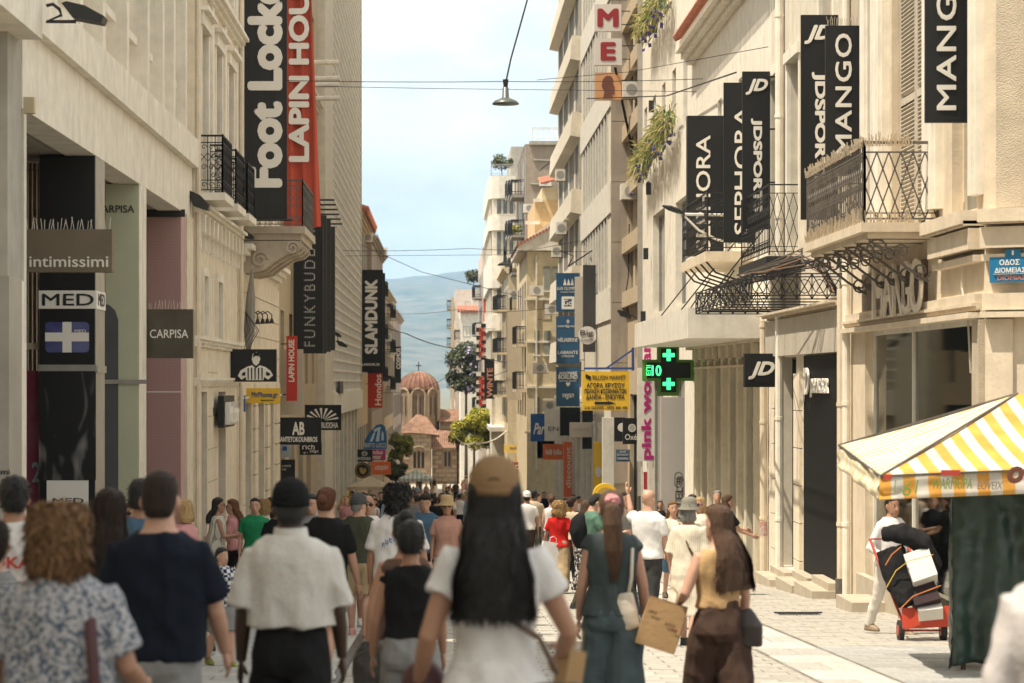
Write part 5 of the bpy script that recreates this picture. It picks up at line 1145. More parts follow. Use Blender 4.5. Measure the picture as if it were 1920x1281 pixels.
# dark banner and red fabric banner
s = sign('huge black fabric banner with bold white lettering running upward over the stone balcony', 458, -75, 538, 411, 53.6, mat('black_fabric_banner', (.026, .025, .024), .8, var=.2, scale=2, stretch=(6, 6, .3)), [('Foot Locker', 464, -70, 530, 352, dict(o='up', bold=.075))], .03, name='banner', cat='banner')
MB().tube([(PX(444, 53.6), 53.62, PZ(412, 53.6)), (PX(548, 53.6), 53.62, PZ(412, 53.6))], .03, 6).build('rod', black, s)
s = thing('banner', 'long red fabric banner with white capitals hanging beside the huge black banner', 'banner', (PX(570, 61), 61, PZ(427, 61)))
mb = MB(); V = []; n_u, n_v = 16, 20
for j in range(n_v+1):
    v = -80+j*(507/n_v)
    for i in range(n_u+1):
        e0, e1 = 532, 584+(v/427)*18; u = e0+(e1-e0)*i/n_u; V.append((PX(u, 61), 61+.05*math.sin(i*1.1+v*.004)+.03*math.sin(i*2.3+v*.01), PZ(v+2*math.sin(i*.7), 61)))
mb.add(V, [(j*(n_u+1)+i, j*(n_u+1)+i+1, (j+1)*(n_u+1)+i+1, (j+1)*(n_u+1)+i) for j in range(n_v) for i in range(n_u)])
mb.add([(p[0], p[1]+.02, p[2]) for p in V], [(j*(n_u+1)+i, (j+1)*(n_u+1)+i, (j+1)*(n_u+1)+i+1, j*(n_u+1)+i+1) for j in range(n_v) for i in range(n_u)])
mb.build('cloth', redf, s, smooth=True); ctext('LAPIN HOUSE', 541, -75, 580, 304, 60.9, whitel, s, o='up', bold=.06, th=.01)
# right row banners
mg = [('MANGO', 1756, -72, 1793, 207, dict(o='up', bold=.02, space=1.1))]
sign('black banner with spaced pale capitals reading upward at the top right by the shutters', 1735, -80, 1815, 230, 29.6, blackv, mg, .06, name='banner', cat='banner', br=(6.4, 20, 180), edge=1)
sign('black banner with spaced capitals and a comb of bird spikes behind the corner balcony', 1548, 48, 1614, 330, 37.0, blackv, [('MANGO', 1566, 63, 1597, 292, dict(o='up', bold=.02, space=1.1))], .06, name='banner', cat='banner', sp=22, br=(6.4, 80, 280), frame=None)
def jd(s, u0, v0, u1, v1, Y):
    ctext('JD', u0, v0, u1, v1, Y-.001, whitel, s, bold=.06, shear=.35)
s = sign('black banner with slanted monogram and capitals reading downward, behind the spiked banner', 1502, 28, 1572, 412, 38.9, blackv, [('JDSPORTS', 1522, 135, 1549, 345, dict(o='dn', bold=.06))], .06, name='banner', cat='banner', br=(6.4, 50, 380)); jd(s, 1508, 47, 1562, 83, 38.9)
s = sign('black banner with slanted monogram and capitals reading downward, above the black iron balcony', 1392, 134, 1444, 430, 46.6, blackv, [('JDSPORTS', 1408, 222, 1429, 398, dict(o='dn', bold=.06))], .06, name='banner', cat='banner', br=(6.4, 144, 242, 342)); jd(s, 1398, 148, 1440, 178, 46.6)
sign('black banner with thin capitals reading upward, partly covered by the next banner', 1357, 155, 1417, 455, 49.2, blackv, [('SEPHORA', 1377, 200, 1402, 440, dict(o='up', bold=.015))], .06, name='banner', cat='banner', br=(6.4, 170, 400))
sign('leftmost black banner with thin capitals reading upward on the white house', 1289, 217, 1357, 480, 54.4, blackv, [('SEPHORA', 1305, 254, 1332, 470, dict(o='up', bold=.015))], .3, name='banner', cat='banner', br=(6.4, 230, 450))
s = sign('square black box sign with a slanted white monogram over the cream shopfront', 1396, 663, 1460, 726, 46.2, blackv, [], .2, br=(6.4, 675, 715)); jd(s, 1403, 678, 1453, 712, 46.2)
# pharmacy cross
s = thing('pharmacy_cross', 'green pharmacy cross with glowing plus signs and a number, under the white canopy', 'sign', (PX(1253, 61), 61, PZ(742, 61)))
gr = mat('green_frame', (.10, .25, .03), .5); led = mat('led_green', (.02, .5, .12), .5, var=0, emit=(.05, 1, .25, 1.6))
def cross(c, a, b, Y, m, th, nm, off=0, rr=0):
    x, y = c; P = [(x-b,y-a),(x+b,y-a),(x+b,y-b),(x+a,y-b),(x+a,y+b),(x+b,y+b),(x+b,y+a),(x-b,y+a),(x-b,y+b),(x-a,y+b),(x-a,y-b),(x-b,y-b)]
    mb = MB(); mb.prism([(PX(u, Y), PZ(v, Y)) for u, v in P], FC(Y), off, off+th); return mb.build(nm, m, s)
cross((1253.5, 694.5), 48, 20, 61, gr, .3, 'frame', -.3); cross((1253.5, 694.5), 41, 14.5, 61, blackv, .03, 'screen', .0)
cross((1253.5, 666), 11, 3.6, 61, led, .01, 'lit_plus', .031); cross((1253.5, 720), 11, 3.6, 61, led, .01, 'lit_plus', .031)
ctext('10', 1222, 685, 1240, 705, 60.965, led, s, bold=.03); ctext('ΕΠΙ', 1212, 685, 1220, 704, 60.965, led, s, o='up', bold=.02)
mb = MB(); mb.bar((PX(1300, 61), 61.15, PZ(688, 61)), (6.4, 61.15, PZ(688, 61)), .03); mb.bar((PX(1300, 61), 61.15, PZ(700, 61)), (6.4, 61.15, PZ(700, 61)), .03); mb.build('bracket', black, s)
s = sign('white vertical sign with magenta lowercase words reading upward on two thin poles', 1195, 690, 1227, 865, 75, white_p, [('pink woman', 1202, 640, 1226, 862, dict(o='up', bold=.06, m=pinkl))], .12)
mb = MB()
for u in (1203, 1215, 1225): mb.bar((PX(u, 75), 75.05, PZ(866, 75)), (PX(u, 75), 75.05, G(75)), .025)
mb.build('pole', white_p, s)
s = sign('light grey hotel panel with an oval crest standing beside the cream shopfront', 1240, 745, 1303, 1012, 66, mat('grey_panel', (.40, .37, .34), .6, var=.03), [('HOTEL', 1266, 913, 1280, 990, dict(o='up', m=charc)), ('#', 1268, 893, 1277, 908, dict(m=charc))], .5)
mb = MB(); oc = [(1272+7*math.cos(a), 900+(7*math.sin(a))+(7 if math.sin(a) > 0 else -7)) for a in [R(k*20) for k in range(19)]]; mb.tube([(PX(u, 66), 65.97, PZ(v, 66)) for u, v in oc], .014, 4); mb.build('crest', charc, s)
MB().box(PX(1240, 66), PX(1303, 66), 65.95, 65.998, PZ(1012, 66), PZ(882, 66)).build('lower_panel', mat('pale_panel', (.50, .46, .42), .6, var=.03), s) if 0 else None
# MET boxes
mw = mat('milky_light_box', (.66, .62, .58), .4, var=.03)
s = sign('white light box with the red letter M, top of three stacked boxes', 1115, 8, 1165, 58, 84, mw, [('M', 1120, 16, 1160, 51, dict(m=dred, bold=.07))], .3, br=(6.6, 20, 45))
s = sign('white light box with the red letter E, middle of three stacked boxes', 1115, 72, 1166, 122, 84, mw, [('E', 1126, 79, 1155, 114, dict(m=dred, bold=.07))], .3, br=(6.6, 85, 110))
s = sign('orange light box with a brown helmeted head, lowest of three stacked boxes', 1116, 136, 1165, 187, 84, mat('orange_light_box', (.60, .31, .14), .4, var=.06), [], .3, br=(6.6, 150, 175))
poly([(1131,184),(1133,172),(1128,162),(1130,149),(1137,142),(1146,143),(1150,150),(1149,157),(1153,165),(1151,170),(1153,176),(1147,178),(1150,184)], 83.999, mat('brown_print', (.16, .05, .03), .6), s, name='helmeted_head')
tag(MB().bar((PX(1153, 84), 83.9, PZ(127, 84)), (PX(1198, 86), 86, PZ(342, 86)), .05).build('stay_rod', iron), 'long black slanting rod below the letter boxes', 'rod')
# blue stack
Y = 105
sign('blue panel with crown logo and a rounded GO tile, top of the blue stack', 1043, 512, 1087, 585, Y, blueb, [('LUX OLYMPIC', 1045, 538, 1083, 544, dict(bold=.01)), ('COLLECTION', 1051, 546, 1077, 549, {}), ('▲▲▲', 1056, 522, 1076, 535, {}), ('□', 1053, 556, 1077, 580, dict(bold=.06)), ('Go', 1057, 562, 1073, 573, dict(bold=.02))], .15, br=(6.06, 520, 580), frame=None)
sign('blue panel with three small white brand names, middle of the blue stack', 1043, 593, 1087, 682, Y, blueb, [('◊', 1062, 599, 1068, 607, {}), ('nordgreen', 1046, 609, 1084, 615, {}), ('HÉLIABRINE', 1046, 632, 1083, 641, {}), ('LABANTE', 1046, 658, 1084, 664, {}), ('LONDON', 1053, 666, 1076, 670, {})], .15, br=(6.06, 600, 675))
sign('blue panel with two line white name and leaf mark, lowest of the blue stack', 1043, 688, 1087, 762, Y, blueb, [('ANNEMARIE', 1048, 697, 1082, 703, dict(bold=.02)), ('BORLIND', 1047, 703, 1083, 711, dict(bold=.03)), ('NATURAL BEAUTY', 1049, 713, 1081, 716, {}), ('♥', 1061, 717, 1069, 725, {}), ('vegan', 1055, 738, 1076, 749, dict(shear=.4, bold=.02))], .15, br=(6.06, 695, 755))
sign('slim beige vertical board with a brown stripe behind the round sign', 1078, 519, 1100, 632, 97.5, mat('pale_beige_board', (.60, .53, .43), .6, var=.03), [], .12, br=(6.06, 530))
sign('plain dark vertical slab sign behind the round white sign', 1094, 497, 1117, 660, 96.4, charc, [], .5, br=(6.06, 515, 590, 640))
s = thing('shop_sign', 'round white sign with small dark lettering over the dark slab', 'sign', (PX(1101, 95.8), 95.8, PZ(646, 95.8)))
poly(circ(17, (1101, 629)), 95.8, mw, s, .15, 'board'); ctext('Big', 1088, 619, 1112, 632, 95.64, charc, s, bold=.01); ctext('BY HONDOS', 1090, 636, 1112, 639, 95.64, charc, s)
yk = dict(m=mat('black_print', (.02, .02, .02), .6))
s = sign('yellow gold buyer board with black Greek lines and phone numbers', 1092, 697, 1180, 770, 79.5, yel, [('BILLION MARKET', 1111, 704, 1173, 712, yk), ('ΑΓΟΡΑ ΧΡΥΣΟΥ', 1100, 718, 1171, 727, dict(yk, bold=.03)), ('ΠΩΛΗΣΗ ΚΟΣΜΗΜΑΤΩΝ', 1096, 729, 1174, 738, dict(yk, bold=.025)), ('ΔΑΝΕΙΑ - ΕΝΕΧΥΡΑ', 1099, 740, 1171, 749, dict(yk, bold=.03)), ('210 3223555 - 6932 200 100', 1096, 762, 1176, 767, dict(yk, bold=.01))], .1)
poly([(1115,753.5),(1140,753.5),(1140,752),(1154,756),(1140,759.5),(1140,758.5),(1115,758.5)], 79.499, blackv, s, name='arrow')
poly([(1098,701),(1108,706),(1108,714),(1098,709)], 79.499, blackv, s, name='logo')
mb = MB(); bb_ = mat('blue_bracket', (.03, .07, .25), .5); mb.bar((PX(1095, 79.5), 79.55, PZ(691, 79.5)), (PX(1190, 79.5), 79.55, PZ(691, 79.5)), .05); mb.bar((PX(1135, 79.5), 79.55, PZ(692, 79.5)), (PX(1188, 79.5), 79.55, PZ(655, 79.5)), .04); mb.bar((PX(1187, 79.5), 79.55, PZ(652, 79.5)), (PX(1187, 79.5), 79.55, PZ(695, 79.5)), .06); mb.build('bracket', bb_, s)
sign('blue sign with white script letters cut off by a white board', 995, 776, 1023, 828, 120, blue2, [('Par', 1000, 793, 1022, 815, dict(shear=.4, bold=.04))], .15, br=(6.06, 785))
sign('white board with thin sideways letters between the blue and black boards', 1021, 768, 1051, 827, 117, white_p, [('EN', 1028, 800, 1047, 808, dict(m=charc))], .15)
sign('blank black board right of the white sideways letter board', 1050, 764, 1088, 817, 107, blackv, [], .15, br=(6.06, 775))
sign('small pale beige sign with faint capitals below the black board', 1068, 792, 1110, 820, 97.5, mat('pale_beige_board', (.60, .53, .43), .6), [('PARFOIS', 1076, 803, 1104, 808, dict(m=metal))], .15, br=(6.06, 800))
sign('dark pillar board behind the small beige sign', 1092, 766, 1112, 842, 98, blackv, [], .2, br=(6.06, 780))
s = sign('black sign with a small globe logo and a white word, left of the pink lettering', 1168, 784, 1196, 833, 82, blackv, [('Oxé', 1172, 814, 1194, 825, dict(bold=.01)), ('◍', 1178, 795, 1192, 810, {})], .15, br=(6.6, 800)); sign('black sign edge with a white scrap of logo behind the globe sign', 1152, 783, 1172, 828, 83.5, blackv, [('◖', 1158, 793, 1168, 810, {})], .15, br=(6.6, 800))
sign('small blue street name plate under the globe sign', 1155, 843, 1181, 866, 84, mat('faded_blue_plate', (.07, .14, .22), .5), [('ΟΔΟΣ', 1162, 845, 1174, 849, {}), ('ΚΟΡΝΑΡΟΥ', 1158, 851, 1178, 855, {}), ('KORNAROU', 1158, 858, 1178, 862, {})], .05)
sign('orange red shop sign with white rounded words near the far shops', 1018, 833, 1056, 862, 118, orangeb, [('folli follie', 1023, 842, 1053, 853, dict(bold=.06))], .15, br=(6.06, 840))
sign('orange red vertical banner with white streaks beside the rounded word sign', 1057, 829, 1072, 932, 112, orangeb, [('discount', 1061, 838, 1070, 915, dict(o='up', bold=.02))], .1)
sign('yellow sign with faint dark letters near the round tree', 945, 834, 990, 849, 150, mat('pale_yellow_board', (.80, .58, .16), .5), [('MrPhone.gr', 956, 838, 988, 845, dict(m=brownb))], .12, br=(5.0, 840))
sign('yellow square sign with two faint Greek words below the long yellow sign', 979, 848, 999, 886, 142, yel, [('ΑΓΟΡΑ', 981, 854, 997, 859, dict(m=brownb)), ('ΧΡΥΣΟΥ', 981, 862, 997, 867, dict(m=brownb)), ('ΠΟΛΗΣΗ', 983, 871, 996, 874, dict(m=brownb))], .12, br=(5.8, 860))
sign('small yellow sign half behind the square Greek sign', 966, 856, 980, 868, 152, yel, [], .12, br=(5.0, 860)); sign('small dark red sign with a white curl left of the yellow signs', 960, 867, 977, 888, 147, dred, [('C', 965, 872, 973, 880, dict(bold=.04))], .12, br=(5.2, 875))
sign('tall yellow panel with a face circle behind the crowd', 1113, 829, 1129, 942, 92.5, yel, [('●', 1116, 875, 1128, 895, dict(m=mw))], .3)
sign('tall plain white panel right of the yellow panel', 1130, 783, 1151, 945, 86.5, white_p, [], .4)
sign('dark red small shop panel behind the thin poles', 1207, 885, 1219, 918, 76.5, dred, [], .1)
sign('large blank beige board high on the yellow houses', 951, 582, 980, 750, 141, beige, [], .15, br=(5.3, 600, 720))
def checks(u0, v0, u1, v1, Y, label, txt):
    s = sign(label, u0, v0, u1, v1, Y, white_p, [], .15, br=(3.6, v0+10)); n = 9
    for k in range(n):
        for j in range(2):
            if (k+j) % 2: MB().box(PX(u0+(u1-u0)*j*.5, Y), PX(u0+(u1-u0)*(j+1)*.5, Y), Y-.012, Y-.001, PZ(v0+(v1-v0)*(k+1)/n, Y), PZ(v0+(v1-v0)*k/n, Y)).build('black_square', blackv, s)
    ctext(txt, u0+(u1-u0)*.25, v0+6, u0+(u1-u0)*.85, v1-4, Y-.02, redb, s, o='up', bold=.05)
checks(893, 607, 911, 675, 176, 'black and white chequered sign with red letters, upper of two on the far right row', 'POPAIR'); checks(893, 698, 911, 765, 176, 'black and white chequered sign with red letters, lower of two on the far right row', 'POPAIR')
sign('dark vertical sign with reddish letters beside the chequered signs', 908, 673, 927, 748, 172, blackv, [('WINTE', 913, 690, 924, 745, dict(o='up', bold=.04, m=mat('salmon_print', (.55, .25, .17), .5)))], .15, br=(3.7, 680))
# side door sign with raised letters, left
t = thing('shop_sign', 'white raised letters with a small black lamp over the dark door of the balconette house', 'sign', (XL+.2, 47, PZ(800, 47)))
MB().fbox(FL(XL+.12), 47.6, 50.0, PZ(800, 49), PZ(742, 49), 0, .12).build('board', blackv, t); text('Foot Locker', (XL+.25, 47.7, PZ(795, 49)), (0, 2.2, 0), (0, 0, .45), (.1, 0, 0), whitel, t, .05)
def facade_sign(label, Y0, Y1, v0, v1, X, m, out=.1, s='', tm=None):
    Ym = (Y0+Y1)/2; t = thing('shop_sign', label, 'sign', (X, Ym, PZ(v1, Ym))); MB().box(min(X, X-out), max(X, X-out), Y0, Y1, PZ(v1, Ym), PZ(v0, Ym)).build('board', m, t); return t
# cables at small blue plates etc on left wall
sign('small bent blue sign hanging crooked on the left wall under the yellow sign', 447, 742, 460, 772, 53.9, blue2, [], .05); sign('small yellow tag sign below the crooked blue sign', 449, 770, 456, 795, 54.0, yel, [], .05)
# ---------------------------------------------------------------- lamps, wires
def flood(label, u0, v0, u1, v1, Y, arm):
    t = thing('floodlight', label, 'lamp', (PX(u0, Y), Y, PZ(v1, Y))); x0, x1 = PX(u0, Y), PX(u1, Y); z0, z1 = PZ(v1, Y), PZ(v0, Y)
    mb = MB(); mb.prism([(x0, z1-.02), (x0+.05, z1), (x0+(x1-x0)*.55, z1-(z1-z0)*.2), (x1, z0+(z1-z0)*.3), (x1-.03, z0), (x0+(x1-x0)*.25, z0+(z1-z0)*.25)], FC(Y), -.3, 0); mb.build('housing', black, t)
    mb = MB(); mb.tube([(PX(p[0], Y), Y+.1, PZ(p[1], Y)) for p in arm], .018, 6); mb.build('arm', black, t)
flood('large dark street floodlight on the white slab at the top left corner', 115, 2, 195, 42, 25.0, [(84, 8), (96, 5), (108, 14), (112, 26), (84, 38), (140, 38)])
flood('black floodlight at the end of the deep cream fascia', 352, 358, 392, 395, 43.5, [(343, 362), (354, 362), (345, 370), (342, 385), (349, 400)])
flood('black floodlight on a bar at the foot of the huge black banner', 438, 426, 476, 450, 53.3, [(436, 425), (434, 412), (440, 412), (548, 412)])
flood('small black floodlight right of the charcoal banners', 630, 638, 651, 652, 92, [(622, 625), (632, 625), (634, 640)]); flood('upper small black floodlight right of the charcoal banners', 627, 622, 640, 633, 90, [(620, 628), (629, 628)])
def wlamp(label, u, v, Y): t = thing('wall_spotlight', label, 'lamp', (PX(u, Y), Y, PZ(v, Y))); MB().tube([(PX(u, Y), Y, PZ(v-8, Y)), (PX(u, Y), Y, PZ(v+8, Y))], .06, 10).build('shade', black, t); MB().tube([(PX(u, Y), Y, PZ(v, Y)), (PX(u-16, Y), Y, PZ(v, Y))], .02, 6).build('arm', black, t)
wlamp('left of two black wall spotlights by the raised letter sign', 396, 772, 47.5); wlamp('right of two black wall spotlights by the raised letter sign', 440, 765, 52.5)
# cobra lamp on the right
t = thing('street_lamp', 'cobra head street lamp on a curved bracket before the leftmost black banners', 'street lamp', (6.4, 51, PZ(400, 51)))
Y = 51; MB().tube([(PX(1242, Y), Y, PZ(386, Y)), (PX(1255, Y), Y, PZ(390, Y)), (PX(1272, Y), Y, PZ(396, Y)), (PX(1284, Y), Y, PZ(402, Y))], [.03, .10, .10, .03], 8, flat=.6).build('lamp_head', black, t)
mb = MB(); mb.tube([(PX(1284, Y), Y, PZ(402, Y)), (PX(1390, Y), Y, PZ(404, Y))], .03, 6); mb.tube([(PX(1284, Y), Y, PZ(406, Y)), (PX(1310, Y), Y, PZ(432, Y)), (PX(1345, Y), Y, PZ(450, Y)), (PX(1390, Y), Y, PZ(456, Y))], .025, 6); mb.build('bracket', white_p, t)
flood('small street lamp head left of the white canopy', 1158, 581, 1184, 597, 84, [(1184, 590), (1200, 600)])
def hang_lamp(label, u, v, w_, Y, chain):
    t = thing('hanging_street_lamp', label, 'street lamp', (PX(u, Y), Y, PZ(v, Y))); x, z, r = PX(u, Y), PZ(v, Y), w_/2*Y/FPX
    mb = MB(); pr = [(0, r), (.03, r*1.0), (.09, r*.82), (.14, r*.45), (.17, r*.26), (.42, r*.22), (.44, r*.1)]; mb.loft([(x, Y, z+a, b, b) for a, b in pr], 20); mb.build('shade', mat('green_grey_enamel', (.10, .11, .10), .4, .3), t, smooth=True)
    mb = MB(); mb.loft([(x, Y, z+.43, r*.16, r*.16), (x, Y, z+.62, r*.22, r*.2)], 8); mb.build('gear_box', iron, t)
    if chain: mb = MB(); mb.tube([(PX(a, Y), Y, PZ(b, Y)) for a, b in chain], .028, 4); mb.build('chain', iron, t)
hang_lamp('enamel hanging street lamp high in the sky on a slanting chain', 948, 196, 50, 60, [(949, 152), (958, 110), (972, 60), (992, -12)])
hang_lamp('smaller hanging street lamp farther away before the white rounded block', 947, 498, 28, 105, [(947, 462), (946, 478)])
def wire(label, pts, r=.012, m=cable, sag=0):
    P = [(PX(u, Y), Y, PZ(v, Y)) for u, v, Y in pts]
    if sag:
        Q = []
        for a, b in zip(P[:-1], P[1:]):
            for k in range(8): q = k/8; Q.append((a[0]+(b[0]-a[0])*q, a[1]+(b[1]-a[1])*q, a[2]+(b[2]-a[2])*q-sag*4*q*(1-q)))
        P = Q+[P[-1]]
    tag(MB().tube(P, r, 4).build('wire', m), label, 'wire')
wire('upper wire across the sky carrying the near hanging lamp', [(487, 150, 60), (948, 153, 60), (1318, 148, 60)], .011, sag=.03)
wire('second wire across the sky just below the near hanging lamp fitting', [(495, 160, 61.5), (800, 166, 61.5), (1306, 172, 61.5)], .009)
wire('wire rising to the white wall house from the lamp', [(1008, 150, 60), (1180, 135, 62), (1440, 88, 47)], .01)
wire('wire with knots near the helmet head box', [(1100, 185, 70), (1250, 180, 66), (1380, 136, 52)], .02)
wire('wire at mid height across the street before the white rounded block', [(640, 470, 104), (880, 466, 104), (1110, 472, 104)], .014, sag=.05)
wire('second mid height wire slightly lower', [(645, 480, 106), (945, 478, 106), (1100, 450, 104)], .012)
wire('long black cable slanting from the lattice block down to the right', [(665, 580, 128), (760, 625, 140), (870, 655, 160), (960, 680, 150)], .03, sag=.2)
wire('thin cable low across the street above the dome', [(700, 735, 140), (850, 700, 170), (960, 690, 160)], .02, sag=.5)
wire('thin horizontal cable before the mountain', [(690, 585, 140), (860, 580, 150), (1050, 575, 112)], .016, sag=.2)
wire('thin diagonal cable high before the mountain', [(668, 455, 126), (790, 510, 140), (990, 560, 140)], .018)
wire('pale garland cable by the round tree', [(850, 815, 150), (890, 830, 150), (950, 808, 160)], .05, spikem, .3)
wire('loose black cable down the stone sided office block', [(1180, 420, 87), (1178, 520, 87), (1172, 560, 87), (1182, 600, 87)], .03)
wire('knotted cable bundle beside the concrete parapets', [(1050, 470, 104), (1075, 480, 104), (1065, 500, 104), (1110, 470, 100), (1180, 440, 88)], .03)
wire('pale cable running down the corner building cornice', [(1808, 380, 29.9), (1806, 470, 29.7), (1803, 540, 29.7), (1815, 600, 29.5), (1820, 700, 29.5)], .014, spikem)
for k in range(3): wire('black cable drooping at the near end of the iron canopy, %s strand' % ('upper', 'middle', 'lower')[k], [(1530, 470+k*9, 40), (1556, 520+k*8, 39), (1580, 560+k*4, 38.4), (1600, 566, 38.2)], .016)
# ---------------------------------------------------------------- people
def cloth(name, col, **k):
    k.setdefault('spec', .15)
    k.setdefault('rough', .9); k.setdefault('var', .12); k.setdefault('scale', 6); k.setdefault('bump', .25); k.setdefault('bscale', 60)
    return mat(name, col, **k)
skin = {'fair': mat('fair_skin', (.52, .30, .21), .5, var=.08), 'tan': mat('tanned_skin', (.40, .215, .135), .5, var=.08), 'olive': mat('olive_skin', (.33, .175, .105), .5, var=.08), 'dark': mat('dark_skin', (.055, .030, .020), .45, var=.1)}
def hairm(name, col): return mat(name, col, .62, var=.5, scale=5, stretch=(28, 28, 1.2), bump=.6, bscale=12, spec=.3)
hb, hbr, hdb, hbl, hgi, hgr = mat('black_hair', (.007, .006, .006), .42, var=.5, scale=5, stretch=(28, 28, 1.2), bump=.6, bscale=12, spec=.5), hairm('brown_hair', (.095, .052, .030)), hairm('dark_brown_hair', (.025, .014, .009)), hairm('blonde_hair', (.50, .33, .15)), hairm('ginger_hair', (.21, .115, .052)), hairm('grey_hair', (.25, .24, .22))
DG = bpy.context.evaluated_depsgraph_get
def solid(mb, vox, sm=2, disp=0., seed=0, fq=(9, 9, 3.5)):
    me = bpy.data.meshes.new('s'); me.from_pydata(mb.v, [], mb.f); me.update()
    o = bpy.data.objects.new('s', me); COL.objects.link(o)
    r_ = o.modifiers.new('r', 'REMESH'); r_.mode = 'VOXEL'; r_.voxel_size = vox
    if sm: q = o.modifiers.new('m', 'SMOOTH'); q.iterations = sm; q.factor = .6
    m2 = bpy.data.meshes.new_from_object(o.evaluated_get(DG())); bpy.data.objects.remove(o); bpy.data.meshes.remove(me)
    if disp:
        n = len(m2.vertices); V = np.zeros(n*3); m2.vertices.foreach_get('co', V); V = V.reshape(-1, 3); Nn = np.zeros(n*3); m2.vertices.foreach_get('normal', Nn); Nn = Nn.reshape(-1, 3)
        d = np.array([.55-1.6*abs(mnoise.noise(Vector((p[0]*fq[0]*.7+p[2]*5+seed, p[1]*fq[1]*.7, p[2]*fq[2]*.9-p[0]*4))))+.8*mnoise.noise(Vector((p[0]*fq[0]+seed, p[1]*fq[1], p[2]*fq[2]+p[0]*3)))+.5*mnoise.noise(Vector((p[0]*fq[0]*2.3, p[1]*fq[1]*2+seed, p[2]*fq[2]*2.6))) for p in V])
        V += Nn*(d*disp)[:, None]; m2.vertices.foreach_set('co', V.ravel())
    m2.shade_smooth(); return m2
def addmesh(mb, me):
    mb.add([tuple(v.co) for v in me.vertices], [tuple(p.vertices) for p in me.polygons]); return mb
def obj(name, me, m, parent, label=None):
    me.materials.clear(); me.materials.append(m); me.name = name; o = bpy.data.objects.new(name, me); COL.objects.link(o); o.parent = parent
    if label: o['label'] = label
    return o
PRO = {'m': [(.80,.15,.105,-.015),(.86,.168,.125,-.02),(.93,.165,.118,-.012),(1.02,.15,.105,0),(1.10,.148,.102,0),(1.20,.163,.112,0),(1.30,.178,.118,0),(1.365,.180,.110,-.005),(1.41,.155,.092,-.01),(1.445,.115,.076,-.01),(1.475,.078,.068,-.008),(1.52,.064,.064,0)],
       'f': [(.80,.155,.11,-.015),(.86,.175,.128,-.022),(.93,.168,.118,-.012),(1.02,.138,.096,0),(1.10,.125,.088,.004),(1.20,.138,.10,.01),(1.28,.148,.112,.012),(1.35,.150,.098,0),(1.395,.132,.080,-.008),(1.435,.092,.064,-.008),(1.47,.056,.055,-.006),(1.53,.048,.052,0)]}
def hand(mb, wr, d, side, s, curl=.5, nrm=None, th_fwd=1):
    d = Vector(d).normalized(); n = Vector(nrm) if nrm else Vector((-side, 0, 0)); n = (n-d*n.dot(d)).normalized(); w = d.cross(n).normalized()
    if w.y*th_fwd < 0: w = -w
    wr = Vector(wr); k = s
    mb.tube([wr-d*.03*k, wr+d*.015*k, wr+d*.05*k, wr+d*.092*k], [.026*k, .031*k, .041*k, .038*k], 8, flat=.42, ref=n)
    for i, (off, ln, r_) in enumerate(((.030, .070, .0088), (.010, .080, .0092), (-.010, .074, .0088), (-.029, .058, .0078))):
        p = wr+d*.085*k+w*off*k; pts = [p-d*.02*k]; dd = d.copy(); a = curl*.55+i*.06
        for q in range(3):
            p = p+dd*ln*k*(.42, .32, .26)[q]; pts.append(p); dd = (dd*math.cos(a)+n*math.sin(a)).normalized()
        mb.tube(pts, [r_*k, r_*k, r_*.95*k, r_*.75*k], 6)
    p = wr+d*.03*k+w*.028*k; q = p+(d*.55+w*.7+n*.2).normalized()*.038*k; q2 = q+(d*.85+w*.2+n*.35).normalized()*.032*k
    mb.tube([p-w*.012*k, q, q2, q2+(d*.8+n*.5).normalized()*.018*k], [.014*k, .0115*k, .010*k, .007*k], 6)
NP = [0]
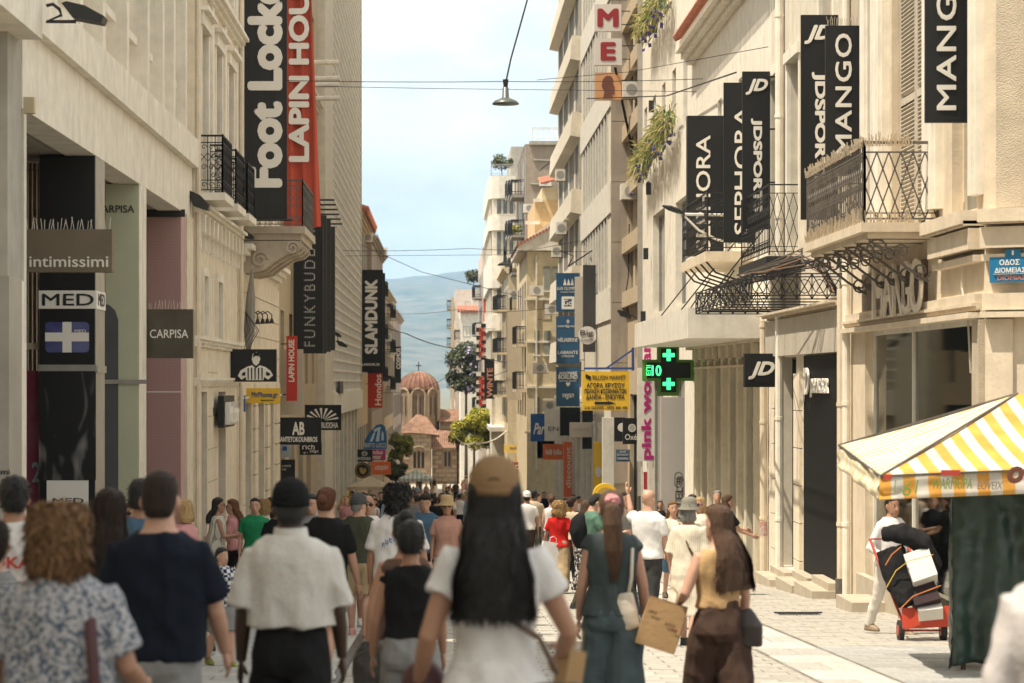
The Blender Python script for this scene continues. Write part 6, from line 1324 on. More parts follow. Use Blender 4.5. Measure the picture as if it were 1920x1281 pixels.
def person(label, u, ppm, H=1.75, face=0, sex='m', bw=1., sk='fair', top=None, bot=None, hair=None, hat=None, arms=((0, 12, 12), (0, 12, 12)), legs=((12, 4), (-14, 12)), shoe=None,
           yaw=0, pitch=0, lean=0, sw=1., dx=0, glasses=False, lod=None, group=None, z=None, beard=False, curl=.5, name='person', Y=None, hide_legs=False, roll=0):
    Y = FPX/ppm if Y is None else Y; X_ = (u-U0)/FPX*Y+dx; s = H/1.735; NP[0] += 1; sd = NP[0]*3.7
    t = bpy.data.objects.new(name, None); COL.objects.link(t); t.location = (X_, Y, G(Y) if z is None else z); t.rotation_euler = (0, 0, R(-face)); ORG[t.name] = (0, 0, 0)
    t['label'] = label; t['category'] = 'person'
    if group: t['group'] = group
    lod = lod if lod else (0 if ppm > 230 else 1 if ppm > 95 else 2)
    vox = (.011, .017, .03)[lod]*s; dsp = (.010, .009, 0)[lod]; sk_m = skin[sk]
    prof = [(z_*s, rx*bw*s, ry*bw*s, cy*s) for z_, rx, ry, cy in PRO[sex]]
    zs = [p[0] for p in prof]
    def ring(z_, ex=0, sq=1.): return (0, np.interp(z_, zs, [p[3] for p in prof]), z_, (np.interp(z_, zs, [p[1] for p in prof])+ex)*sq, np.interp(z_, zs, [p[2] for p in prof])+ex)
    la = Matrix.Rotation(R(-lean), 3, 'X'); piv = Vector((0, 0, .93*s))
    def U(p): p = Vector(p); return piv+la@(p-piv) if p.z > .80*s else p
    def Ul(mb): mb.v = [tuple(U(p)) for p in mb.v]; return mb
    # joints
    shx = (.168 if sex == 'm' else .142)*s*(.5+.5*bw)*sw; J = {}
    for i, side in enumerate((-1, 1)):
        sh = Vector((side*shx, -.008*s, 1.378*s)); a = arms[i]
        if isinstance(a[0], (tuple, list)): el, wr = Vector(a[0]), Vector(a[1]); el = Vector((el.x, el.y, el.z))*s; wr = wr*s; shU = U(sh)
        else:
            f_, o_, b_ = (R(x) for x in a[:3]); inn = R(a[3]) if len(a) > 3 else 0
            d1 = Vector((side*math.sin(o_), math.sin(f_)*math.cos(o_), -math.cos(f_)*math.cos(o_))); el = sh+d1*.29*s
            o2 = o_*.3-inn; d2 = Vector((side*math.sin(o2), math.sin(f_+b_)*math.cos(o2), -math.cos(f_+b_)*math.cos(o2))); wr = el+d2*.255*s
            shU, el, wr = U(sh), U(el), U(wr)
        J['sh%d' % i], J['el%d' % i], J['wr%d' % i] = shU, el, wr
    lows = []
    for i, side in enumerate((-1, 1)):
        a, k = (R(x) for x in legs[i]); hp = Vector((side*.088*s*(.6+.4*bw), -.01*s, .90*s)); kn = hp+Vector((side*.01, math.sin(a), -math.cos(a)))*.42*s; an = kn+Vector((0, math.sin(a-k), -math.cos(a-k)))*.40*s
        J['hp%d' % i], J['kn%d' % i], J['an%d' % i] = hp, kn, an; lows.append(an.z)
    dz = .085*s-min(lows)
    # body
    mb = MB(); b_ = MB(); b_.loft([(r_[0], r_[1], r_[2], r_[3], r_[4]) for r_ in [ring(z_*s, -.006*s if top else 0) for z_ in (.80,.86,.93,1.02,1.10,1.20,1.30,1.38,1.425,1.455,1.48,1.54)]], 16, 2.3); Ul(b_); mb.add(b_.v, b_.f)
    ak = (bw*.6+.4)*(1 if sex == 'm' else .88)
    for i, side in enumerate((-1, 1)):
        sh, el, wr = J['sh%d' % i], J['el%d' % i], J['wr%d' % i]; ins = sh+Vector((-side*.05*s, 0, -.005*s)); m1 = sh.lerp(el, .35); m2 = el.lerp(wr, .3)
        mb.tube([ins, sh, m1, el, m2, wr], [.05*s*ak, .056*s*ak, .052*s*ak, .040*s*ak, .041*s*ak, .026*s*ak], 10)
        hp, kn, an = J['hp%d' % i], J['kn%d' % i], J['an%d' % i]
        if not hide_legs: mb.tube([hp+Vector((-side*.02*s, 0, .04*s)), hp.lerp(kn, .25), kn, kn.lerp(an, .3)-Vector((0, .012*s, 0)), an, an-Vector((0, 0, .03*s))], [.088*s*bw, .086*s*bw, .054*s*ak, .056*s*ak, .036*s, .036*s], 10)
    # head
    cp = U((0, .006*s, 1.50*s)); MH = Matrix.Translation(cp) @ Matrix.Rotation(R(-yaw), 4, 'Z') @ Matrix.Rotation(R(-pitch-lean*.4), 4, 'X') @ Matrix.Rotation(R(roll), 4, 'Y') @ Matrix.Scale(s, 4)
    def HT(mb): mb.v = [tuple(MH@Vector(p)) for p in mb.v]; return mb
    hd = MB(); hd.loft([(0,.030,-.02,.030,.030),(0,.040,.0,.040,.046),(0,.030,.025,.055,.066),(0,.012,.06,.067,.082),(0,.002,.10,.074,.092),(0,-.004,.14,.077,.096),(0,-.006,.18,.073,.091),(0,-.006,.212,.055,.072),(0,-.006,.232,.025,.035)], 16, 2.1)
    hd.tube([(0,-.015,-.07),(0,-.015,.05)], [.058,.055], 10)
    hd.tube([(0,.083,.115),(0,.100,.085),(0,.112,.066),(0,.092,.058)], [.008,.011,.014,.008], 6); hd.ball((-.081,-.008,.10), .014, .021, .034, 8, 5); hd.ball((.081,-.008,.10), .014, .021, .034, 8, 5)
    hd.ball((0,.078,.038), .026, .018, .010, 8, 4)
    HT(hd); mb.add(hd.v, hd.f)
    me = solid(mb, vox*.85, 2 if lod < 2 else 1); fin = addmesh(MB(), me); bpy.data.meshes.remove(me)
    for i, side in enumerate((-1, 1)):
        el, wr = J['el%d' % i], J['wr%d' % i]; hand(fin, wr, wr-el, side, s*(1 if sex == 'm' else .92), curl)
    hips = MB()
    def Z(o): o.location = (0, 0, dz); return o
    b = fin.build('body', sk_m, t, smooth=True); Z(b)
    # face details
    if lod < 2 and (abs(((face+yaw+180) % 360)-180) > 70):
        dk = mat('dark_brow', (.03, .018, .012), .6); lip = mat('lip', (.36, .12, .09), .5); ew = mat('eye_white', (.6, .57, .53), .3)
        e = MB()
        for x in (-.030, .030): e.ball((x, .080, .117), .013, .010, .007, 8, 5)
        Z(HT(e).build('eyes', ew, t, smooth=True)); e = MB()
        for x in (-.030, .030): e.ball((x, .0885, .117), .0058, .004, .0062, 8, 5)
        Z(HT(e).build('irises', dk, t, smooth=True)); e = MB()
        for x in (-.030, .030): e.tube([(x-.017, .083, .136), (x, .090, .141), (x+.017, .083, .136)], [.002, .0038, .002], 5)
        Z(HT(e).build('eyebrows', dk, t)); e = MB(); e.tube([(-.022, .088, .034), (0, .0985, .037), (.022, .088, .034)], [.002, .0055, .002], 6, flat=.9); Z(HT(e).build('lips', lip, t))
    if glasses:
        e = MB()
        for x in (-.034, .034): e.ball((x, .092, .115), .029, .008, .021, 10, 5)
        e.bar((-.06, .09, .122), (-.08, 0, .118), .003); e.bar((.06, .09, .122), (.08, 0, .118), .003); e.bar((-.01, .10, .12), (.01, .10, .12), .003); Z(HT(e).build('sunglasses', blackv, t))
    if beard:
        e = MB(); e.loft([(0,.036,-.012,.025,.032),(0,.034,.004,.044,.052),(0,.026,.03,.058,.068),(0,.004,.055,.069,.068)], 12); m_ = solid(HT(e), vox*.7, 1, .003, sd, (40, 40, 40)); Z(obj('beard', m_, mat('dark_beard', (.05, .028, .018), .9), t))
    # trousers / shorts / skirt
    if bot:
        k, m = bot[0], bot[1]; mb = MB(); w_ = MB()
        zt = ((1.08 if top and top[0] == 'crop' else 1.02) if len(bot) < 3 else bot[2])*s
        w_.loft([ring(z_, .013*s) for z_ in np.linspace(.80*s, zt, 6)], 16, 2.3); Ul(w_); mb.add(w_.v, w_.f)
        mb.ball((0, -.015*s, .82*s), .13*s*bw, .115*s*bw, .07*s)
        if k in ('pants', 'wide', 'shorts', 'cargo'):
            R_ = {'pants': (.100, .098, .074, .070, .058), 'wide': (.105, .118, .125, .138, .150), 'shorts': (.105, .112, .100, .1, .1), 'cargo': (.104, .110, .10, .098, .085)}[k]
            for i, side in enumerate((-1, 1)):
                hp, kn, an = J['hp%d' % i], J['kn%d' % i], J['an%d' % i]; top_ = hp+Vector((-side*.015*s, 0, .05*s))
                if k == 'shorts': mb.tube([top_, hp.lerp(kn, .3), hp.lerp(kn, .93)], [R_[0]*s*bw, R_[1]*s*bw, R_[2]*s*bw], 12)
                else: mb.tube([top_, hp.lerp(kn, .3), kn, kn.lerp(an, .5), an-Vector((0, 0, .02*s))], [R_[0]*s*bw, R_[1]*s*bw, R_[2]*s*(bw*.5+.5), R_[3]*s*(bw*.5+.5), R_[4]*s], 12)
        else:
            zh = {'skirt': .50, 'longskirt': .12, 'miniskirt': .66}[k]*s; fl_ = {'skirt': .22, 'longskirt': .27, 'miniskirt': .20}[k]
            sk_ = MB(); sk_.loft([(0, -.01, zh, fl_*s*bw, fl_*.8*s*bw), (0, -.01, (zh+.80*s)/2, .20*s*bw, .17*s*bw), ring(.86*s, .02*s), ring(.98*s, .015*s)], 20, 2.1); mb.add(sk_.v, sk_.f)
        me = solid(mb, vox, 2, dsp*(1.5 if k in ('wide', 'longskirt') else 1.1), sd); o = Z(obj({'pants': 'trousers', 'wide': 'wide_trousers', 'shorts': 'shorts', 'cargo': 'cargo_trousers'}.get(k, 'skirt'), me, m, t))
    # top
    if top:
        k, m = top[0], top[1]; P = dict(hem=.90, slv=.52, ex=.027, flare=0, neck=1.47, sr=.072, sre=.078)
        P.update({'tee': {}, 'tank': dict(slv=0, neck=1.43), 'sleeveless': dict(slv=.12, neck=1.455, sr=.062, sre=.05), 'long': dict(slv=2, sr=.062, sre=.045), 'crop': dict(hem=1.03, slv=0, neck=1.43, ex=.016), 'fit': dict(hem=.98, slv=.42, ex=.02, sr=.060, sre=.062), 'loose': dict(ex=.03, flare=.035, sr=.085, sre=.10, slv=.68, hem=.88), 'dress': dict(hem=.30, slv=.0, flare=.13, neck=1.44)}[k])
        if len(top) > 2: P.update(top[2])
        mb = MB(); w_ = MB(); rr = []
        for z_ in np.linspace(max(.80, P['hem'])*s, P['neck']*s, 12):
            q = list(ring(z_, P['ex']*s)); 
            if z_ < 1.30*s and P['flare']:
                c = ring(1.30*s, P['ex']*s); fz = (1.30*s-z_)/s; q[3] = max(q[3], c[3]*(1-.0*fz)+P['flare']*fz*s*.6); q[4] = max(q[4], c[4]+P['flare']*fz*s*.8)
            rr.append(tuple(q))
        if P['hem'] < .8:
            q = rr[0]; rr.insert(0, (0, -.01, P['hem']*s, q[3]+P['flare']*s, q[4]+P['flare']*s))
        w_.loft(rr, 18, 2.35); Ul(w_); mb.add(w_.v, w_.f)
        for i, side in enumerate((-1, 1)):
            sh, el, wr = J['sh%d' % i], J['el%d' % i], J['wr%d' % i]; ins = sh+Vector((-side*.06*s, 0, -.01*s)); g = (bw*.7+.3)
            if P['slv'] > 1: mb.tube([ins, sh, sh.lerp(el, .5), el, el.lerp(wr, .5), el.lerp(wr, .95)], [.05*s*g, .060*s*g, P['sr']*s*g*.95, .056*s*g, .05*s*g, P['sre']*s*g*.85], 12)
            elif P['slv'] > 0: e_ = sh.lerp(el, P['slv']*1.25 if P['slv'] < .8 else 1); mb.tube([ins, sh+Vector((side*.004, 0, 0)), sh.lerp(e_, .5), e_], [.050*s*g, .063*s*g, P['sr']*s*g, P['sre']*s*g], 12)
        me = solid(mb, vox, 2, dsp*1.25, sd+9)
        Z(obj({'dress': 'dress', 'long': 'long_sleeved_shirt', 'crop': 'crop_top', 'tank': 'tank_top', 'sleeveless': 'sleeveless_top', 'loose': 'loose_shirt'}.get(k, 'shirt'), me, m, t))
    # shoes
    for i, side in enumerate((-1, 1)):
        if hide_legs: break
        an = J['an%d' % i]; lift = an.z-min(lows); f = MB(); pz = an.z-.085*s
        f.loft([(side*.0+an.x, an.y+.055*s, pz, .046*s, .135*s), (an.x, an.y+.055*s, pz+.03*s, .047*s, .137*s), (an.x, an.y+.04*s, pz+.06*s, .042*s, .11*s), (an.x, an.y-.005*s, pz+.095*s, .04*s, .055*s)], 12, 2.3)
        o = f.build('shoe', shoe or mat('black_shoe', (.02, .02, .02), .5), t, smooth=True); Z(o)
    # hair
    if hair:
        k, hm = hair[0], hair[1]; L_ = hair[2] if len(hair) > 2 else .3; hw = hair[3] if len(hair) > 3 else 1.; ns = hair[4] if len(hair) > 4 else 0
        e = 1.18 if k == 'curly' else 1.0 if k != 'buzz' else .955
        base = [(0,-.058,.035,.052,.040),(0,-.050,.07,.070,.058),(0,-.036,.11,.083*e,.072*e),(0,-.026,.15,.086*e,.082*e),(0,-.011,.185,.082*e,.092*e),(0,-.003,.215,.070*e,.083*e),(0,-.006,.236,.040*e,.046*e),(0,-.006,.246,.012,.014)]
        if k == 'curly': base = [(0,-.045,-.02,.085*hw,.055),(0,-.045,.03,.105*hw,.085)]+base[2:]
        if k == 'long': base = [(0,-.165,-L_,.158*hw,.022),(0,-.160,-L_*.7,.146*hw,.034),(0,-.148,-L_*.4,.130*hw,.045),(0,-.118,-.06,.110*(hw*.5+.5),.056),(0,-.085,.0,.100,.064)]+[(a,b_2,c,max(d_, .095) if c < .12 else d_,e_2) for a,b_2,c,d_,e_2 in base]
        if k == 'bob': base = [(0,-.045,-.02,.092*hw,.062),(0,-.045,.03,.098*hw,.075)]+base[2:]
        mb = MB(); hh = MB(); hh.loft(base, 16, 2.1); mb.add(hh.v, hh.f)
        if k == 'bun': mb.ball((0, -.115, .135), .045, .045, .042)
        if k == 'topbun': mb.ball((0, -.085, .225), .048, .048, .042)
        if k == 'pony': mb.ball((0, -.11, .16), .035); mb.tube([(0,-.10,.165),(0,-.15,.13),(0,-.16,.02),(.01,-.155,-L_*.5),(.015,-.15,-L_)], [.03,.042*hw,.05*hw,.045*hw,.015], 10)
        me = solid(HT(mb), vox*.72, 2, {'curly': .022, 'long': .006, 'buzz': .001}.get(k, .005)*s, sd, (26, 26, 22) if k == 'curly' else (22, 22, 4)); mm = addmesh(MB(), me); bpy.data.meshes.remove(me)
        rnd = random.Random(int(sd*10)); st = MB(); desc = base[::-1]
        for q in range(ns):
            th = math.pi*1.5+rnd.uniform(-1.75, 1.75); pts = []; ex = rnd.uniform(.98, 1.06 if k != 'curly' else 1.2); wv_ = rnd.uniform(.0, .012)*(0.25 if k == 'long' and hw < 1.2 and L_ > .45 else 1); ph = rnd.uniform(0, 6); endc = rnd.uniform(-.07, .13)*(1 if k == 'long' else .5)
            rows = desc[rnd.randint(0, 2)+(3 if hat else 0):]
            if k == 'pony': rows = [(0,-.10,.165,.02,.02),(0,-.15,.13,.04*hw,.04*hw),(0,-.16,.02,.05*hw,.05*hw),(.01,-.155,-L_*.5,.046*hw,.046*hw),(.015,-.15,-L_-.02,.02,.02)]
            if k == 'long':
                zz = [r_[2] for r_ in rows][::-1]; cyv = [r_[1] for r_ in rows][::-1]; rxv = [r_[3] for r_ in rows][::-1]; ryv = [r_[4] for r_ in rows][::-1]; z1_ = rows[0][2]; z0_ = zz[0]+rnd.uniform(-.04, .20)*(1 if rnd.random() < .6 else .35); jt_ = rnd.uniform(-.03, .03)
                rows = [(0, float(np.interp(z_+jt_*(q_ > 0), zz, cyv)), z_, float(np.interp(z_+jt_*(q_ > 0), zz, rxv)), float(np.interp(z_+jt_*(q_ > 0), zz, ryv))) for q_, z_ in enumerate(np.linspace(z1_, z0_, 11))]; endc = 0
            for j, (a, b2, c, d3_, e3) in enumerate(rows):
                cz_ = c+(endc if j == len(rows)-1 and k in ('long', 'pony') else 0); tw = th+(.0 if k != 'curly' else rnd.uniform(-.25, .25))
                if k == 'long' and c < .05: tw = th+wv_*8*math.sin(ph+c*30); ex *= 1+wv_*9*math.sin(ph*2+c*40)
                pts.append(Vector((a+d3_*ex*math.cos(tw), b2+e3*ex*math.sin(tw), cz_)))
            wd = rnd.uniform(.0025, .006)
            for j in range(len(pts)-1):
                a, b3 = pts[j], pts[j+1]; sdv = Vector((-math.sin(th), math.cos(th), 0))*wd; w1 = 1 if j < len(pts)-2 else .15; st.add([a-sdv, a+sdv, b3+sdv*w1, b3-sdv*w1], [(0,1,2,3)])
        if k in ('short', 'curly', 'bob', 'buzz') and lod < 2:
            nn = {'short': 900, 'curly': 1500, 'bob': 500, 'buzz': 500}[k]//(1 if lod == 0 else 3); ln = {'short': .016, 'curly': .034, 'bob': .02, 'buzz': .004}[k]
            for q in range(nn):
                j = rnd.randrange(len(base)-2); f_ = rnd.random(); r0, r1_ = base[j], base[j+1]; a_, b_2, c_, d_, e_2 = [r0[i_]+(r1_[i_]-r0[i_])*f_ for i_ in range(5)]
                th = rnd.uniform(0, 6.283); p = Vector((a_+d_*1.0*math.cos(th), b_2+e_2*1.0*math.sin(th), c_)); nr = Vector((math.cos(th), math.sin(th), (c_-.13)*5)).normalized(); dn_ = Vector((rnd.gauss(0, .5), rnd.gauss(0, .5), -.7+rnd.gauss(0, .5))); tip = p+nr*ln*rnd.uniform(.3, 1)+dn_*ln*rnd.uniform(.5, 1.4); sv = nr.cross(dn_).normalized()*rnd.uniform(.002, .005)*(2.2 if k == 'curly' else 1)
                if k == 'curly':
                    mid = p+nr*ln*rnd.uniform(.6, 1.1); tip = p+nr*ln*.5+dn_*ln*1.2; st.add([p-sv, p+sv, mid+sv, mid-sv], [(0,1,2,3)]); st.add([mid-sv, mid+sv, tip+sv*.3, tip-sv*.3], [(0,1,2,3)])
                else: st.add([p-sv, p+sv, tip+sv*.2, tip-sv*.2], [(0,1,2,3)])
        HT(st); mm.add(st.v, st.f); Z(mm.build('hair', hm, t, smooth=True))
    if hat:
        k, m = hat[:2]
        if k == 'cap':
            mb = MB(); mb.loft([(0,-.010,.120,.094,.112),(0,-.010,.16,.095,.114),(0,-.010,.20,.089,.106),(0,-.012,.235,.070,.084),(0,-.012,.258,.035,.042),(0,-.012,.264,.004,.004)], 20)
            Z(HT(mb).build('cap_crown', m, t, smooth=True)); mb = MB(); n = 12; V = []
            for rr_, z_ in ((0, .150), (.085, .138)):
                for j in range(n+1): a = math.pi*j/n; V.append((.086*math.cos(a), .07+(.02+rr_)*math.sin(a), z_))
            mb.add(V, [(j, j+1, n+2+j, n+1+j) for j in range(n)]); mb.add([(p[0], p[1], p[2]-.006) for p in V], [(j+1, j, n+1+j, n+2+j) for j in range(n)]); Z(HT(mb).build('cap_peak', m, t))
            mb = MB(); pts = [(.036*math.cos(math.pi*j/8), -.124+.014*abs(math.cos(math.pi*j/8)), .146+.040*math.sin(math.pi*j/8)) for j in range(9)]
            mb.add([(p[0], p[1]-.002, p[2]) for p in pts]+[(p[0], p[1]+.014, p[2]) for p in pts], [tuple(range(9))]+[(j, j+1, 10+j, 9+j) for j in range(8)]); Z(HT(mb).build('cap_opening', hat[2] if len(hat) > 2 else hb, t))
            mb = MB(); mb.tube([(-.06,-.103,.140),(-.03,-.120,.137),(0,-.126,.135),(.03,-.120,.137),(.06,-.103,.140)], .008, 5); Z(HT(mb).build('cap_strap', m, t))
        else:
            mb = MB(); mb.loft([(0,-.006,.115,.135,.150),(0,-.006,.122,.132,.148),(0,-.006,.155,.095,.110),(0,-.006,.20,.090,.104),(0,-.008,.245,.078,.090),(0,-.008,.262,.05,.06),(0,-.008,.266,.01,.01)], 22); Z(HT(mb).build('bucket_hat', m, t, smooth=True))
    W = Matrix.Translation(t.location) @ Matrix.Rotation(R(-face), 4, 'Z') @ Matrix.Translation((0, 0, dz))
    t_ = {'t': t, 'J': J, 'W': W, 's': s, 'dz': dz, 'MH': MH}
    return t_
def wp(P, j): return P['W']@(P['J'][j] if isinstance(j, str) else Vector(j)*P['s'])
def soft(name, label, cat, mb, m, vox=.012, disp=.006, loc=None, extra=()):
    c = np.mean(np.array(mb.v), 0); t = thing(name, label, cat, tuple(c)); me = solid(mb, vox, 3, disp, c[0]*7)
    q = addmesh(MB(), me); q.build('body', m, t, smooth=True)
    for nm, e, em in extra: e.build(nm, em, t, smooth=True)
    return t
c_white = cloth('white_cotton', (.72, .70, .68)); c_black = cloth('black_cotton', (.013, .013, .014)); c_navy = cloth('navy_cotton', (.010, .013, .022)); c_grey = cloth('grey_cotton', (.24, .24, .235)); c_beige = cloth('beige_cotton', (.50, .41, .30)); c_khaki = cloth('khaki_cotton', (.33, .25, .15)); c_olive = cloth('olive_cotton', (.055, .058, .038)); c_denim = cloth('denim', (.07, .13, .20)); c_red = cloth('red_cotton', (.50, .018, .014)); c_green = cloth('green_cotton', (.02, .22, .09)); c_sage = cloth('sage_cotton', (.10, .19, .14)); c_pink = cloth('pink_cotton', (.55, .27, .27)); c_cream = cloth('cream_cotton', (.66, .60, .50)); c_brown = cloth('brown_linen', (.055, .033, .025)); c_teal = cloth('teal_jersey', (.058, .074, .076)); c_tealp = cloth('teal_linen', (.078, .108, .120)); c_char = cloth('charcoal_twill', (.045, .045, .045)); c_camel = cloth('camel_knit', (.46, .30, .15)); c_shirt = cloth('off_white_shirt', (.60, .575, .53), bump=.3)
sn_w = mat('white_sneaker', (.65, .63, .6), .6, var=.05)
# patterned cloths
def pat(name, base, kind, c2, sc=20, th=.5):
    m = cloth(name, base); n = m.node_tree.nodes; l = m.node_tree.links; t_ = n.new('ShaderNodeTexCoord'); c = n.new('ShaderNodeValToRGB'); c.color_ramp.interpolation = 'CONSTANT' if kind != 'mottle' else 'LINEAR'
    if kind == 'check':
        x = n.new('ShaderNodeTexChecker'); x.inputs['Scale'].default_value = sc; x.inputs['Color1'].default_value = base+(1,); x.inputs['Color2'].default_value = c2+(1,)
        mp_ = n.new('ShaderNodeMapping'); mp_.inputs['Location'].default_value = (.013, .011, .017); l.new(t_.outputs['Object'], mp_.inputs['Vector']); l.new(mp_.outputs['Vector'], x.inputs['Vector']); l.new(x.outputs['Color'], n['Principled BSDF'].inputs['Base Color']); return m
    if kind == 'stripe': x = n.new('ShaderNodeTexWave'); x.inputs['Scale'].default_value = sc; x.bands_direction = 'Z'; o = x.outputs['Fac']
    if kind == 'vstripe': x = n.new('ShaderNodeTexWave'); x.inputs['Scale'].default_value = sc; x.bands_direction = 'X'; x.inputs['Distortion'].default_value = 1; o = x.outputs['Fac']
    if kind == 'mottle': x = n.new('ShaderNodeTexNoise'); x.inputs['Scale'].default_value = sc; x.inputs['Detail'].default_value = 3; o = x.outputs['Fac']
    l.new(t_.outputs['Object'], x.inputs['Vector']); l.new(o, c.inputs['Fac'])
    c.color_ramp.elements[0].position = 0 if kind != 'mottle' else th-.06; c.color_ramp.elements[0].color = base+(1,); c.color_ramp.elements[1].position = th if kind != 'mottle' else th+.06; c.color_ramp.elements[1].color = c2+(1,)
    l.new(c.outputs['Color'], n['Principled BSDF'].inputs['Base Color']); return m
m_mot = pat('mottled_blouse', (.07, .10, .14), 'mottle', (.42, .41, .42), 62, .48); m_chk = pat('checked_shirt', (.015, .025, .07), 'check', (.65, .65, .66), 26); m_str = pat('fine_striped_shirt', (.02, .02, .022), 'stripe', (.45, .44, .42), 22, .55); m_vst = pat('striped_white_dress', (.62, .58, .50), 'vstripe', (.30, .28, .24), 9, .8); m_prt = pat('black_white_print', (.015, .015, .015), 'mottle', (.6, .58, .55), 25, .55)
burg = mat('burgundy_leather', (.065, .012, .016), .5, var=.25); brl = mat('brown_leather', (.10, .055, .028), .5, var=.25); paper = mat('kraft_paper', (.36, .225, .105), .8, var=.12, scale=3, bump=.2); blkl = mat('black_leather', (.012, .010, .010), .4)
# ---- foreground
P = person('older woman with short ginger curly hair and mottled blouse at the lower left', 112, 500, 1.68, 4, 'f', 1.32, 'tan', top=('tee', m_mot, dict(ex=.022, slv=.62, flare=.02)), bot=('pants', c_black), hair=('curly', hgi, .1, 1.0, 1500), arms=((5, 22, 60), (4, 20, 62)))
b = MB(); a = wp(P, 'sh1'); e = a+Vector((.03, -.14, -.62)); b.tube([a+Vector((-.05, .02, .07)), a+Vector((-.02, -.13, -.1)), a+Vector((0, -.17, -.32)), e], [.022, .024, .024, .02], 8, flat=.4)
g_ = MB(); g_.ball((e.x+.03, e.y-.02, e.z-.06), .14, .08, .16, 12, 8); me = soft('shoulder_bag', 'burgundy shoulder bag on the strap of the ginger haired woman', 'bag', g_, burg, .012, .01, extra=[('strap', b, burg)])
P = person('person in a black and white finely striped shirt cut off by the left frame edge', -14, 400, 1.60, 0, 'f', 1.1, 'fair', top=('tee', m_str, dict(slv=.7)), bot=('pants', c_black), hair=('short', hdb), arms=((8, 14, 55), (8, 14, 55)))
P = person('young man in a white football jersey with red letters at the left edge', 27, 305, 1.83, -6, 'm', 1, 'tan', top=('tee', c_white, dict(flare=.02, slv=.6)), bot=('shorts', c_white), hair=('short', hb))
jt = P['t']; zj = (1.34)*P['s']; text("OKA'", (-.13, -.172, 1.27), (.26, 0, 0), (0, 0, .075), (0, -.004, 0), redb, jt, .04); text('7', (-.02, -.176, .98), (.13, 0, 0), (0, 0, .21), (0, -.004, 0), redb, jt, .06)
P = person('woman with long dark brown hair and a beige strap top behind the curly haired woman', 206, 330, 1.75, 0, 'f', 1, 'fair', top=('tank', c_beige), bot=('pants', c_navy), hair=('long', hdb, .36, 1.0, 500))
P = person('woman with sunglasses peeking between the long haired woman and the navy man', 246, 170, 1.62, 170, 'f', 1, 'tan', top=('tee', c_cream), bot=('pants', c_navy), hair=('bob', hbr), glasses=True)
P = person('dark haired man in a blue grey shirt half hidden behind the navy man', 266, 255, 1.83, 20, 'm', 1, 'tan', top=('tee', c_denim), bot=('pants', c_navy), hair=('short', hb))
P = person('balding man in a plain navy tee and grey trousers, arms hanging, seen from behind', 300, 395, 1.83, 2, 'm', 1.07, 'fair', top=('tee', c_navy, dict(slv=.62, flare=.012, ex=.020)), bot=('pants', c_grey), hair=('buzz', hdb), arms=((8, 14, 18), (10, 15, 30)), legs=((14, 6), (-14, 14)), curl=.45)
P = person('blonde woman turning her head beside the navy man', 345, 175, 1.66, -60, 'f', 1, 'fair', top=('tee', c_pink), bot=('pants', c_beige), hair=('bob', hbl, .2, 1, 120))
P = person('tall man in boxy off white shirt, black cap and cargo trousers, from behind', 545, 372, 1.775, 0, 'm', 1.05, 'dark', top=('loose', c_shirt, dict(hem=1.03, ex=.034, flare=.03, slv=.72, sr=.080, sre=.092)), bot=('cargo', c_black), hair=('buzz', hb), hat=('cap', cloth('black_cap', (.012, .012, .013)), hb), arms=((-2, 12, 18), (4, 12, 20)), legs=((10, 6), (-8, 10)), curl=.6)
mb = MB(); q_ = P['s']; mb.loft([(0, -.006, 1.44*q_, .10*q_, .088*q_), (0, -.004, 1.475*q_, .088*q_, .082*q_), (0, 0, 1.515*q_, .080*q_, .078*q_)], 20); o = mb.build('collar', c_shirt, P['t'], smooth=True); o.location = (0, 0, P['dz'])
mb = MB(); mb.tube([(-.15*q_, -.128*q_, 1.36*q_), (0, -.150*q_, 1.345*q_), (.15*q_, -.128*q_, 1.36*q_)], .004, 4); o = mb.build('yoke_seam', c_shirt, P['t']); o.location = (0, 0, P['dz'])
P = person('woman in a black sleeveless top and grey shorts with a dark topknot, seen from behind', 770, 325, 1.575, 0, 'f', 1.0, 'tan', top=('sleeveless', c_black, dict(hem=1.0)), bot=('shorts', c_grey), hair=('short', hb, .2, 1, 200), arms=((6, 16, 14), (6, 10, 25)), legs=((16, 6), (-16, 16)))
P2 = person('grey haired woman in a brown lace camisole walking left of the black top woman', 760, 300, 1.60, -4, 'f', 1, 'tan', top=('tank', cloth('brown_lace', (.12, .07, .05))), bot=('skirt', c_grey), hair=('topbun', hb, .2, 1, 60), arms=((-6, 18, 10), (4, 10, 20)))
g_ = MB(); a = wp(P2, 'wr0'); g_.ball((a.x-.01, a.y-.05, a.z-.16), .09, .07, .19, 12, 8); soft('string_bag', 'black mesh bag hanging from the bare arm left of the grey shorts', 'bag', g_, pat('black_mesh', (.015, .015, .015), 'check', (.12, .11, .10), 120), .01, .012)
P = person('woman with very long black hair, tan cap and white tee, nearest in the middle', 928, 490, 1.84, -3, 'f', 1.03, 'tan', top=('tee', c_white, dict(slv=.36, ex=.012, sr=.066, sre=.07, hem=.86)), bot=('wide', c_white), hair=('long', hb, .31, .92, 3600), hat=('cap', cloth('tan_felt_cap', (.26, .165, .085)), hb), arms=((-6, 20, 50), (4, 26, 62, 10)), legs=((10, 5), (-12, 10)), yaw=6, curl=.9)
a = wp(P, 'sh0'); e = wp(P, (.22, -.06, .98)); b = MB(); b.tube([a+Vector((.04, -.06, .05)), a+Vector((.14, -.17, -.16)), e+Vector((-.07, -.06, .14)), e], [.016]*4, 6, flat=.4)
g_ = MB(); g_.box(e.x-.10, e.x+.09, e.y-.09, e.y-.02, e.z-.32, e.z-.03); soft('crossbody_bag', 'brown leather crossbody bag at the hip of the cap woman', 'bag', g_, brl, .012, .006, extra=[('strap', b, brl)])
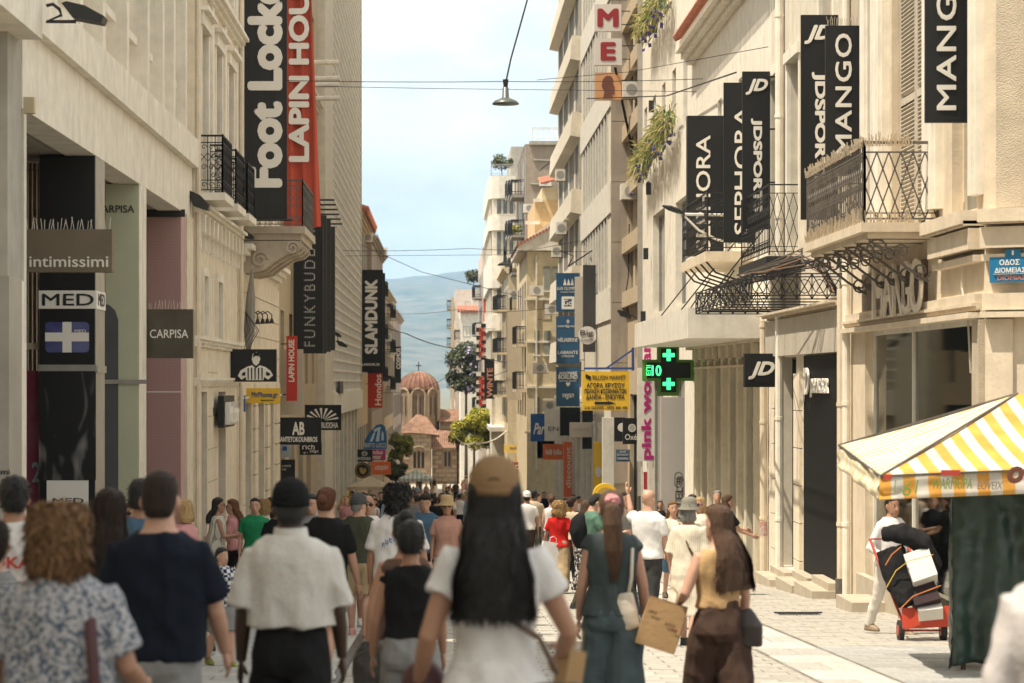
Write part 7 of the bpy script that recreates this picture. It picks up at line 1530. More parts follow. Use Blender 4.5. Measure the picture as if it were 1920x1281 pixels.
a = wp(P, 'wr0'); g_ = MB(); g_.ball((a.x+.02, a.y+.03, a.z-.06), .10, .07, .15, 12, 8); soft('handbag', 'small burgundy handbag at the left elbow of the cap woman', 'bag', g_, burg, .012, .01)
a = wp(P, 'wr1')
def pbag(label, c, w_, h_, d_, roll, yaw_=0, m=paper, txt=None, name='paper_bag'):
    t = thing(name, label, 'bag', (0, 0, 0)); t.location = c; t.rotation_euler = (0, R(roll), R(yaw_))
    mb = MB(); x, y = w_/2, d_/2; V = [(-x,-y,-h_),(x,-y,-h_),(x,y,-h_),(-x,y,-h_),(-x*.98,-y*.75,0),(x*.98,-y*.75,0),(x*.98,y*.75,0),(-x*.98,y*.75,0),(-x-.006,-y*.1,-h_*.5),(x+.006,-y*.1,-h_*.5)]
    mb.add(V, [(0,3,2,1),(0,1,5,4),(2,3,7,6),(1,2,9),(2,6,9),(6,5,9),(5,1,9),(3,0,8),(0,4,8),(4,7,8),(7,3,8)]); mb.build('paper_body', m, t)
    for s_ in (-1, 1): MB().tube([(-x*.35, s_*y*.7, -.02), (-x*.3, s_*y*.5, .07), (0, s_*y*.2, .10), (x*.3, s_*y*.5, .07), (x*.35, s_*y*.7, -.02)], .004, 5).build('handle', m, t)
    for q in (txt or ()): text(q[0], (q[1], -y*(1 if q[3] < -.15 else .93)-.004, q[3]), (q[2], 0, 0), (0, 0, q[4]), (0, -.002, 0), q[5], t, .01)
    return t
pbag('small brown paper bag in the right hand of the cap woman', (a.x+.05, a.y-.02, a.z+.02), .08, .27, .10, 12, 30)
P = person('woman with brown ponytail and pink scrunchie in a teal sleeveless outfit', 1147, 278, 1.735, 2, 'f', 1.0, 'fair', top=('sleeveless', c_teal), bot=('wide', c_tealp), hair=('pony', hbr, .32, 1.25, 500), arms=((6, 12, 14), (4, 14, 14)), legs=((8, 3), (-7, 7)))
mb = MB(); mb.ball((0, -.118, .175), .052, .035, .045, 10, 6); mb.v = [tuple(P['MH']@Vector(p)) for p in mb.v]; m_ = solid(mb, .008, 1, .012, 5, (50, 50, 50)); o = obj('scrunchie', m_, cloth('pink_satin', (.55, .24, .25)), P['t']); o.location = (0, 0, P['dz'])
a = wp(P, 'sh1'); b = MB(); b.tube([a+Vector((-.03, .03, .05)), a+Vector((-.01, -.08, -.03)), a+Vector((-.02, -.11, -.22)), a+Vector((-.04, -.10, -.34))], .013, 6); g_ = MB(); g_.tube([a+Vector((-.06, -.10, -.32)), a+Vector((-.05, -.10, -.45)), a+Vector((-.01, -.10, -.56))], [.05, .085, .06], 10, flat=.5); soft('shoulder_bag', 'cream shoulder bag under the right arm of the teal dressed woman', 'bag', g_, c_cream, .01, .006, extra=[('strap', b, c_cream)])
P = person('woman with long wavy brown hair, camel top and dark brown trousers', 1347, 283, 1.655, -14, 'f', 1.03, 'fair', top=('crop', c_camel), bot=('wide', c_brown), hair=('long', hbr, .34, 1.15, 1100), arms=(((-.25, -.02, 1.13), (-.21, .20, 1.05)), (8, 14, 20)), legs=((16, 4), (-12, 12)), yaw=-25, curl=.9)
a = wp(P, 'wr0'); rp = mat('red_print', (.4, .04, .03), .6)
pbag('large brown paper shopping bag carried by the woman in brown trousers', (a.x-.08, a.y-.06, a.z+.01), .27, .32, .12, 17, -8, txt=[('MANGO', -.11, .06, -.10, .02, c_black), ('OUTLET', .02, .07, -.15, .02, c_black), ('OFF', .075, .035, -.165, .012, rp)])
g_ = MB(); a = wp(P, 'sh1'); g_.tube([a+Vector((.03, -.07, -.34)), a+Vector((.05, -.08, -.45)), a+Vector((.05, -.08, -.58))], [.05, .11, .10], 12, flat=.55); soft('handbag', 'dark brown handbag at the right hip of the woman in brown trousers', 'bag', g_, mat('dark_brown_leather', (.02, .011, .009), .45), .012, .01)
P = person('blurred white sleeved shoulder of a passer by at the right frame edge', 2006, 560, 1.70, 0, 'm', 1.15, 'fair', top=('long', cloth('light_grey_shirt', (.50, .47, .46))), bot=('pants', c_black), hair=('short', hbr), arms=((2, 12, 10), (2, 12, 10)))
# ---- middle distance, left
P = person('woman in a pale striped halter dress and sunglasses leaning in to greet her friend', 404, 122, 1.66, 78, 'f', 1, 'tan', top=('dress', m_vst, dict(flare=.05, hem=.28)), bot=None, hair=('long', hb, .18, .8, 80), arms=((20, 8, 70), (22, 8, 80)), lean=4, glasses=True)
P = person('woman in a pink blouse and black trousers with long auburn hair facing her friend', 441, 120, 1.64, -80, 'f', 1, 'fair', top=('long', c_pink), bot=('pants', c_black), hair=('long', hairm('auburn_hair', (.16, .07, .03)), .25, .9, 120), arms=((18, 6, 75), (20, 6, 70)), lean=4, glasses=True, legs=((20, 6), (-10, 5)))
P = person('small boy in a navy and white checked shirt walking by the navy man', 416, 190, 1.19, 150, 'm', 1.1, 'fair', top=('tee', m_chk, dict(slv=.7)), bot=('shorts', c_grey), hair=('short', hb), shoe=mat('yellow_black_sneaker', (.30, .30, .05), .6, col2=(.02, .02, .02), scale=14), legs=((14, 6), (-12, 14)), yaw=-20)
P = person('bearded man in a bright green tee looking down the street', 478, 124, 1.65, 178, 'm', 1, 'fair', top=('tee', c_green), bot=('pants', c_black), hair=('buzz', hdb), shoe=sn_w, beard=True, legs=((12, 4), (-10, 8)))
P = person('woman with curly blonde hair behind the green tee man', 494, 112, 1.62, -30, 'f', 1, 'fair', top=('tee', c_cream), bot=('pants', c_grey), hair=('curly', hbl, .1, .95, 200))
P = person('woman with dark hair looking past the man in the off white shirt', 519, 130, 1.60, 160, 'f', 1, 'fair', top=('tee', c_black), bot=('pants', c_denim), hair=('bob', hdb))
P = person('man with cropped dark hair looking down right of the black cap', 586, 150, 1.72, 195, 'm', 1, 'fair', top=('tee', c_grey), bot=('pants', c_black), hair=('buzz', hb), pitch=12, beard=True)
P = person('man in a black tee with ginger brown tied hair, seen from behind', 613, 205, 1.77, 20, 'm', 1.02, 'fair', top=('tee', c_black, dict(slv=.62)), bot=('shorts', c_black), hair=('bun', hairm('red_brown_hair', (.13, .05, .025)), .2, 1, 150), shoe=sn_w, arms=((0, 10, 8), (10, 12, 14)), legs=((10, 5), (-12, 10)))
P = person('man in an olive tee, khaki shorts and grey cap walking away along the kerb stones', 673, 156, 1.70, 5, 'm', 1.12, 'fair', top=('tee', c_olive, dict(slv=.6)), bot=('shorts', c_khaki), hair=('short', hgr), hat=('cap', cloth('grey_cap', (.07, .075, .075)), hgr), shoe=mat('pink_white_sneaker', (.62, .5, .47), .6, col2=(.6, .2, .15), scale=16), arms=((2, 14, 14), (12, 14, 30)), yaw=40, legs=((7, 3), (-6, 6)))
a = wp(P, 'wr1'); g_ = MB(); g_.box(a.x-.03, a.x+.17, a.y-.07, a.y+.05, a.z-.29, a.z-.12); b = MB(); b.tube([(a.x-.02, a.y, a.z-.13), (a.x+.0, a.y, a.z-.04), (a.x+.08, a.y, a.z-.04), (a.x+.15, a.y, a.z-.13)], .008, 5); soft('bag', 'grey green camera bag in the hand of the khaki shorts man', 'bag', g_, cloth('grey_green_nylon', (.10, .105, .07)), .014, .006, extra=[('strap', b, blackv)])
P = person('bald man in dark sunglasses and white shirt walking towards the camera', 690, 148, 1.70, 176, 'm', 1, 'tan', top=('tee', c_white), bot=('shorts', c_beige), hair=None, glasses=True, shoe=sn_w, legs=((12, 5), (-12, 10)))
P = person('man in a white tee with blue back print and dark wavy hair, seen from behind', 745, 205, 1.81, 6, 'm', 1, 'tan', top=('tee', c_white, dict(flare=.02, slv=.62)), bot=('pants', c_beige), hair=('curly', hb, .1, .8, 160))
bl = mat('blue_print', (.04, .08, .30), .6); jt = P['t']
for i, ch_ in enumerate('Fucking'):
    a = R(150-i*20); text(ch_, (.12*math.cos(a)-.015, -.160, 1.20+.10*math.sin(a)+P['dz']), (.026, .0, -.012+i*-.0), (0, 0, .04), (0, -.004, 0), bl, jt, .02)
text('▬', (-.11, -.165, 1.08), (.06, 0, 0), (0, 0, .022), (0, -.004, 0), bl, jt, .05); text('▬', (.03, -.165, 1.08), (.06, 0, 0), (0, 0, .022), (0, -.004, 0), bl, jt, .05)
P = person('bearded man in a denim shirt with a backpack looking down towards the camera', 796, 133, 1.72, 175, 'm', 1.05, 'fair', top=('long', c_denim), bot=('pants', c_navy), hair=('short', hdb), beard=True, pitch=18)
a = wp(P, 'sh0'); 
P = person('woman in a straw sun hat, dark sunglasses and pink top facing the camera', 838, 138, 1.68, 180, 'f', 1, 'tan', top=('tee', cloth('salmon_cotton', (.50, .28, .22))), bot=('pants', c_white), hair=('long', hdb, .12, .8, 0), hat=('bucket', cloth('straw_hat', (.50, .36, .18))), glasses=True)
# ---- middle distance, right
P = person('person in a white cap and white tee far along the sunlit side', 988, 84, 1.76, 5, 'm', 1, 'tan', top=('tee', c_white), bot=('pants', c_brown), hair=('short', hb), hat=('cap', c_white, hb))
P = person('man in a beige tee beside the white cap walker', 1000, 80, 1.82, -5, 'm', 1, 'tan', top=('tee', c_beige), bot=('pants', c_olive), hair=('short', hb))
P = person('woman in a white tank top with bare shoulders farther up the sunlit side', 1034, 84, 1.70, 0, 'f', 1, 'fair', top=('tank', c_white), bot=('pants', c_denim), hair=('bun', hbr))
P = person('woman with big blonde curls in a red tee and wide beige trousers walking away', 1048, 110, 1.60, 10, 'f', 1.08, 'fair', top=('tee', c_red), bot=('wide', c_khaki), hair=('curly', hbl, .1, 1.15, 500), arms=((10, 20, 12), (-6, 22, 16)), legs=((16, 4), (-18, 16)), shoe=mat('tan_sandal', (.35, .24, .15), .6))
a = wp(P, 'sh0'); pbag('white canvas tote on the left shoulder of the red tee woman', (a.x+.02, a.y-.13, a.z-.36), .34, .38, .12, 10, 10, m=c_white, name='tote_bag')
P = person('woman in a beige top looking sideways behind the red tee woman', 1074, 100, 1.66, 60, 'f', 1, 'tan', top=('tank', c_beige), bot=('pants', c_black), hair=('bun', hdb))
P = person('man in a sage shirt with a black backpack looking down at his phone', 1112, 128, 1.73, 82, 'm', 1, 'fair', top=('tee', c_sage), bot=('pants', c_olive), hair=('short', hb), arms=((28, 6, 62), (30, 6, 66)), pitch=28, curl=.9)
a = wp(P, (0, -.2, 1.18)); g_ = MB(); g_.ball(tuple(a), .15, .15, .26, 12, 8); soft('backpack', 'black backpack on the man in the sage shirt', 'backpack', g_, cloth('black_nylon', (.015, .015, .016)), .018, .015)
P = person('woman in a black and white print skirt walking before the sage shirt man', 1098, 112, 1.60, 15, 'f', 1, 'fair', top=('tee', c_beige), bot=('longskirt', m_prt), hair=('bob', hbr))
P = person('bald man in a white tee and charcoal trousers raising his left hand', 1216, 150, 1.765, 32, 'm', 1.06, 'fair', top=('tee', c_white, dict(slv=.55)), bot=('pants', c_char), hair=None, arms=(((-.34, .20, 1.40), (-.42, .26, 1.66)), (6, 8, 14)), legs=((10, 4), (-8, 8)), curl=.25)
P = person('man with dark hair behind the raised hand near the yellow round stand', 1170, 112, 1.74, 150, 'm', 1, 'fair', top=('tee', c_grey), bot=('pants', c_navy), hair=('short', hdb))
P = person('person in a grey bucket hat and pleated cream dress with a brown crossbody strap', 1292, 168, 1.66, 20, 'f', 1.1, 'fair', top=('dress', pat('pleated_cream', (.66, .60, .48), 'vstripe', (.56, .50, .40), 14, .7), dict(flare=.06, slv=1.0, hem=.38, sr=.07, sre=.09)), bot=None, hair=('bob', hgr), hat=('bucket', cloth('grey_bucket_hat', (.22, .21, .17))))
a, e = wp(P, 'sh0'), wp(P, (.16, -.13, .98)); b = MB(); b.tube([a+Vector((.03, -.05, .07)), a.lerp(e, .5)+Vector((0, -.10, 0)), e], .012, 6); tag(b.build('bag_strap', brl), 'brown crossbody strap over the pleated cream dress', 'strap')
P = person('girl with sunglasses pushed up and long light brown hair holding a phone', 1262, 118, 1.60, 175, 'f', .95, 'fair', top=('tank', c_cream), bot=('shorts', c_denim), hair=('long', hairm('light_brown_hair', (.20, .11, .05)), .25, .8, 60), arms=((20, 6, 70), (10, 8, 20)))
P = person('woman with dark bobbed hair before the hotel panel', 1298, 105, 1.70, 165, 'f', 1, 'fair', top=('tee', c_black), bot=('pants', c_black), hair=('bob', hb))
P = person('blonde woman with sunglasses partly behind the grey bucket hat', 1312, 118, 1.66, -140, 'f', 1, 'fair', top=('tee', c_cream), bot=('pants', c_beige), hair=('bob', hbl), glasses=True)
P = person('woman with brown hair in a black top leaning at the shop doorway', 1364, 112, 1.70, 70, 'f', 1, 'fair', top=('tee', c_black), bot=('pants', c_black), hair=('bob', hbr), arms=((40, 6, 40), (30, 6, 40)))
# yellow round stand
t = thing('round_stand', 'yellow round advertising stand rising behind the ponytail woman', 'sign', (PX(1135, 62), 62, G(62))); mb = MB(); mb.tube([(PX(1135, 62), 62.0, PZ(930, 62)), (PX(1135, 62), 62.25, PZ(930, 62))], .32, 24); mb.build('disc', yel, t); MB().tube([(PX(1135, 62), 61.98, PZ(930, 62)), (PX(1135, 62), 61.995, PZ(930, 62))], .22, 20).build('disc_print', gold, t); MB().tube([(PX(1135, 62), 62.12, PZ(950, 62)), (PX(1135, 62), 62.12, G(62))], .05, 8).build('post', yel, t)
# ---- hand truck man
P = person('dark haired man in white clothes pushing a loaded red hand truck', 1670, 155, 1.70, 150, 'm', .98, 'tan', top=('long', c_white, dict(flare=.02)), bot=('pants', cloth('white_trousers', (.66, .62, .56))), hair=('short', hb), beard=True, lean=3, arms=(((-.26, .06, 1.13), (-.18, .30, .98)), ((.30, -.02, 1.10), (.24, .28, .95))), legs=((14, 5), (-16, 10)), curl=.9, yaw=8, shoe=mat('tan_shoe', (.25, .18, .12), .6))
Yk = 28.0; t = thing('hand_truck', 'red two wheeled hand truck standing on the sunlit paving', 'hand truck', (PX(1730, Yk), Yk, G(Yk)))
redm = mat('red_enamel', (.48, .055, .025), .4, dirt=.2); blkr = mat('black_rubber', (.02, .02, .02), .8); g0 = G(Yk)
xl, xr = PX(1690, Yk), PX(1770, Yk); xb0, xb1 = PX(1688, Yk), PX(1785, Yk)
for x in (xl, xr):
    wz = g0+.125; w_ = MB().tube([(x-.028, Yk+.05, wz), (x+.028, Yk+.05, wz)], .122, 20); wo = w_.build('wheel', blkr, t, smooth=False); MB().tube([(x-.034, Yk+.05, wz), (x+.034, Yk+.05, wz)], .065, 14).build('rim', redm, wo)
MB().tube([(xl, Yk+.05, g0+.125), (xr, Yk+.05, g0+.125)], .014, 8).build('axle', redm, t)
mb = MB(); mb.add([(xb0, Yk-.16, g0+.17), (xb1, Yk-.16, g0+.20), (xb1, Yk-.10, g0+.43), (xb0, Yk-.10, g0+.40), (xb0, Yk-.14, g0+.16), (xb1, Yk-.14, g0+.19), (xb1, Yk-.08, g0+.42), (xb0, Yk-.08, g0+.39)], [(0,1,2,3),(7,6,5,4),(0,4,5,1),(1,5,6,2),(2,6,7,3),(3,7,4,0)]); mb.build('toe_plate', redm, t)
th = [PX(1655, Yk+.5), Yk+.55, g0+1.15]; mb = MB()
for dx_ in (0, .42): mb.tube([(xl+.02+dx_, Yk, g0+.22), (xl-.14+dx_, Yk+.35, g0+.75), (xl-.26+dx_, Yk+.6, g0+1.15)], .016, 6)
for q in (.25, .6, 1.): mb.bar((xl+.02-.28*q, Yk+.6*q, g0+.22+.93*q), (xl+.44-.28*q, Yk+.6*q, g0+.22+.93*q), .012)
mb.build('frame', redm, t)
def blob(label, pts, rs, m, name='bag', flat=.7, cat='bag', vox=.02): g = MB(); g.tube([(PX(u, y), y, PZ(v, y)) for u, v, y in pts], rs, 12, flat=flat); return soft(name, label, cat, g, m, vox, .02)
nyl = cloth('black_luggage_nylon', (.016, .016, .017), bump=.5)
blob('big rounded black soft bag on top of the hand truck load', [(1655, 1000, 28.3), (1690, 1000, 28.2), (1730, 1020, 28.2), (1755, 1065, 28.2)], [.12, .17, .17, .12], nyl)
blob('long black soft case strapped against the hand truck frame', [(1668, 1030, 28.2), (1682, 1080, 28.1), (1702, 1135, 27.9)], [.16, .17, .12], nyl)
def tbox(label, u0, v0, u1, v1, u2, v2, Y, d, m, name):
    """box leaning with the truck: front face corner pixels (bottom-left u0,v0; bottom-right u1,v1; top-left u2,v2)"""
    a, b2, c = Vector((PX(u0, Y), Y, PZ(v0, Y))), Vector((PX(u1, Y), Y, PZ(v1, Y))), Vector((PX(u2, Y+.2), Y+.2, PZ(v2, Y+.2))); n = (b2-a).cross(c-a).normalized()*d; e = c+(b2-a)
    if n.y < 0: n = -n
    V = [a, b2, b2+n, a+n, c, e, e+n, c+n]; mb = MB().add(V, [(0,3,2,1),(4,5,6,7),(0,1,5,4),(1,2,6,5),(2,3,7,6),(3,0,4,7)]); t = thing(name, label, 'box', tuple(a)); mb.build('body', m, t); return t
tbox('white plastic box held by a yellow strap on the hand truck', 1712, 1092, 1758, 1076, 1694, 1040, 27.85, .22, cloth('white_plastic', (.62, .60, .56), rough=.5), 'crate')
tbox('dark plum box between the white boxes on the hand truck', 1716, 1135, 1764, 1122, 1700, 1092, 27.82, .22, cloth('plum_box', (.045, .03, .033)), 'crate')
tbox('low white box at the foot of the hand truck load', 1722, 1146, 1768, 1140, 1716, 1128, 27.8, .24, cloth('white_plastic', (.62, .60, .56)), 'crate')
mb = MB(); mb.tube([(PX(u, 27.72), 27.72, PZ(v, 27.72)) for u, v in ((1662, 1102), (1680, 1070), (1704, 1052), (1750, 1040))], .012, 4, flat=.4); tag(mb.build('strap', mat('yellow_strap', (.65, .42, .06), .7)), 'yellow luggage strap round the hand truck load', 'strap')
mb = MB(); mb.tube([(PX(u, 27.6), 27.6, PZ(v, 27.6)) for u, v in ((1690, 1140), (1712, 1118), (1764, 1098))], .014, 4, flat=.4); tag(mb.build('strap', mat('orange_strap', (.6, .2, .05), .7)), 'lower orange luggage strap round the hand truck load', 'strap')
mb = MB(); mb.tube([(PX(u, 27.9), 27.9, PZ(v, 27.9)) for u, v in ((1660, 1060), (1672, 1040), (1690, 1025))], .014, 4, flat=.4); tag(mb.build('strap', MATS['orange_strap']), 'upper orange luggage strap on the black case', 'strap')
# ---- striped stall at the right
Ysf, Ysb = 22.0, 25.3; A_ = Vector((PX(1650, Ysf), Ysf, PZ(893, Ysf))); B_ = Vector((PX(1573, Ysb), Ysb, PZ(835, Ysb))); AP = Vector((PX(1908, 23.9), 23.9, PZ(738, 23.9))); C_ = A_+Vector((3.3, .35, .12)); D_ = B_+Vector((3.3, .35, .12))
t = thing('market_stall', 'street stall with yellow and white striped canopy and green tarpaulin at the right', 'stall', (PX(1850, 23.5), 23.5, G(23.5)))
def stripe_mat(name, sc, c2=(.60, .57, .51), c1=(.66, .33, .055), rough=.8):
    """broad yellow and white stripes set by UV"""
    m = bpy.data.materials.new(name); m.use_nodes = True; n = m.node_tree.nodes; l = m.node_tree.links; b = n['Principled BSDF']; b.inputs['Roughness'].default_value = rough
    uv = n.new('ShaderNodeUVMap'); sx = n.new('ShaderNodeSeparateXYZ'); l.new(uv.outputs[0], sx.inputs[0]); mt_ = n.new('ShaderNodeMath'); mt_.operation = 'MULTIPLY'; mt_.inputs[1].default_value = sc; l.new(sx.outputs[0], mt_.inputs[0]); fr_ = n.new('ShaderNodeMath'); fr_.operation = 'FRACT'; l.new(mt_.outputs[0], fr_.inputs[0]); gt = n.new('ShaderNodeMath'); gt.operation = 'GREATER_THAN'; gt.inputs[1].default_value = .5; l.new(fr_.outputs[0], gt.inputs[0])
    mx_ = n.new('ShaderNodeMix'); mx_.data_type = 'RGBA'; mx_.inputs[6].default_value = c1+(1,); mx_.inputs[7].default_value = c2+(1,); l.new(gt.outputs[0], mx_.inputs[0])
    nz_ = n.new('ShaderNodeTexNoise'); nz_.inputs['Scale'].default_value = 3; nz_.inputs['Detail'].default_value = 7; tc_ = n.new('ShaderNodeTexCoord'); l.new(tc_.outputs['Object'], nz_.inputs['Vector']); cr_ = n.new('ShaderNodeValToRGB'); cr_.color_ramp.elements[0].position = .3; cr_.color_ramp.elements[0].color = (.72, .68, .6, 1); cr_.color_ramp.elements[1].position = .6; cr_.color_ramp.elements[1].color = (1, 1, 1, 1); l.new(nz_.outputs['Fac'], cr_.inputs['Fac'])
    m2 = n.new('ShaderNodeMix'); m2.data_type = 'RGBA'; m2.blend_type = 'MULTIPLY'; m2.inputs[0].default_value = 1; l.new(mx_.outputs[2], m2.inputs[6]); l.new(cr_.outputs[0], m2.inputs[7]); l.new(m2.outputs[2], b.inputs['Base Color']); return m
stm = stripe_mat('yellow_white_canvas', 4.3)
def panel(name, p0, p1, p2, p3, m, sag=.0, n=14, wob=.0, parent=t, u01=(0, 1)):
    """quad cloth p0-p1 lower edge, p3-p2 upper edge; u runs along the lower edge"""
    V = []; UVs = []
    for j in range(n+1):
        for i in range(n+1):
            a, b = i/n, j/n; lo = Vector(p0).lerp(Vector(p1), a); hi = Vector(p3).lerp(Vector(p2), a); p = lo.lerp(hi, b); p.z -= sag*math.sin(math.pi*b)*(.4+.6*math.sin(math.pi*a)); nrm = (Vector(p1)-Vector(p0)).cross(Vector(p3)-Vector(p0)).normalized(); p += nrm*wob*mnoise.noise(Vector((a*7, b*3, 1.7)))
            ed = Vector(p1)-Vector(p0); V.append(p); UVs.append(((p-Vector(p0)).dot(ed)/ed.length, b))
    mb = MB(); mb.add(V, [(j*(n+1)+i, j*(n+1)+i+1, (j+1)*(n+1)+i+1, (j+1)*(n+1)+i) for j in range(n) for i in range(n)]); o = mb.build(name, m, parent, smooth=True); uv = o.data.uv_layers.new()
    for lp in o.data.loops: uv.data[lp.index].uv = UVs[lp.vertex_index]
    o2 = o.modifiers.new('t', 'SOLIDIFY'); o2.thickness = .006; return o
panel('canopy_front', A_, C_, AP+Vector((.02, 0, 0)), AP, stm, .05); panel('canopy_side', B_, A_, AP, AP+Vector((0, .02, 0)), stripe_mat('pale_striped_canvas', 4.3, (.76, .73, .66), (.70, .52, .24)), .05)  # canopy side has paler stripes than the front
panel('canopy_back', D_, B_, AP, AP, stm, .05); panel('canopy_far_side', C_, D_, AP, AP, stm, .05)
dn = Vector((0, 0, -.215)); panel('valance', A_+dn+Vector((-.01, -.02, 0)), C_+dn+Vector((0, -.02, 0)), C_, A_, stm, 0, 20, .03); panel('valance', B_+dn+Vector((-.03, 0, -.0)), A_+dn+Vector((-.02, 0, 0)), A_, B_, stripe_mat('pale_striped_canvas_2', 4.3, (.68, .66, .60), (.72, .58, .30)), 0, 14, .04)  # side valance striped paler than the front one
graf = mat('green_marker', (.20, .28, .06), .8); tp_ = mat('red_tape', (.45, .05, .03), .5)
for s_, u0, v0, u1, v1, m in (('6', 1692, 903, 1708, 930, graf), ('WARMUPA', 1748, 897, 1822, 917, graf), ('EOVEIX', 1832, 903, 1880, 918, mat('grey_marker', (.2, .18, .15), .8)), ('O', 1888, 874, 1920, 907, MATS['brown_print']), ('I', 1676, 900, 1680, 924, graf), ('l', 1715, 900, 1722, 926, graf)): ctext(s_, u0, v0, u1, v1, Ysf-.05+(u0-1650)/206*.02, m, t, bold=.0 if s_ != 'O' else .12, shear=.2)
for u0, u1, v0 in ((1655, 1670, 889), (1762, 1798, 881)): MB().box(PX(u0, Ysf), PX(u1, Ysf), Ysf-.06, Ysf-.05, PZ(v0+10, Ysf), PZ(v0, Ysf)).build('tape', tp_, t)
tarp = mat('green_tarpaulin', (.026, .050, .040), .33, var=.25, bump=.6, bscale=6, dirt=.15); g0 = G(23.2)
def curtain(name, x0, y0, x1, y1, z0, z1, m, parent, folds=9, amp=.05):
    n = folds*14; V = []; nz_ = 40
    for j in range(nz_+1):
        for i in range(n+1):
            a = i/n; q = j/nz_; f = amp*math.sin(a*folds*6.28+math.sin(q*5+a*9)*.9)*(1-q*.5)+.05*(.4-abs(mnoise.noise(Vector((a*9+q*3, q*7-a*2, 0))))); dx, dy = x1-x0, y1-y0; L2 = math.hypot(dx, dy); V.append((x0+dx*a+dy/L2*f, y0+dy*a-dx/L2*f, z0+(z1-z0)*q+.03*math.sin(a*17)*(1-q)))
    o = MB().add(V, [(j*(n+1)+i, j*(n+1)+i+1, (j+1)*(n+1)+i+1, (j+1)*(n+1)+i) for j in range(nz_) for i in range(n)]).build(name, m, parent, smooth=True); o.modifiers.new('t', 'SOLIDIFY').thickness = .005
x0 = PX(1785, 23.2); curtain('tarpaulin', x0, 23.2, x0+2.3, 23.1, g0+.06, PZ(905, 23.2), tarp, t, 7, .06); curtain('tarpaulin', PX(1796, 24.9), 24.9, x0, 23.22, g0+.06, PZ(905, 23.2), tarp, t, 4, .03)
for (x, y) in ((x0+.14, 23.35), (x0+.5, 24.8), (x0+2.2, 23.35)): MB().tube([(x, y, G(y)), (x, y, PZ(890, y))], .025, 8).build('post', mat('rusty_steel', (.12, .07, .05), .7), t)
MB().box(x0+.45, x0+.50, 23.3, 23.36, G(23.3), g0+.3).build('foot', mat('yellow_steel', (.65, .35, .03), .5), t)
mb = MB(); mb.bar(A_, AP, .014); mb.bar(B_, AP, .014); mb.bar(A_, B_, .014); mb.bar(A_, C_, .014); mb.build('frame_rods', greyiron, t)
# ---- far parasols
def parasol(label, u0, u1, va, ve, vb, Y, m, striped=None):
    t = thing('parasol', label, 'parasol', (PX((u0+u1)/2, Y), Y, G(Y))); xm = PX((u0+u1)/2, Y); hw = (PX(u1, Y)-PX(u0, Y))/2; za, ze, zb = PZ(va, Y), PZ(ve, Y), PZ(vb, Y)
    cs = [Vector((xm+sx*hw, Y+sy*hw, ze)) for sx, sy in ((-1,-1),(1,-1),(1,1),(-1,1))]; ap = Vector((xm, Y, za))
    for k in range(4):
        a, b = cs[k], cs[(k+1) % 4]; panel('canopy', a, b, ap, ap, m, .05, 10, parent=t); panel('valance', a+Vector((0, 0, zb-ze)), b+Vector((0, 0, zb-ze)), b, a, m, 0, 8, parent=t)
        MB().bar((a.x*.92+xm*.08, a.y*.92+Y*.08, G(Y)), (a.x*.92+xm*.08, a.y*.92+Y*.08, ze), .04).build('post', yel if k < 2 else white_p, t)
    return t
ORG_ = ORG
parasol('plain beige square parasol over a far stall on the left', 652, 735, 893, 911, 917, 92, cloth('beige_canvas', (.42, .34, .24)))
parasol('pale striped square parasol over a stall before the church', 748, 812, 880, 897, 902, 125, stripe_mat('green_white_canvas', 4.5, (.66, .66, .60), (.38, .44, .38)))
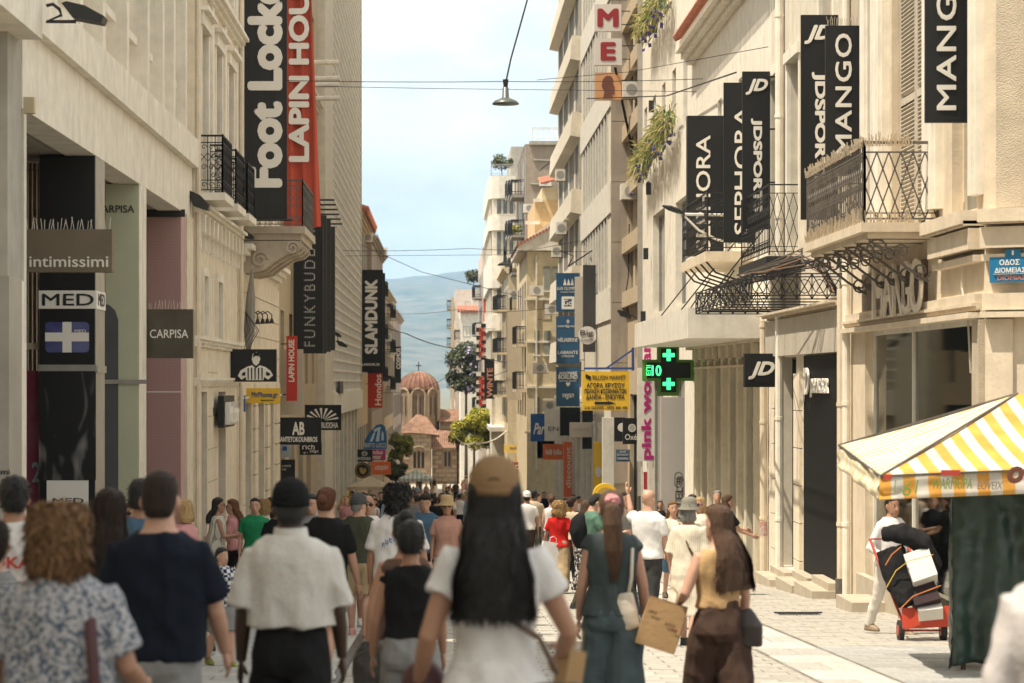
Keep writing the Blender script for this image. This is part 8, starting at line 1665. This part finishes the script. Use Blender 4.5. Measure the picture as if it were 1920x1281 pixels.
# ---- distant crowd
rc = random.Random(77); protos = []
defs = [('white shirt and dark trousers', 'm', ('tee', c_white), ('pants', c_navy), ('short', hb), 'tan'), ('black tee and beige shorts', 'm', ('tee', c_black), ('shorts', c_beige), ('short', hdb), 'tan'), ('pale dress and long dark hair', 'f', ('dress', c_cream), None, ('long', hdb, .25, .9), 'fair'),
        ('white top and blue jeans', 'f', ('tank', c_white), ('pants', c_denim), ('bob', hbr), 'fair'), ('grey tee and black trousers', 'm', ('tee', c_grey), ('pants', c_black), ('buzz', hb), 'olive'), ('beige shirt and a straw hat', 'f', ('tee', c_beige), ('skirt', c_khaki), ('bob', hdb), 'fair', ('bucket', MATS['straw_hat'])),
        ('navy shirt and khaki shorts', 'm', ('long', c_navy), ('shorts', c_khaki), ('short', hb), 'fair'), ('pink top and white skirt', 'f', ('tee', c_pink), ('skirt', c_white), ('long', hbl, .2, .9), 'fair'), ('black top and black trousers', 'f', ('tank', c_black), ('pants', c_black), ('long', hb, .25, .9), 'tan'),
        ('brown tee and dark jeans', 'm', ('tee', c_brown), ('pants', c_navy), ('short', hgr), 'fair'), ('light blue shirt and grey trousers', 'm', ('long', cloth('light_blue_cotton', (.30, .40, .50))), ('pants', c_grey), ('short', hbr), 'fair'), ('mustard top and dark skirt', 'f', ('tee', cloth('mustard_cotton', (.45, .27, .06))), ('longskirt', c_char), ('bun', hdb), 'tan')]
for d in defs:
    P = person('distant walker in %s in the packed crowd before the church' % d[0], 900, 60, 1.74 if d[1] == 'm' else 1.63, 0, d[1], 1, d[5], top=d[2], bot=d[3], hair=d[4], hat=d[6] if len(d) > 6 else None, lod=2, legs=((16, 5), (-14, 12)), group='people in the distant crowd'); protos.append(P['t'])
first = [True]*len(protos); used = []
def put(Y, u):
    x = PX(u, Y)
    k = rc.randrange(len(protos)); p = protos[k]
    if first[k]: c = p; first[k] = False; kids = []
    else:
        c = p.copy(); COL.objects.link(c)
        for chd in list(p.children): q = chd.copy(); COL.objects.link(q); q.parent = c
    zone = 'behind the nearer walkers' if Y < 70 else 'near the lattice block' if Y < 95 else 'by the parasols' if Y < 125 else 'past the parasols' if Y < 160 else 'near the round tree' if Y < 195 else 'before the church'; uu = U0+FPX*x/Y; sdz = 'far left' if uu < 700 else 'below the dome' if uu < 800 else 'right of the dome' if uu < 870 else 'below the round tree' if uu < 930 else 'right of the cap' if uu < 1000 else 'on the sunlit side'
    c['label'] = 'walker in %s, %s, %s' % (defs[k][0], zone, sdz)
    x = PX(u, Y); c.location = (x, Y, G(Y)); c.rotation_euler = (0, 0, R(rc.choice((0, 180, 0, 180, 90, -90))+rc.uniform(-25, 25))); sc_ = rc.uniform(.93, 1.05); c.scale = (sc_, sc_, sc_)
n_ = 0
while n_ < 165:
    Y = rc.choice((rc.uniform(66, 110), rc.uniform(70, 200), rc.uniform(110, 235))); u = rc.uniform(640, 1010) if Y < 110 else rc.uniform(700, 955); x = PX(u, Y)
    if not -4.1 < x < 4.6 or any(math.hypot(x-a, (Y-b)) < .7 for a, b in used): continue
    used.append((x, Y)); put(Y, u); n_ += 1
for u, Y in ((1060, 72), (1085, 82), (1130, 88), (1156, 70), (1075, 95), (1020, 100), (1178, 80), (565, 60), (602, 75), (420, 62), (508, 58), (1238, 66), (1345, 50)): put(Y, u)
